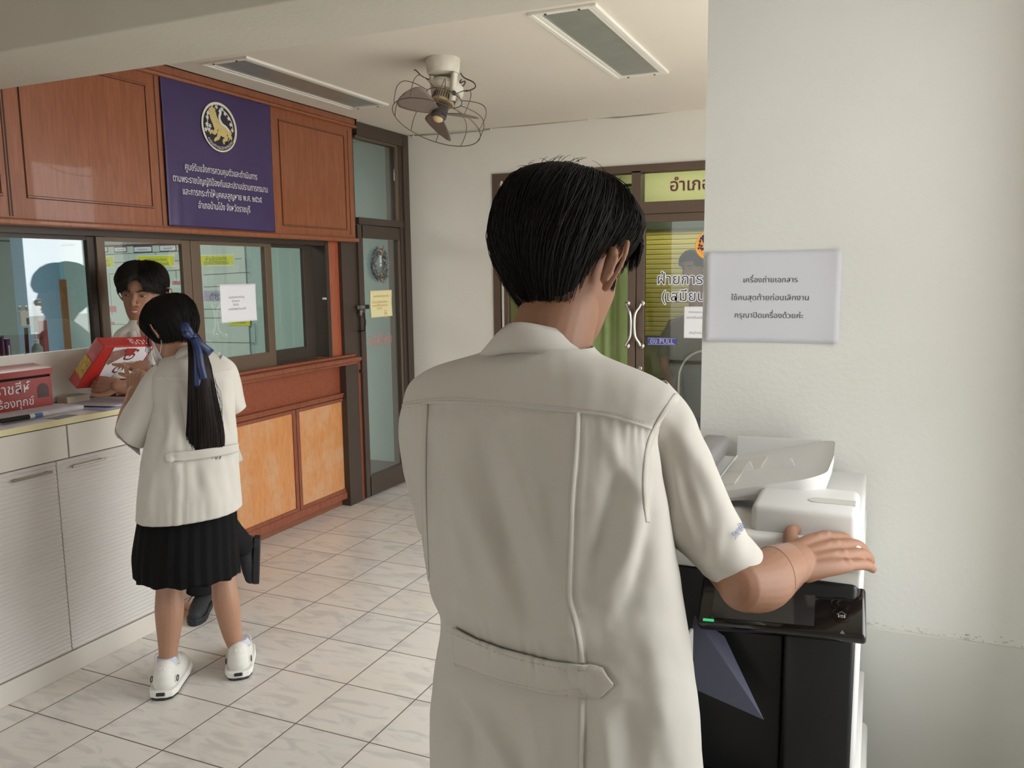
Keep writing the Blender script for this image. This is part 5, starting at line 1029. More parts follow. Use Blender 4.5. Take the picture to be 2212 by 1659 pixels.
PLR = [(1253,893),(1248,980),(1240,1080),(1237,1180),(1234,1285),(1246,1335),(1256,1385),(1262,1432)]; PLR2 = [(1262,1500),(1259,1659),(1258,1760)]; PLL = [(925,874),(921,980),(922,1100),(928,1250)]
BELT_T = [(940,1322),(968,1346),(1085,1395),(1180,1420),(1262,1433),(1302,1438)]; BELT_B = [(975,1432),(1080,1472),(1200,1499),(1290,1507)]
def xat(poly, y):
    for a, c in zip(poly, poly[1:]):
        if y <= c[1]: return a[0]+(c[0]-a[0])*(y-a[1])/(c[1]-a[1])
    return poly[-1][0]
def shirt_disp(p, n, u, v):
    front = n.dot(VH)
    if front < -0.35: return p
    k = min(1.0, (front+0.35)/0.6); px, py = project(p); d = 0.0
    for poly, wd, am in RIPPLE:
        if py < poly[0][1]-60 or py > poly[-1][1]+60: continue
        q = seg_d(px, py, poly); d += 2.3*am*math.exp(-(q[0]/wd)**2)*math.sin(math.pi*min(1,max(0.0,q[2])))
    q = seg_d(px, py, YOKE); below = py > YOKE[0][1]-30 and q[1] < 0
    yv_ = None
    for i in range(len(YOKE)-1):
        if YOKE[i][0] <= px <= YOKE[i+1][0]: t = (px-YOKE[i][0])/(YOKE[i+1][0]-YOKE[i][0]); yv_ = YOKE[i][1]+t*(YOKE[i+1][1]-YOKE[i][1])
    if yv_ is not None:
        s_ = py-yv_
        d += .0026/(1+math.exp(s_/2.2))
        if 0 < s_ < 120: d += .0011*math.exp(-s_/40)*math.sin(px*.30+2*math.sin(px*.05))
        if abs(s_+10) < 2.2: d -= .0005
    for poly, am in ((PLR,.0058),(PLR2,.005),(PLL,.0045)):
        if poly[0][1]-2 < py < poly[-1][1]+4:
            sd = px-xat(poly, py)
            tt = 1/(1+math.exp(max(-40,min(40,-sd/2.4)))); d += am*((1-tt)*math.exp(-(sd/42)**2)-0.45*tt*math.exp(-max(sd,0)/26))*(1/(1+math.exp((abs(sd)-90)/12)))
            if poly is PLR and py < 1330: d += .0022*math.exp(-((sd-12)/8)**2)
    # the cloth blouses out above the half belt and tucks in under it
    for i in range(len(BELT_T)-1):
        a, c = BELT_T[i], BELT_T[i+1]
        if a[0] <= px <= c[0]:
            yb = a[1]+(px-a[0])/(c[0]-a[0])*(c[1]-a[1]); s_ = yb-py; tp2 = max(0,min(1,(1300-px)/70))*max(0,min(1,(px-945)/50)); d += tp2*.0085*math.exp(-((s_-55)/48)**2) if s_ > -30 else 0; d -= tp2*.006*math.exp(-((py-yb-38)/44)**2); d += tp2*.0010*math.sin(px*.21+math.sin(px*.06)*2)*math.exp(-(s_/45)**2)
    d += .0028*noise.noise((px/75.0, py/120.0, 2.7))+.0012*noise.noise((px/30.0, py/48.0, 5.1))
    return p+n*d*k
tor = loft(secs, 340, 16, shirt_disp, 2.25)
# sleeves: two outline points, distance from the body plane, half depth
def ssec(o, i_, dy, deep, lean=0.0):
    a, c = Mp(o[0],o[1],dy), Mp(i_[0],i_[1],dy); h = (a-c)/2; ax = Vector((0,0,1)); d = (VH-h*(VH.dot(h)/h.length_squared)).normalized(); return ((a+c)/2, h, (d*deep))
sl = [ssec((1440,822),(1330,930),.02,.060),ssec((1476,862),(1385,985),.018,.066),ssec((1500,905),(1400,1035),.014,.069),ssec((1528,968),(1408,1090),.008,.071),ssec((1556,1038),(1424,1140),.0,.072),ssec((1586,1104),(1462,1182),-.006,.071),ssec((1618,1156),(1510,1228),-.010,.068),ssec((1649,1197),(1566,1274),-.012,.064)]
SR = [([(1440,930),(1470,1010),(1500,1120),(1530,1200)],16,-.006),([(1475,940),(1530,1030),(1580,1130),(1600,1190)],18,.004),([(1418,1030),(1440,1110),(1470,1180)],14,.005),([(1430,960),(1440,1040),(1452,1090)],12,-.005),([(1500,1010),(1530,1090),(1545,1160)],14,-.003),([(1560,1130),(1545,1190),(1530,1240)],14,.003)]
def sleeve_disp(p, n, u, v):
    px, py = project(p); d = 0.0
    if n.dot(VH) > -.2:
        for poly, wd, am in SR: q = seg_d(px, py, poly); d += am*math.exp(-(q[0]/wd)**2)*math.sin(math.pi*min(1,max(0,.1+.8*q[2])))**.7
    d += .0022*noise.noise((px/40, py/60, 9.0))
    if v > .86: d += .0012
    return p+n*d
slv = loft(sl, 110, 9, sleeve_disp, 2.05)
# left arm reaches forward to the copier, hidden by the back
la = [Mp(985,868,.03),Mp(942,905,.045),Mp(946,990,.075),Mp(962,1060,.11),Mp(972,1120,.15)]
lsl = []
for i, p in enumerate(la):
    t = (la[min(i+1,4)]-la[max(i-1,0)]).normalized(); h = VR-t*VR.dot(t); h.normalize(); d = t.cross(h); r = (.052,.056,.058,.058,.056)[i]; lsl.append((p,h*-r,d*r))
lsv = loft(lsl, 40, 6, lambda p, n, u, v: p+n*.002*noise.noise(p*20), 2.0)
shirt = cloth('shirt', [tor, slv, lsv], m_shirt, man, 0.0018)
# armhole seam and yoke seam: raised lines of doubled cloth; the collar; the half belt with its pointed tab
dgx = bpy.context.evaluated_depsgraph_get(); dgx.update()
from mathutils.bvhtree import BVHTree
def surface_of(o): b_ = bmesh.new(); b_.from_mesh(o.data); t = BVHTree.FromBMesh(b_); b_.free(); return t
tree = surface_of(shirt)
def hit(px, py):
    h = tree.ray_cast(CAM_C, ray(px,py).normalized()); return (h[0], h[1] if h[1].dot(ray(px,py)) < 0 else -h[1]) if h[0] else (None, None)
def ribbon(polyT, polyB, n, m, name, parent, lift=0.002, edge=0.0022, nv=7, curve=True):
    T_ = [catmull(polyT, 10), catmull(polyB, 10)] if curve else [polyT, polyB]
    def at(poly, t): f = t*(len(poly)-1); i = min(int(f), len(poly)-2); q = f-i; return (poly[i][0]+(poly[i+1][0]-poly[i][0])*q, poly[i][1]+(poly[i+1][1]-poly[i][1])*q)
    b = MB(); last = [Vector((0,0,0))]
    def fn(u, v):
        a, c = at(T_[0],u), at(T_[1],u); h, nn = hit(a[0]+(c[0]-a[0])*v, a[1]+(c[1]-a[1])*v)
        if h is None: return last[0]
        last[0] = h+nn*(lift+(edge*.25 if 0.08 < v < .92 else 0)); return last[0]
    b.grid(fn, n, nv); o = b.build(name, m, parent, smooth=True); s_ = o.modifiers.new('s','SOLIDIFY'); s_.thickness = edge; s_.offset = 0; return o
m_belt = m_shirt
ribbon([(984,1350),(1030,1374),(1085,1394),(1180,1419),(1262,1432),(1302,1438),(1322,1473)], [(990,1438),(1030,1456),(1080,1473),(1180,1497),(1262,1506),(1292,1508),(1322,1476)], 121, m_belt, 'half_belt', shirt, 0.006, 0.003, 9, False)
for nm_, pl_ in (('pleat_fold',PLR),('pleat_fold',PLR2),('pleat_fold',PLL)): ribbon([(x-9,y) for x,y in pl_], [(x,y) for x,y in pl_], 60, m_shirt, nm_, shirt, 0.0006, 0.0010, 4)
ribbon([(868,877),(945,866),(1060,870),(1240,887),(1320,897),(1405,922)], [(868,883),(945,872),(1060,876),(1240,893),(1320,903),(1410,929)], 80, m_shirt, 'yoke_seam', shirt, 0.0004, 0.0008, 4)
ribbon([(1466,852),(1432,905),(1408,960),(1398,1030),(1400,1090),(1404,1128)], [(1456,850),(1420,904),(1396,960),(1388,1030),(1390,1090),(1395,1128)], 40, m_shirt, 'armhole_seam', shirt, 0.0005, 0.0009, 4)
# stitches along the yoke and belt
m_st = mat('pink_beige_stitching', S(206,186,172), 0.8); b = MB()
def stitch(poly, step=7, ln=4, off=0.0035):
    q = catmull(poly, 40); acc = 0.0
    for i in range(len(q)-1):
        acc += math.hypot(q[i+1][0]-q[i][0], q[i+1][1]-q[i][1])
        if acc >= step:
            acc = 0; a, na_ = hit(*q[i]); dx, dy = q[i+1][0]-q[i][0], q[i+1][1]-q[i][1]; L_ = math.hypot(dx,dy); c, nc = hit(q[i][0]+dx/L_*ln, q[i][1]+dy/L_*ln)
            if a is not None and c is not None and (a-c).length < .02: b.tube([a+na_*off, c+nc*off], 0.00042, 4)
stitch([(870,870),(945,860),(1060,864),(1240,881),(1320,891),(1398,914)],7,4,.0012); stitch([(970,1352),(1085,1402),(1180,1427),(1262,1440),(1294,1446),(1312,1474)],7,4,.0092); stitch([(984,1430),(1080,1466),(1200,1492),(1286,1500)],7,4,.0092); stitch([(1575,1210),(1545,1195),(1500,1180)],9,5,.001) if False else None
b.build('stitching', m_st, shirt, fix=False)
# pocket flap at his right front
b = MB(); a = Mp(1476,1386,.09); b.obox(frame(a+Vector((0.004,0.01,-.025)), BF, Vector((0,0,1)), BRt), .07, .062, .006, 0, .002); b.build('pocket_flap', m_shirt, shirt)
# neck axis and head
nk0 = Mp(1183,760,.005); nk1 = Mp(1210,660,.03); hc = Mp(1222,558,.05)
hyaw = math.radians(-13); tilt = math.radians(-20)
HMm = Matrix.Translation(hc)@Matrix.Rotation(hyaw,4,'Z')@Matrix.Rotation(tilt,4,'X')@Matrix.Rotation(math.radians(2),4,'Y')@Matrix.Scale(1.04,4)@Matrix.Translation((0,0.0,-.118))
body = MB()
head_into(body, HMm, True, (1,-1), 1.12)
limb(body, [Mp(1172,860,.0),nk0,nk1,HMm@Vector((0,-.012,.075))], [.075,.064,.058,.056], 6, 28)
# torso core, legs inside the clothes
limb(body, [Mp(1215,1640,.01),Mp(1205,1420,.01),Mp(1185,1200,.01),Mp(1160,1000,.01),Mp(1158,900,.01)], [.105,.095,.095,.088,.06], 6, 24)
for sx in (-1,1):
    hp = Vector((P0.x+sx*.085,P0.y+.0,.84)); limb(body, [hp,Vector((P0.x+sx*.095,P0.y+.015,.48)),Vector((P0.x+sx*.10,P0.y-.01,.09)),Vector((P0.x+sx*.105,P0.y+.11,.035))], [.078,.052,.036,.03], 6, 18)
shR = Mp(1408,925,.015); elR = on_plane(1612,1268,Vector((3.10,-3.645,1.0)),VH); wrR = on_plane(1716,1214,Vector((3.17,-3.515,1.05)),VH)
limb(body, [Mp(1290,930,.01),shR,Mp(1482,1060,-.002),Mp(1565,1195,-.008),elR], [.05,.046,.043,.042,.037], 6, 22)
limb(body, [elR+Vector((-.002,-.004,.004)),elR.lerp(wrR,.3)+Vector((0,-.004,-.003)),elR.lerp(wrR,.62),wrR], [.0385,.044,.040,.0320], 6, 22)
kn = on_plane(1786,1192,Vector((3.235,-3.455,1.07)),VH)
hx = (kn-wrR).normalized(); hz = Vector((-.15,-.72,.68)); hz = (hz-hx*hz.dot(hx)).normalized(); hy = hz.cross(hx)
HM = frame(wrR, hx, hy, hz)
tips = hand_into(body, HM, ((20,20,14),(18,20,14),(16,18,14),(12,16,12)), (-5,-1,0,-3), ((.018,.022,-.004),(.040,.050,-.010),(.062,.070,-.020),(.084,.078,-.030)), 1.03, lifts=(4,4,3,1))
shL = Mp(965,915,.04); elL = Mp(985,1190,.16); wrL = Vector((2.80,-3.475,1.10))
limb(body, [Mp(1040,920,.01),shL,Mp(958,1040,.10),elL], [.045,.042,.040,.036], 6, 18); limb(body, [elL,elL.lerp(wrL,.4),wrL], [.037,.037,.026], 6, 18)
hand_into(body, frame(wrL,(-.1,.95,-.2),(.95,.1,0),(0,.2,.97)), ((20,18,10),)*4, (4,1,-2,-7), sc=.96)
bodyo = fuse('body', body, m_skin, man, 0.0023, 5, 0.5)
m_nail = mat('fingernail', S(178,134,112), 0.6)
for tip, prev, ang in tips:
    d = (tip-prev).normalized(); up = (hz-d*hz.dot(d)).normalized(); b = MB(); ball(b,(0,0,0),.0048,.0040,.0009,frame(tip-d*.0005+up*.0052,d,up.cross(d),up),12); b.build('fingernail', m_nail, bodyo, smooth=True)
face_parts(HMm, bodyo, m_lid, 0.0, False)
# clear dressing tape round the wrist
b = MB(); ta = elR.lerp(wrR,.52); tb = elR.lerp(wrR,.86); td = (tb-ta).normalized(); tu = (Vector((0,0,1))-td*td.z).normalized(); tv = td.cross(tu)
btree = surface_of(bodyo)
def tape(u, v):
    a = 2*math.pi*u; p = ta.lerp(tb,v)+(tu*math.cos(a)+tv*math.sin(a))*.044+td*(.010*math.cos(a+1.0)); h = btree.find_nearest(p)
    return h[0]+(p-h[0]).normalized()*.0005
b.grid(tape, 64, 14, cu=True)
m_tape = mat('clear_dressing_tape', S(160,118,96), 0.3, coat=0.3); b.build('wrist_dressing', m_tape, man, smooth=True)
# hair
def zl(a):      # hairline height by angle: 0 right side, 90 face, 180 left, 270 nape
    tab = [(0,.138),(18,.138),(35,.150),(60,.150),(90,.150),(120,.150),(145,.145),(162,.122),(180,.112),(200,.078),(225,.050),(250,.053),(270,.050),(290,.050),(310,.052),(325,.066),(338,.098),(348,.122),(360,.138)]
    for (a0,z0),(a1,z1) in zip(tab,tab[1:]):
        if a0 <= a <= a1: return z0+(z1-z0)*(a-a0)/(a1-a0)
    return .1
def th(a, t):
    side = .5+.5*math.cos(math.radians(a-270)); return (.012+.020*math.sin(min(1,t*1.02)*math.pi*.55)*(.65+.35*side))*(1-.72*max(0,(t-.80)/.2)**1.5)-.004*(1-t)
def zl_m(a): return zl(a)
hair = hair_on('hair', HMm, bodyo, m_hair, zl_m, th, 2800, 5, lambda a, t: 14*math.sin(math.radians(a*2))*t, .012, .004, .0008, 0)
# fringe falling beside the brow on his right
b = MB(); rng = random.Random(9)
for _ in range(240):
    a0 = math.radians(rng.uniform(40,110)); pts = []
    for f in (0,.25,.5,.75,1):
        z = .215-.085*f*(.75+.5*rng.random()*.5); q = head_r(a0+.12*f, z); n = (q-Vector((0,0,.115))).normalized(); pts.append(HMm@(q+n*(.012+.014*math.sin(f*math.pi*.6)+rng.gauss(0,.002))))
    b.tube(pts,[.0018,.0022,.0020,.0014,.0005],4,caps=False)
b.build('fringe', m_hair, bodyo, smooth=True, fix=False)
# short stray hairs at the crown
b = MB()
for _ in range(44):
    a = rng.uniform(0,6.283); p = head_r(a, rng.uniform(.196,.222)); n = (p-Vector((0,-.004,.115))).normalized(); t_ = n.cross(Vector((rng.gauss(0,1),rng.gauss(0,1),.3))).normalized(); ln = rng.uniform(.012,.030); base = p+n*.024
    b.tube([HMm@(base+t_*ln*f+n*(.006*math.sin(f*1.9))) for f in (0,.25,.5,.75,1)],[.0005,.0005,.0004,.0003,.0002],3,caps=False)
b.build('stray_hairs', m_hair, bodyo, fix=False)
# sideburn
b = MB()
for _ in range(160):
    y = rng.uniform(.018,.034); z = rng.uniform(.092,.135); q = head_r(math.atan2(y,.07), z); b.tube([HMm@(q+Vector((.0015,0,0))),HMm@(q+Vector((.0025,.001,-.010)))],.0005,3,caps=False)
b.build('sideburn', m_hair, bodyo, fix=False)
# collar: a folded stand lying on the shoulders
b = MB()
cen = Mp(1168,740,.03)
CO = [(1036,766,.000),(1062,768,.0),(1105,762,.0),(1160,762,.0),(1215,770,.0),(1262,778,.0),(1284,782,.012)]; CI = [(1082,712,.01),(1100,701,.0),(1128,698,-.006),(1168,704,-.006),(1215,716,.002),(1252,738,.016),(1275,762,.035)]
co, ci = catmull(CO,6), catmull(CI,6); n = len(co)
ctr_ = Mp(1178,735,.0); 
def back_off(x, y, dy): # how far the neck roll stands towards the photographer
    f = (x-1160)/130.0; return Mp(x,y,-(.062*math.sqrt(max(0.02,1-min(.98,f*f)))-.012)+dy)
rows = []
for k,(wo,push) in enumerate(((0.0,.0),(.18,.004),(.45,.006),(.75,.004),(1.0,.0))):
    row = []
    for o_, i_ in zip(co, ci):
        x = i_[0]+(o_[0]-i_[0])*wo; y = i_[1]+(o_[1]-i_[1])*wo; row.append(back_off(x,y,i_[2]*(1-wo)+o_[2]*wo-.016*wo-push))
    rows.append(row)
inner = [p+Vector((0,0,-.03))-VH*.012 for p in rows[0]]
vs = [p for r in [inner]+rows for p in r]; b.add(vs,[(j*n+i,j*n+i+1,(j+1)*n+i+1,(j+1)*n+i) for j in range(5) for i in range(n-1)])
o = b.build('collar', m_shirt, shirt, smooth=True); s_ = o.modifiers.new('s','SOLIDIFY'); s_.thickness = .0028; s_.offset = 0
# embroidered lettering near the cuff
b = MB(); vs, fs, wd = text2d('วิทยาลัยการอาชีพ', .015); put = []
for q in vs:
    X = q[0]/wd*74; Yv = q[1]*26; put.append(hit(1586+X*.62-Yv*.45, 1166-X*.78-Yv*.72))
ok = [f for f in fs if all(put[k][0] is not None for k in f) and max((put[k][0]-put[f[0]][0]).length for k in f) < .02]
use = sorted({k for f in ok for k in f}); ix = {k: i for i, k in enumerate(use)}
b.add([put[k][0]+put[k][1]*.0025 for k in use], [tuple(ix[k] for k in f) for f in ok])
if ok: b.build('embroidery', mat('blue_embroidery',S(58,82,150),0.7), shirt, fix=False)
# trousers and shoes
trz = []
for sx in (-1,1):
    x = P0.x+sx*.088; y = P0.y; S_ = [(Vector((x+sx*.022,y-.005,.02)),BRt*.088,BF*.10),(Vector((x+sx*.018,y-.01,.10)),BRt*.084,BF*.094),(Vector((x+sx*.012,y+.01,.46)),BRt*.088,BF*.095),(Vector((x-sx*.004,y+.015,.74)),BRt*.090,BF*.095),(Vector((x-sx*.02,y+.02,.90)),BRt*.088,BF*.09)]
    trz.append(loft(S_, 40, 8, lambda p, n, u, v: p+n*.004*noise.noise(p*14), 2.0))
cloth('trousers', trz, m_trou, man)
for sx in (-1,1):
    b = MB(); x = P0.x+sx*.108; limb(b,[Vector((x,P0.y-.07,.045)),Vector((x,P0.y+.02,.05)),Vector((x+sx*.006,P0.y+.13,.038)),Vector((x+sx*.008,P0.y+.175,.030))],[.036,.042,.036,.026],6,18); sh = fuse('shoe', b, m_shoe, man, .005, 4)
    MB().box(x-.042,x+.042+.004,P0.y-.105,P0.y+.195,0,.018,bev=.012).build('sole', m_black, sh)
# ================================================================ the girl at the desk
girl = thing('person','person with a long ponytail, cream uniform blouse and black skirt leaning over the white desk','person',(0.98,-2.60,0))
G0 = Vector((0.975,-2.60,0.8)); GV = Vector((CAM_C.x-G0.x, CAM_C.y-G0.y, 0)).normalized(); GR = Vector((-GV.y, GV.x, 0))   # towards the photographer; her right-hand side of the picture
Gp = lambda x, y, dy=0.0: on_plane(x, y, G0-GV*dy, GV)
def gsec(y, L, R, deep, dy=0.0, yR=None):
    a, c = Gp(L,y,dy), Gp(R,yR if yR is not None else y,dy); return ((a+c)/2, (c-a)/2, GV*deep)
gs = [gsec(1122,293,522,.172,0,1086),gsec(1060,297,519,.162,0,1030),gsec(1000,303,515,.140,0,975),gsec(950,314,512,.130,0,935),gsec(905,324,509,.120,.01,900),gsec(868,330,508,.112,.02),gsec(838,325,508,.104,.03),gsec(812,328,506,.092,.04),gsec(792,338,500,.080,.05),gsec(776,350,485,.066,.06),gsec(764,362,464,.056,.07),gsec(756,372,440,.050,.075)]
GRIP = [([(385,835),(392,880),(398,930),(396,970)],7,-.006),([(365,840),(372,900),(362,960)],9,.006),([(345,870),(350,930),(330,1010)],9,-.005),([(330,1030),(322,1080),(318,1120)],10,.006),([(470,830),(480,890),(500,950)],8,-.004),([(440,1010),(455,1060),(460,1110)],12,.004),([(488,980),(500,1040),(508,1090)],9,-.004),([(420,1000),(430,1060)],10,-.003)]
def gdisp(p, n, u, v):
    d = 0.0; px, py = project(p)
    if n.dot(GV) > -.3:
        for poly, wd, am in GRIP: q = seg_d(px, py, poly); d += 1.7*am*math.exp(-(q[0]/wd)**2)*math.sin(math.pi*min(1,max(0,.1+.8*q[2])))**.7
        if 1000 < py and 376 < px < 400: d += .004*(1 if px < 392 else -.6)
        d -= .006*math.exp(-((py-990)/14)**2) if 372 < px < 512 else 0
        if py < 818: d += .0022
    d += .003*noise.noise((px/22, py/32, 4.2))
    if py > 1085: d += .0010*math.sin(px*.35)
    return p+n*d
gt = loft(gs, 140, 10, gdisp, 2.3)
def gsl(o, i_, dy, deep):
    a, c = Gp(o[0],o[1],dy), Gp(i_[0],i_[1],dy); h = (a-c)/2; d = (GV-h*(GV.dot(h)/h.length_squared)).normalized(); return ((a+c)/2, h, d*deep)
SLg = [gsl((338,785),(372,850),.05,.045),gsl((316,806),(358,868),.05,.058),gsl((300,832),(350,895),.05,.066),gsl((282,862),(342,925),.05,.070),gsl((264,892),(330,948),.05,.074),gsl((250,922),(310,966),.05,.076),gsl((257,936),(297,964),.05,.072)]
SRg = [gsl((480,766),(440,830),.05,.040),gsl((505,784),(462,850),.06,.055),gsl((518,815),(478,876),.08,.062),gsl((526,850),(488,892),.10,.062),gsl((531,876),(500,896),.12,.058)]
sd_ = lambda p, n, u, v: p+n*(.004*noise.noise(p*16)+.003*math.sin(u*18+v*5)*math.sin(v*3.1))
blouse = cloth('blouse', [gt, loft(SLg,60,7,sd_,2.0), loft(SRg,50,7,sd_,2.0)], m_shirt, girl, .0018)
gtree = surface_of(blouse)
def ghit(px, py):
    h = gtree.ray_cast(CAM_C, ray(px,py).normalized()); return (h[0], h[1] if h[1].dot(ray(px,py)) < 0 else -h[1]) if h[0] else (None, None)
def gribbon(T_, B_, n, name, lift, edge):
    T_, B_ = catmull(T_,8), catmull(B_,8); last = [None]; b = MB()
    def at(poly, t): f = t*(len(poly)-1); i = min(int(f), len(poly)-2); q = f-i; return (poly[i][0]+(poly[i+1][0]-poly[i][0])*q, poly[i][1]+(poly[i+1][1]-poly[i][1])*q)
    def fn(u, v):
        a, c = at(T_,u), at(B_,u); h, nn = ghit(a[0]+(c[0]-a[0])*v, a[1]+(c[1]-a[1])*v)
        if h is None: return last[0] or G0
        last[0] = h+nn*lift; return last[0]
    b.grid(fn, n, 6); o = b.build(name, m_shirt, blouse, smooth=True); s_ = o.modifiers.new('s','SOLIDIFY'); s_.thickness = edge; s_.offset = 0
gribbon([(359,984),(366,978),(420,972),(490,962),(510,958)],[(361,992),(368,999),(420,993),(490,980),(510,975)],40,'half_belt',.009,.003)
gribbon([(352,813),(400,810),(440,808),(500,796)],[(352,817),(400,814),(440,812),(500,800)],40,'yoke_seam',.0003,.0007)
# skirt, box-pleated
ks = [gsec(1240,287,517,.185,0,1222),gsec(1205,285,515,.182,0,1190),gsec(1160,291,512,.168,0,1140),gsec(1110,300,507,.140,0,1090),gsec(1050,316,498,.115,0,1035)]
def kdisp(p, n, u, v): a = u*26; f = a-math.floor(a); return p+n*(.008*(abs(f-.5)*2-.5)*(1-v)**.6+.006*noise.noise((u*9,v*2,0)))+Vector((0,0,-.010*abs(math.sin(a*3.14159/2)))*1)*(1 if v < .02 else 0)
cloth('skirt', [loft(ks,260,8,kdisp,2.15)], m_skirt, girl, .002)
# head, looking down to the left
ghc = Gp(371,707,.06); gyaw = math.atan2(-GV.y,-GV.x)-math.pi/2+math.radians(38)
GM = Matrix.Translation(ghc)@Matrix.Rotation(gyaw,4,'Z')@Matrix.Rotation(math.radians(-28),4,'X')@Matrix.Scale(.93,4)@Matrix.Translation((0,0,-.118))
gb = MB(); head_into(gb, GM, True, (1,-1), .9)
limb(gb, [Gp(408,800,.05),Gp(396,768,.06),Gp(383,748,.065),GM@Vector((0,-.015,.07))], [.055,.047,.046,.046], 5, 22)
limb(gb, [Gp(405,1080,.0),Gp(408,960,.01),Gp(412,860,.04),Gp(410,810,.055)], [.10,.08,.085,.05], 5, 20)
hipL, hipR = Gp(355,1130,.02), Gp(452,1120,.02)
ankL, ankR = Gp(362,1440,.0), Gp(517,1412,.05)
limb(gb, [hipL,Gp(356,1225,.02),Gp(364,1260,.015),Gp(366,1320,-.005),Gp(364,1390,.0),ankL,Vector((ankL.x,ankL.y,.06))], [.085,.058,.046,.051,.037,.0265,.029], 5, 20)
limb(gb, [hipR,Gp(468,1222,.03),Gp(481,1252,.03),Gp(489,1300,.02),Gp(502,1370,.04),ankR,Vector((ankR.x,ankR.y,.06))], [.085,.057,.045,.049,.036,.0255,.027], 5, 20)
fw = -GV; fl = Vector((fw.x,fw.y,0))
limb(gb, [Vector((ankL.x,ankL.y,.06)),Vector((ankL.x,ankL.y,.045))+fl*.08], [.028,.022], 3, 14); limb(gb, [Vector((ankR.x,ankR.y,.06)),Vector((ankR.x,ankR.y,.045))+fl*.08], [.028,.022], 3, 14)
shl = Gp(335,838,.06); ell = Gp(268,932,.09); wrl = on_plane(289,846,G0-GV*.20,GV)
limb(gb, [Gp(380,830,.05),shl,Gp(300,890,.07),ell], [.045,.040,.036,.031], 5, 18); limb(gb, [ell,ell.lerp(wrl,.35)+Vector((0,0,.0)),wrl], [.032,.033,.022], 5, 18)
hd = (on_plane(288,800,G0-GV*.26,GV)-wrl).normalized(); hn = (GV*.8-GR*.45+Vector((0,0,.1))); hn = (hn-hd*hn.dot(hd)).normalized()
tl = hand_into(gb, frame(wrl,hd,hn.cross(hd),hn), ((6,8,5),(35,35,20),(45,45,25),(50,50,25)), (16,4,-3,-8), ((.02,.024,-.006),(.048,.046,-.018),(.075,.060,-.03),(.098,.064,-.036)), .86)
shr = Gp(482,830,.08); elr = Gp(470,930,.24); wrr = on_plane(322,806,G0-GV*.30,GV)
limb(gb, [Gp(440,830,.05),shr,elr], [.045,.039,.031], 5, 18); limb(gb, [elr,elr.lerp(wrr,.4),wrr], [.032,.031,.022], 5, 18)
hd2 = (on_plane(283,786,G0-GV*.34,GV)-wrr).normalized(); hn2 = Vector((0,0,1))*.8+GV*.5; hn2 = (hn2-hd2*hn2.dot(hd2)).normalized()
hand_into(gb, frame(wrr,hd2,hn2.cross(hd2)*-1,hn2) if False else frame(wrr,hd2,hn2.cross(hd2),hn2), ((10,8,6),(20,20,10),(30,30,15),(35,35,15)), (4,1,-2,-6), sc=.84)
gbody = fuse('body', gb, m_skin2, girl, 0.0036, 5, .5)
face_parts(GM, gbody, m_lid, 0, False)
# mask
b = MB(); b.grid(lambda u, v: GM@(head_r(math.radians(25+130*u), .018+.072*v)*1.0+Vector((0,.010+.016*math.sin(u*math.pi)*math.sin(v*math.pi),0))), 24, 12); o = b.build('face_mask', mat('white_face_mask',S(208,204,206),0.8), girl, smooth=True); s_ = o.modifiers.new('s','SOLIDIFY'); s_.thickness = .0015
for sx in (-1,1):
    b = MB(); q = [GM@Vector((sx*.066,.045,.078)),GM@Vector((sx*.078,.015,.11)),GM@Vector((sx*.080,-.012,.135)),GM@Vector((sx*.078,-.024,.105)),GM@Vector((sx*.072,.0,.060)),GM@Vector((sx*.062,.046,.030))]; b.tube([Vector(p) for p in catmull(q,5)],.0014,6); b.build('ear_loop', MATS['white_face_mask'], o, smooth=True)
# hair: cap drawn back to a ribboned ponytail
def gzl(a):
    tab = [(0,.095),(25,.110),(50,.150),(90,.165),(130,.150),(155,.088),(180,.066),(210,.05),(240,.045),(270,.042),(300,.045),(330,.06),(360,.095)]
    for (a0,z0),(a1,z1) in zip(tab,tab[1:]):
        if a0 <= a <= a1: return z0+(z1-z0)*(a-a0)/(a1-a0)
    return .1
gth = lambda a, t: (.012+.010*math.sin(min(1,t)*math.pi*.6))*(1-.6*max(0,(t-.85)/.15)**1.5)
hair_on('hair', GM, gbody, m_hair, gzl, gth, 1500, 11, lambda a, t: -20*math.cos(math.radians(a))*t, .004, .004, .0009, 3)
tie = Gp(416,726,-.012)
pc_ = [(416,722,-.01,.020,.018),(424,745,-.020,.026,.022),(432,790,-.035,.036,.026),(436,840,-.045,.044,.028),(441,890,-.045,.053,.028),(444,935,-.042,.062,.026),(443,968,-.038,.064,.022),(441,984,-.036,.055,.014)]
pc_ = [(x,y,dy-.055-(.02 if y>760 else 0),hw,dp) for x,y,dy,hw,dp in pc_]
b = MB(); vs, fs = loft([(Gp(x,y,dy),GR*hw,GV*dp) for x,y,dy,hw,dp in pc_], 60, 6, lambda p, n, u, v: p+n*(.0035*noise.noise((u*30,v*1.5,0))*(.3+v)), 2.0, True, True); b.add(vs, fs)
rng = random.Random(21)
for _ in range(1500):
    a = rng.random()*2*math.pi; rr = math.sqrt(rng.random())*1.03; t0 = rng.random()*.35; t1 = min(1.02, .75+.3*rng.random()); pts = []; q = catmull(pc_, 1)
    wob = rng.gauss(0,.05)
    for k in range(8):
        t = t0+(t1-t0)*k/7; f = min(t,.999)*(len(pc_)-1); i = int(f); g_ = f-i; x,y,dy,hw,dp = [pc_[i][m]+(pc_[i+1][m]-pc_[i][m])*g_ for m in range(5)]
        if t > 1: y += 10
        pts.append(Gp(x,y+rng.random()*2,dy)+GR*hw*rr*1.02*math.cos(a+wob*t)+GV*dp*rr*1.05*math.sin(a+wob*t))
    b.tube(pts, [.0009]*5+[.0008,.0006,.0003], 3, caps=False)
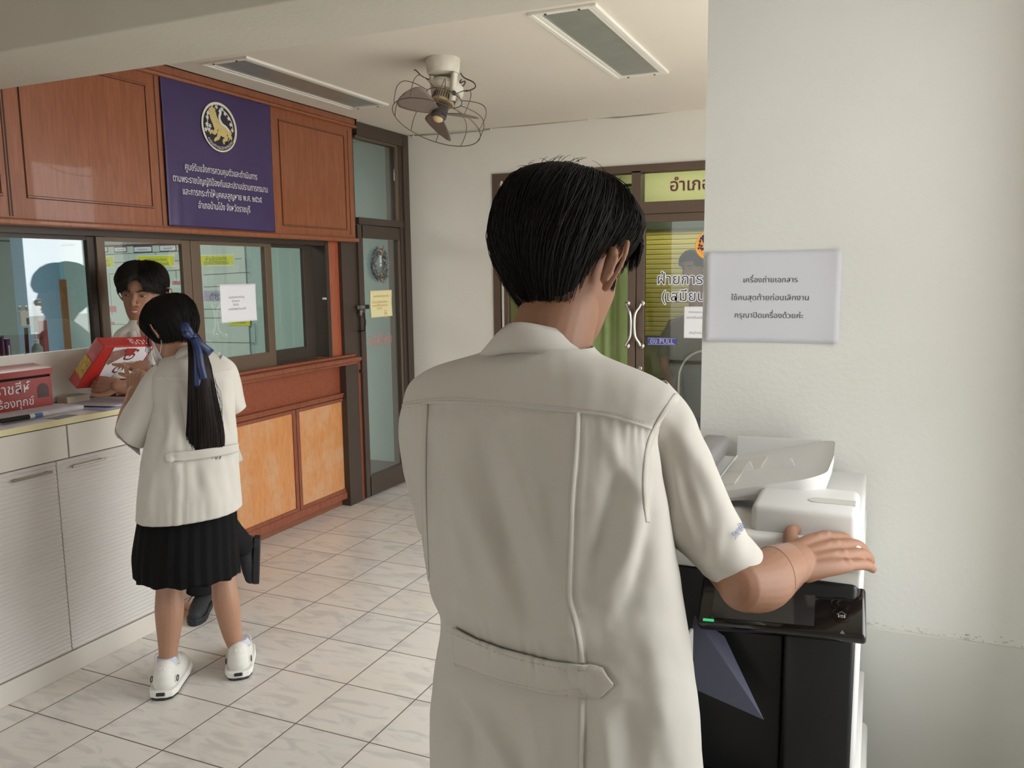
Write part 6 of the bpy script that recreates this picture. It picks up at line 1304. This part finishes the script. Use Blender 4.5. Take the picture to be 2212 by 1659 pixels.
for _ in range(26):   # loose strands
    s0 = rng.uniform(.1,.6); pts = []
    x0, y0 = 445+rng.uniform(-5,15), 780+120*s0
    for k in range(6): t = k/5; pts.append(Gp(x0+22*math.sin(t*2.2+rng.uniform(-.2,.2))+rng.uniform(-1,1), y0+t*rng.uniform(80,110), -.10))
    b.tube(pts,[.0006]*5+[.0003],3,caps=False)
b.build('ponytail', m_hair2, gbody, smooth=True, fix=False)
b = MB()
for _ in range(16):   # locks hanging in front of the ear
    x0 = rng.uniform(312,326); y0 = rng.uniform(705,735); pts = []
    for k in range(6): t = k/5; pts.append(Gp(x0+rng.gauss(6,5)*t*t, y0+t*rng.uniform(30,75), .10+.02*rng.random()))
    b.tube(pts,[.0007]*4+[.0005,.0003],3,caps=False)
b.build('side_locks', m_hair, gbody, smooth=True, fix=False)
# ribbon
m_rib2 = mat('navy_satin_ribbon', S(32,46,88), 0.4, var=0.06, vscale=20)
def band(pts, wid, name):
    q = catmull([Gp(x,y,dy)[:] for x,y,dy in pts], 6); P_ = [Vector(p) for p in q]; n = len(P_); b = MB(); vs = []
    for i, p in enumerate(P_):
        t = (P_[min(i+1,n-1)]-P_[max(i-1,0)]).normalized(); s_ = t.cross(GV).normalized(); ww = wid*(0.6+.4*math.sin(math.pi*min(1,i/(n-1)*1.2))) if name == 'ribbon_loop' else wid
        vs += [p+s_*ww, p+GV*.002, p-s_*ww]
    b.add(vs,[(i*3+k,i*3+k+1,i*3+k+4,i*3+k+3) for i in range(n-1) for k in (0,1)]); o = b.build(name, m_rib2, rbn, smooth=True); s2 = o.modifiers.new('s','SOLIDIFY'); s2.thickness = .0014
b = MB(); ball(b,(0,0,0),.017,.014,.016,Matrix.Translation(Gp(417,728,-.10))); rbn = b.build('hair_ribbon', m_rib2, gbody, smooth=True)
band([(416,727,-.11),(406,712,-.115),(398,703,-.11),(402,722,-.12),(416,729,-.115)], .014, 'ribbon_loop'); band([(416,728,-.11),(402,722,-.12),(396,726,-.115)], .013, 'ribbon_loop')
band([(418,729,-.11),(432,745,-.115),(448,758,-.105),(456,764,-.085)], .016, 'ribbon_tail'); band([(418,730,-.115),(425,758,-.135),(426,795,-.145),(427,835,-.145)], .012, 'ribbon_tail'); band([(419,730,-.118),(429,760,-.14),(434,790,-.15),(441,819,-.15)], .012, 'ribbon_tail')
# blouse collar
b = MB(); T1 = catmull([(360,778,.10),(372,765,.06),(388,752,.01),(408,744,-.03),(426,750,-.03),(440,760,.0)],5); T2 = catmull([(357,790,.09),(372,782,.04),(390,771,-.03),(410,763,-.06),(430,764,-.05),(444,770,-.01)],5)
n = len(T1); rows = [[Gp(*p)+Vector((0,0,-.012))-GV*.02 for p in T1],[Gp(*p) for p in T1],[Gp((p[0]+q[0])/2,(p[1]+q[1])/2,(p[2]+q[2])/2-.008) for p,q in zip(T1,T2)],[Gp(*p) for p in T2]]
b.add([p for r in rows for p in r],[(j*n+i,j*n+i+1,(j+1)*n+i+1,(j+1)*n+i) for j in range(3) for i in range(n-1)]); o = b.build('collar', m_shirt, blouse, smooth=True); s_ = o.modifiers.new('s','SOLIDIFY'); s_.thickness = .003
# trainers and socks
m_tr = mat('white_trainer_mesh', S(222,220,212), 0.6, bump=.1, bscale=300); m_tr2 = mat('white_trainer_overlay', S(232,230,224), 0.45); m_out = mat('dark_outsole', S(44,42,44), 0.6); m_sock = mat('pale_blue_sock', S(192,196,212), 0.8)
for (hx0, hy0), toe, nm in (((361,1484),(-.50,.86),'l'),((518,1452),(-.62,.78),'r')):
    f = Vector((toe[0],toe[1],0)).normalized(); ak = ankL if nm == 'l' else ankR; hp = Vector((ak.x,ak.y,0))-f*.072; s_ = Vector((-f.y,f.x,0)); up = Vector((0,0,1)); b = MB(); base = hp+f*.03
    V_ = lambda a, l, z: base+f*a+s_*l+up*z
    limb(b,[V_(-.005,0,.052),V_(.05,0,.052),V_(.12,.0,.045),V_(.185,.004,.036)],[.041,.045,.046,.038],6,20); limb(b,[V_(.0,0,.045),V_(-.004,0,.070)],[.041,.039],4,18); limb(b,[V_(.05,0,.06),V_(.01,0,.092)],[.040,.036],3,16)
    up_ = fuse('trainer', b, m_tr, girl, .004, 4)
    def outl(k, o=0.0):
        pts = []
        for a_, w_ in ((-.058,.014),(-.048,.036),(-.015,.047),(.05,.049),(.12,.053),(.18,.048),(.215,.031),(.228,.010)): pts.append((a_,w_+o))
        return pts
    def slab(z0, z1, o, m, nm2, k=1.0):
        pl = outl(0,o); poly = [(a_*k,w_) for a_,w_ in pl]+[(a_*k,-w_) for a_,w_ in pl[::-1]]; b = MB(); b.prism(poly, frame(base+up*z0,f,s_,up), z1-z0); ob = b.build(nm2, m, up_); bv = ob.modifiers.new('b','BEVEL'); bv.width = .004; bv.segments = 2
    slab(.010,.034,.004,m_tr2,'midsole'); slab(0.0,.012,.0,m_out,'outsole')
    b = MB(); b.obox(frame(V_(-.056,0,.026),f,s_,up),.016,.030,.012,0,.003); b.build('heel_insert', m_out, up_)
    b = MB(); b.lathe([(.036,0),(.0355,.02),(.0335,.040)],20,frame(V_(.038,0,.088),f,s_,up)); b.build('sock', m_sock, girl, smooth='auto')
    b = MB(); b.obox(frame(V_(-.022,0,.090),f,s_,up),.006,.022,.045,0,.003); b.build('heel_tab', m_tr2, up_)
    for sd in (-1,1):
        b = MB(); c0 = V_(.0,sd*.0455,.058); b.tube([c0+f*(.012*math.cos(t))+up*(.010*math.sin(t))+s_*sd*.001 for t in [2*math.pi*k/16 for k in range(16)]],.0018,6,closed=True); b.build('oval_mark', m_out, up_, smooth=True)
        b = MB(); b.tube([Vector(p) for p in catmull([V_(.07,sd*.006,.098),V_(.06,sd*.03,.13),V_(.045,sd*.045,.125),V_(.05,sd*.042,.09),V_(.07,sd*.012,.09)],5)],.0016,6); b.build('shoelace_loop', m_tr2, up_, smooth=True)
    b = MB()
    for k in range(4): q = .075+.022*k; zz = .098-.011*k; b.tube([V_(q,-.02,zz-.008),V_(q+.004,0,zz),V_(q,.02,zz-.008)],.002,6)
    b.build('laces', m_tr2, up_, smooth=True)
# sheet of paper tucked under her arm
b = MB(); P_ = [Gp(248,938,.02),Gp(258,905,.10),Gp(300,940,.12),Gp(303,984,.03)]; b.grid(lambda u, v: (P_[0].lerp(P_[3],u)).lerp(P_[1].lerp(P_[2],u),v)+GV*.01*math.sin(u*3), 10, 8)
o = b.build('held_paper', m_paper, smooth=True); s_ = o.modifiers.new('s','SOLIDIFY'); s_.thickness = .001; tag(o,'white sheet of paper tucked under the left elbow of the girl with the ponytail','paper')
# ================================================================ the young man leaning over the end of the desk
boy = thing('person','smiling person with parted black hair and open cream shirt, holding the red gift box','person',(0.47,-2.0,0))
B0 = Vector((0.345,-2.165,1.3)); BV = Vector((CAM_C.x-B0.x, CAM_C.y-B0.y, 0)).normalized(); BR = Vector((-BV.y, BV.x, 0))
Bp = lambda x, y, dy=0.0: on_plane(x, y, B0-BV*dy, BV)
bs_ = [(Bp(447,1000,.28),BR*.165,BV*.115),(Bp(425,920,.24),BR*.155,BV*.105),(Bp(385,845,.17),BR*.160,BV*.105),(Bp(345,785,.11),BR*.168,BV*.105),(Bp(326,750,.07),BR*.160,BV*.10),(Bp(318,727,.05),BR*.146,BV*.085),(Bp(316,708,.03),BR*.108,BV*.07),(Bp(314,698,.02),BR*.074,BV*.06),(Bp(313,690,.015),BR*.060,BV*.055)]
def bdisp(p, n, u, v): return p+n*(.006*noise.noise(p*11)+.004*math.sin(p.dot(BR)*70+v*7)*math.exp(-((v-.5)/.4)**2)+.003*noise.noise(p*30))
bsl = loft([(Bp(270,722,.05),BR*.045,BV*.05),(Bp(258,745,.0),BR*.055,BV*.055),(Bp(256,785,-.02),BR*.058,BV*.06),(Bp(262,815,-.03),BR*.056,BV*.058)], 36, 6, bdisp, 2.0)
bsr = loft([(Bp(362,728,.06),BR*.045,BV*.05),(Bp(380,750,.02),BR*.058,BV*.058),(Bp(386,785,-.04),BR*.062,BV*.060),(Bp(380,820,-.09),BR*.060,BV*.058)], 36, 6, bdisp, 2.0)
bshirt = cloth('shirt', [loft(bs_,90,8,bdisp,2.2),bsl,bsr], m_shirt, boy, .0018)
bhc = Bp(299,633,.0); fv = (BV*math.cos(math.radians(20))-BR*math.sin(math.radians(20))); byaw = math.atan2(fv.y,fv.x)-math.pi/2
BM = Matrix.Translation(bhc)@Matrix.Rotation(byaw,4,'Z')@Matrix.Rotation(math.radians(-9),4,'X')@Matrix.Rotation(math.radians(-4),4,'Y')@Matrix.Scale(1.09,4)@Matrix.Translation((0,-.045,-.118))
bb = MB(); head_into(bb, BM, True, (1,-1), 1.0)
limb(bb, [Bp(330,770,.09),Bp(318,715,.04),Bp(313,700,.02),BM@Vector((0,-.02,.06))], [.07,.056,.052,.05], 5, 22)
limb(bb, [Bp(445,985,.28),Bp(425,920,.24),Bp(385,845,.17),Bp(345,785,.11),Bp(322,745,.06)], [.095,.09,.09,.09,.06], 5, 20)
limb(bb, [Bp(313,702,.0),Bp(316,722,-.016),Bp(320,742,-.026)], [.048,.035,.015], 5, 18)
shl = Bp(372,742,.05); elb = on_z(330,846,1.045); hnd = on_plane(252,834,Vector((.37,-2.36,1.05)),BV)
limb(bb, [shl,Bp(384,800,-.05),elb], [.043,.040,.034], 5, 18); limb(bb, [elb,elb.lerp(hnd,.4)+Vector((0,0,.004)),hnd], [.036,.036,.025], 5, 18)
# gift box held between the hands: three edges from the nearest corner
d0 = 3.36; cpt = lambda x, y, dd: CAM_C+ray(x,y)*(d0+dd)
V0 = cpt(226,748,0); eA = cpt(336,745,.17)-V0; eB = cpt(165,840,.10)-V0; eC = cpt(207,729,.04)-V0
eN = eA.cross(eB).normalized(); eN = eN if eN.dot(BV) > 0 else -eN
hz_ = eN*.7+Vector((0,0,.5)); hdir = ((V0+eB*.92+eA*.14)-hnd).normalized(); hz_ = (hz_-hdir*hz_.dot(hdir)).normalized()
hand_into(bb, frame(hnd,hdir,hz_.cross(hdir),hz_), ((30,45,30),(32,48,30),(34,50,30),(36,50,30)), (4,1,-2,-5), ((.018,.022,.004),(.046,.040,.018),(.074,.044,.030),(.098,.040,.034)), .92)
shr_ = Bp(268,738,.05); elr_ = Bp(258,820,.02); hr_ = V0+eA*.85+eB*.5+eC*1.0-eN*.022
limb(bb, [shr_,Bp(258,785,.0),elr_], [.043,.039,.033], 5, 16); limb(bb, [elr_,elr_.lerp(hr_,.5),hr_], [.034,.032,.024], 5, 16)
hx_ = (-eA.normalized()*.9+eB.normalized()*.2).normalized(); hand_into(bb, frame(hr_,hx_,(-eN).cross(hx_),-eN), ((12,10,8),)*4, sc=.9)
hip = [on_x(418,985,.41),on_x(448,990,.47)]
kneeS = on_x(425,1125,.475); ankS = on_x(437,1250,.475)
kneeR = on_x(466,1120,.56); ankR = on_x(517,1172,.60)
limb(bb, [hip[0],kneeS,ankS,ankS+Vector((0,0,-.05))], [.08,.05,.032,.03], 6, 18); limb(bb, [hip[1],kneeR,ankR], [.08,.05,.032], 6, 18)
bbody = fuse('body', bb, m_skin, boy, .0034, 5, .5)
face_parts(BM, bbody, m_lid, .002, True)
def bzl(a):
    tab = [(0,.108),(20,.125),(38,.128),(60,.140),(82,.165),(97,.176),(112,.160),(128,.138),(145,.124),(162,.122),(180,.105),(205,.07),(235,.03),(270,.015),(305,.03),(335,.07),(360,.108)]
    for (a0,z0),(a1,z1) in zip(tab,tab[1:]):
        if a0 <= a <= a1: return z0+(z1-z0)*(a-a0)/(a1-a0)
    return .1
bth = lambda a, t: (.009+.012*math.sin(min(1,t)*math.pi*.58))*(1-.45*max(0,(t-.85)/.15)**1.5)
hair_on('hair', BM, bbody, m_hair, bzl, bth, 1500, 31, lambda a, t: 22*(1 if a < 97 or a > 277 else -1)*-1*t*(1 if 20 < a < 170 else .3), .010, .004, .0009, 0)
b = MB(); rng = random.Random(4)
for _ in range(420):     # curtain fringe swept to both sides of the parting
    sgn = -1 if rng.random() < .5 else 1; a0 = math.radians(97+sgn*rng.uniform(0,6)); a1 = math.radians(97+sgn*rng.uniform(18,62)); z1 = .150-.030*abs(math.degrees(a1)-97)/60+rng.gauss(0,.004); pts = []
    z0 = .180+rng.uniform(0,.030)
    for f in (0,.25,.5,.75,1): a = a0+(a1-a0)*f**.8; q = head_r(a, z0+(z1-z0)*f**1.3); n = (q-Vector((0,0,.115))).normalized(); pts.append(BM@(q+n*(.009+.012*math.sin(f*2.4)+rng.gauss(0,.0012))))
    b.tube(pts,[.0016,.0020,.0019,.0014,.0005],4,caps=False)
b.build('fringe', m_hair, bbody, smooth=True, fix=False)
# open collar and placket
for sg in (-1,1):
    b = MB(); T1 = [(313+sg*16,700,.0),(313+sg*20,712,-.03),(311+sg*14,728,-.062),(313+sg*6,744,-.085)]; T2 = [(313+sg*27,702,.02),(313+sg*36,716,-.02),(313+sg*36,732,-.048),(313+sg*22,748,-.08)]
    a_, c_ = [Bp(*p) for p in catmull(T1,5)], [Bp(*p) for p in catmull(T2,5)]; n = len(a_); b.add(a_+c_,[(i,i+1,n+i+1,n+i) for i in range(n-1)]); o = b.build('collar', m_shirt, bshirt, smooth=True); s_ = o.modifiers.new('s','SOLIDIFY'); s_.thickness = .004
b = MB(); P_ = [Bp(314,742,-.072),Bp(322,770,-.055),Bp(336,800,-.02)]; q = [Vector(p) for p in catmull([p[:] for p in P_],6)]; n = len(q); b.add([p-BR*.014+BV*.016 for p in q]+[p+BR*.014+BV*.016 for p in q],[(i,i+1,n+i+1,n+i) for i in range(n-1)]); o = b.build('placket', m_shirt, bshirt, smooth=True); s_ = o.modifiers.new('s','SOLIDIFY'); s_.thickness = .003
b = MB(); p = Bp(330,791,-.058); b.lathe([(.007,0),(.007,.003),(.004,.0035)],16,frame(p+BV*.02,BR,Vector((0,0,1)),BV)); b.build('shirt_button', m_black, bshirt, smooth='auto')
b = MB(); p = Bp(283,728,-.03); b.obox(frame(p,BR,Vector((0,0,1)),BV),.075,.085,.004,0,.002); b.build('chest_pocket', m_shirt, bshirt) if False else None
# trousers
tS = loft([(ankS+Vector((0,0,-.055)),BR*.072,BV*.078),(ankS+Vector((0,0,.02)),BR*.066,BV*.074),(kneeS,BR*.078,BV*.082),(hip[0]+Vector((0,0,-.12)),BR*.095,BV*.10),(hip[0]+Vector((0.02,0,.04)),BR*.10,BV*.11)],36,8,lambda p,n,u,v: p+n*.004*noise.noise(p*16),2.0)
ax = (ankR-kneeR).normalized(); h2_ = BR-ax*BR.dot(ax); h2_.normalize(); d2_ = ax.cross(h2_)
tR = loft([(hip[1]+Vector((-.02,0,.04)),BR*.10,BV*.11),(hip[1]+Vector((0,0,-.15)),BR*.095,BV*.10),(kneeR+Vector((0,.0,.06)),BR*.082,BV*.086),(kneeR+ax*.04,h2_*.072,d2_*.070),(kneeR.lerp(ankR,.7),h2_*.060,d2_*.060),(ankR+ax*.045,h2_*.052,d2_*.052)],36,8,lambda p,n,u,v: p+n*.004*noise.noise(p*16),2.0)
cloth('trousers',[tS,tR],m_trou,boy)
m_sole = mat('black_rubber_sole', S(30,30,34), 0.6); m_shoe2 = mat('black_canvas_shoe', S(38,38,42), 0.75, bump=.08, bscale=400)
def school_shoe(heel, f, up, name='shoe'):
    f = f.normalized(); up = (up-f*up.dot(f)).normalized(); s_ = up.cross(f); V_ = lambda a,l,z: heel+f*a+s_*l+up*z
    b = MB(); limb(b,[V_(.03,0,.055),V_(.09,0,.058),V_(.16,0,.046),V_(.215,0,.038)],[.034,.036,.038,.030],6,20); limb(b,[V_(.035,0,.05),V_(.03,0,.085)],[.034,.033],4,16)
    sh = fuse(name,b,m_shoe2,boy,.004,4)
    pl = ((.0,.010),(.006,.026),(.04,.036),(.10,.037),(.16,.043),(.20,.041),(.235,.026),(.248,.008)); b = MB(); b.prism([p for p in pl]+[(a,-w) for a,w in pl[::-1]], frame(heel,f,s_,up), .030); o = b.build('sole', m_sole, sh); bv = o.modifiers.new('b','BEVEL'); bv.width = .005; bv.segments = 2
    b = MB()
    for k in range(4): q = .10+.022*k; zz = .097-.010*k; b.tube([V_(q,-.02,zz-.010),V_(q+.004,0,zz),V_(q,.02,zz-.010)],.0022,6)
    b.tube([Vector(p) for p in catmull([V_(.10,0,.10),V_(.10,.03,.115),V_(.115,.05,.095),V_(.11,.02,.10)],5)],.002,6); b.tube([V_(.10,0,.10),V_(.12,-.035,.09),V_(.13,-.05,.07)],.002,6)
    b.build('laces', m_sole, sh, smooth=True); return sh
tS0 = on_z(452,1268,0.0) ; tS1 = on_z(414,1328,0.0)
fS = (tS1-tS0); fS.z = 0; fS.normalize(); school_shoe(Vector((ankS.x,ankS.y,0))-fS*.055, fS, Vector((0,0,1)))
hR = on_x(563,1158,.665); tRr = on_x(560,1262,.625); fR = (tRr-hR).normalized(); school_shoe(hR, fR, -VR*1.0+VH*.25)
# gift box itself
gift = thing('gift_box','red gift box with a torn white lettered label held in the air above the desk','box',V0)
b = MB(); vs = [V0+eA*i+eB*j+eC*k for i in (0,1) for j in (0,1) for k in (0,1)]
b.add(vs,[(0,1,3,2),(4,6,7,5),(0,4,5,1),(2,3,7,6),(0,2,6,4),(1,5,7,3)]); o = b.build('carton', mat('glossy_red_carton',S(186,44,40),0.3,coat=.4,var=.12,vscale=9), gift); bv = o.modifiers.new('b','BEVEL'); bv.width = .003; bv.segments = 2
GB = lambda u, v, d=.0012: V0+eA*u+eB*v+eN*d
edge = [(.20,.03),(.96,.03),(.96,.46),(.90,.50),(.86,.47),(.80,.56),(.76,.54),(.74,.62),(.74,.90),(.30,.90)]
b = MB(); b.add([GB(u,v) for u,v in edge],[tuple(range(len(edge)))]); b.build('white_label', mat('white_label_card',S(226,222,226),0.6), gift, fix=False)
b = MB(); vs, fs, wd = text2d('ไอเอ', .012)
def lab_pt(q): s_ = q[0]/wd; return GB(.74-.10*s_-.34*q[1], .05+.62*s_ , .0022)
b.add([lab_pt(q) for q in vs], fs); b.build('label_lettering', mat('dark_red_print',S(104,36,44),0.6), gift, fix=False)
b = MB(); vs, fs, wd = text2d('เดลิ', .02); eM = eA.cross(eC).normalized(); eM = eM if eM.dot(V0-(V0+eB)) > 0 else -eM
b.add([V0+eA*(.88-.34*q[0]/wd)+eC*(.10+.9*q[1])+eM*.0015 for q in vs], fs); b.build('side_lettering', m_wht, gift, fix=False)
b = MB(); eL_ = eB.cross(eC).normalized(); eL_ = eL_ if eL_.dot(-eA) > 0 else -eL_
b.add([V0+eB*v+eC*u+eL_*.0012 for u,v in ((.12,.40),(.95,.36),(.95,.74),(.12,.80))],[(0,1,2,3)]); b.build('yellow_picture', mat('yellow_printed_picture',S(196,160,70),0.4,var=.5,vscale=60), gift, fix=False)
b = MB(); b.add([GB(u,v) for u,v in ((.22,.12),(.44,.06),(.50,.24),(.30,.44),(.22,.40))],[(0,1,2,3,4)]); 
b.v = [tuple(Vector(p)+eN*.001) for p in b.v]; b.build('label_picture', mat('grey_brown_picture',S(150,112,100),0.5,var=.5,vscale=50), gift, fix=False)
b = MB(); b.add([tuple(GB(u,v,.0026)) for u,v in ((.46,.06),(.66,.06),(.66,.22),(.50,.24))],[(0,1,2,3)]); b.build('red_label_panel', mat('red_label_print',S(160,52,48),0.5,var=.4,vscale=80), gift, fix=False)
# ================================================================ an official standing inside the finance office
off = thing('person','dim person in an olive uniform standing inside behind the brown double door','person',(2.2,1.12,0))
YO = 1.12; Fp = lambda x, y, dy=0.0: on_y(x, y, YO+dy)
m_olive = cloth_mat('olive_uniform_cloth', S(96,88,62))
fc = Fp(1499,578); OM = Matrix.Translation(fc)@Matrix.Rotation(math.radians(180-24),4,'Z')@Matrix.Rotation(math.radians(-6),4,'X')@Matrix.Scale(1.0,4)@Matrix.Translation((0,0,-.112))
ob_ = MB(); head_into(ob_, OM); ctr_x = Fp(1503,720).x; zsh = Fp(1450,690).z
X_ = lambda dx, y_, z: Vector((ctr_x+dx, YO+y_, z))
limb(ob_, [X_(0,0,zsh-.08),X_(0,.01,zsh+.03),OM@Vector((0,-.02,.06))],[.07,.055,.05],5,18)
limb(ob_, [X_(0,0,.88),X_(0,0,1.1),X_(0,0,zsh-.12)],[.11,.11,.11],5,18)
for s_ in (-1,1):
    limb(ob_, [X_(s_*.17,0,zsh-.05),X_(s_*.22,-.01,zsh-.30),X_(s_*.14,-.10 if s_<0 else -.1,zsh-.46)],[.048,.042,.03],6,16)
    hand_into(ob_, frame(X_(s_*.14,-.10,zsh-.46),Vector((-s_*.7,-.4,-.4)).normalized(),Vector((-s_*.3,-.3,.8)).cross(Vector((-s_*.7,-.4,-.4))).normalized(),(Vector((-s_*.7,-.4,-.4)).normalized()).cross(Vector((-s_*.3,-.3,.8)).cross(Vector((-s_*.7,-.4,-.4))).normalized())),((15,15,10),)*4,sc=.9)
    limb(ob_, [X_(s_*.09,0,.86),X_(s_*.09,0,.46),X_(s_*.09,.02,.08),X_(s_*.09,-.08,.035)],[.085,.055,.035,.03],6,16)
obd = fuse('body', ob_, m_skin, off, .0045, 5)
face_parts(OM, obd, m_lid, 0, False)
hair_on('hair', OM, obd, m_hair, lambda a: bzl(a) if not 60 < a < 130 else .160, lambda a, t: .010+.008*math.sin(t*1.6), 500, 41, None, .004)
osh = loft([(X_(0,0,.80),Vector((.17,0,0)),Vector((0,.12,0))),(X_(0,0,.95),Vector((.165,0,0)),Vector((0,.115,0))),(X_(0,0,zsh-.28),Vector((.19,0,0)),Vector((0,.12,0))),(X_(0,0,zsh-.10),Vector((.21,0,0)),Vector((0,.11,0))),(X_(0,0,zsh-.02),Vector((.18,0,0)),Vector((0,.08,0))),(X_(0,0,zsh+.025),Vector((.11,0,0)),Vector((0,.065,0))),(X_(0,0,zsh+.045),Vector((.065,0,0)),Vector((0,.058,0)))],50,7,lambda p,n,u,v: p+n*.003*noise.noise(p*18),2.3)
osl = [loft([(X_(s_*.15,0,zsh-.03),Vector((.05,0,0)),Vector((0,.055,0))),(X_(s_*.20,0,zsh-.12),Vector((.058,0,0)),Vector((0,.06,0))),(X_(s_*.225,-.01,zsh-.27),Vector((.056,0,0)),Vector((0,.058,0)))],30,6,None,2.0) for s_ in (-1,1)]
osh_ = cloth('uniform_shirt',[osh]+osl,m_olive,off)
for s_ in (-1,1):
    b = MB(); b.obox(frame(X_(s_*.145,0,zsh+.006),(.96,0,-s_*.28),(0,1,0),(s_*.28,0,.96)),.10,.05,.008,0,.003); b.build('shoulder_strap', m_olive, osh_)
    b = MB(); b.obox(frame(X_(s_*.09,-.112,zsh-.20),(1,0,0),(0,0,1),(0,-1,0)),.10,.12,.006,0,.003); b.build('chest_pocket', m_olive, osh_)
    b = MB(); b.add([X_(s_*.015,-.066,zsh+.03),X_(s_*.065,-.03,zsh+.04),X_(s_*.085,-.085,zsh-.02),X_(s_*.03,-.105,zsh-.03)],[(0,1,2,3)]); o = b.build('collar', m_olive, osh_); q_ = o.modifiers.new('s','SOLIDIFY'); q_.thickness = .005
otr = [loft([(X_(s_*.10,0,.03),Vector((.085,0,0)),Vector((0,.10,0))),(X_(s_*.095,0,.45),Vector((.08,0,0)),Vector((0,.085,0))),(X_(s_*.085,0,.85),Vector((.10,0,0)),Vector((0,.12,0)))],30,6,None,2.0) for s_ in (-1,1)]
cloth('trousers',otr,m_olive,off)
for s_ in (-1,1):
    b = MB(); limb(b,[X_(s_*.10,.06,.045),X_(s_*.10,-.08,.042),X_(s_*.10,-.14,.034)],[.04,.042,.032],5,16); fuse('shoe',b,m_shoe,off,.006,4)
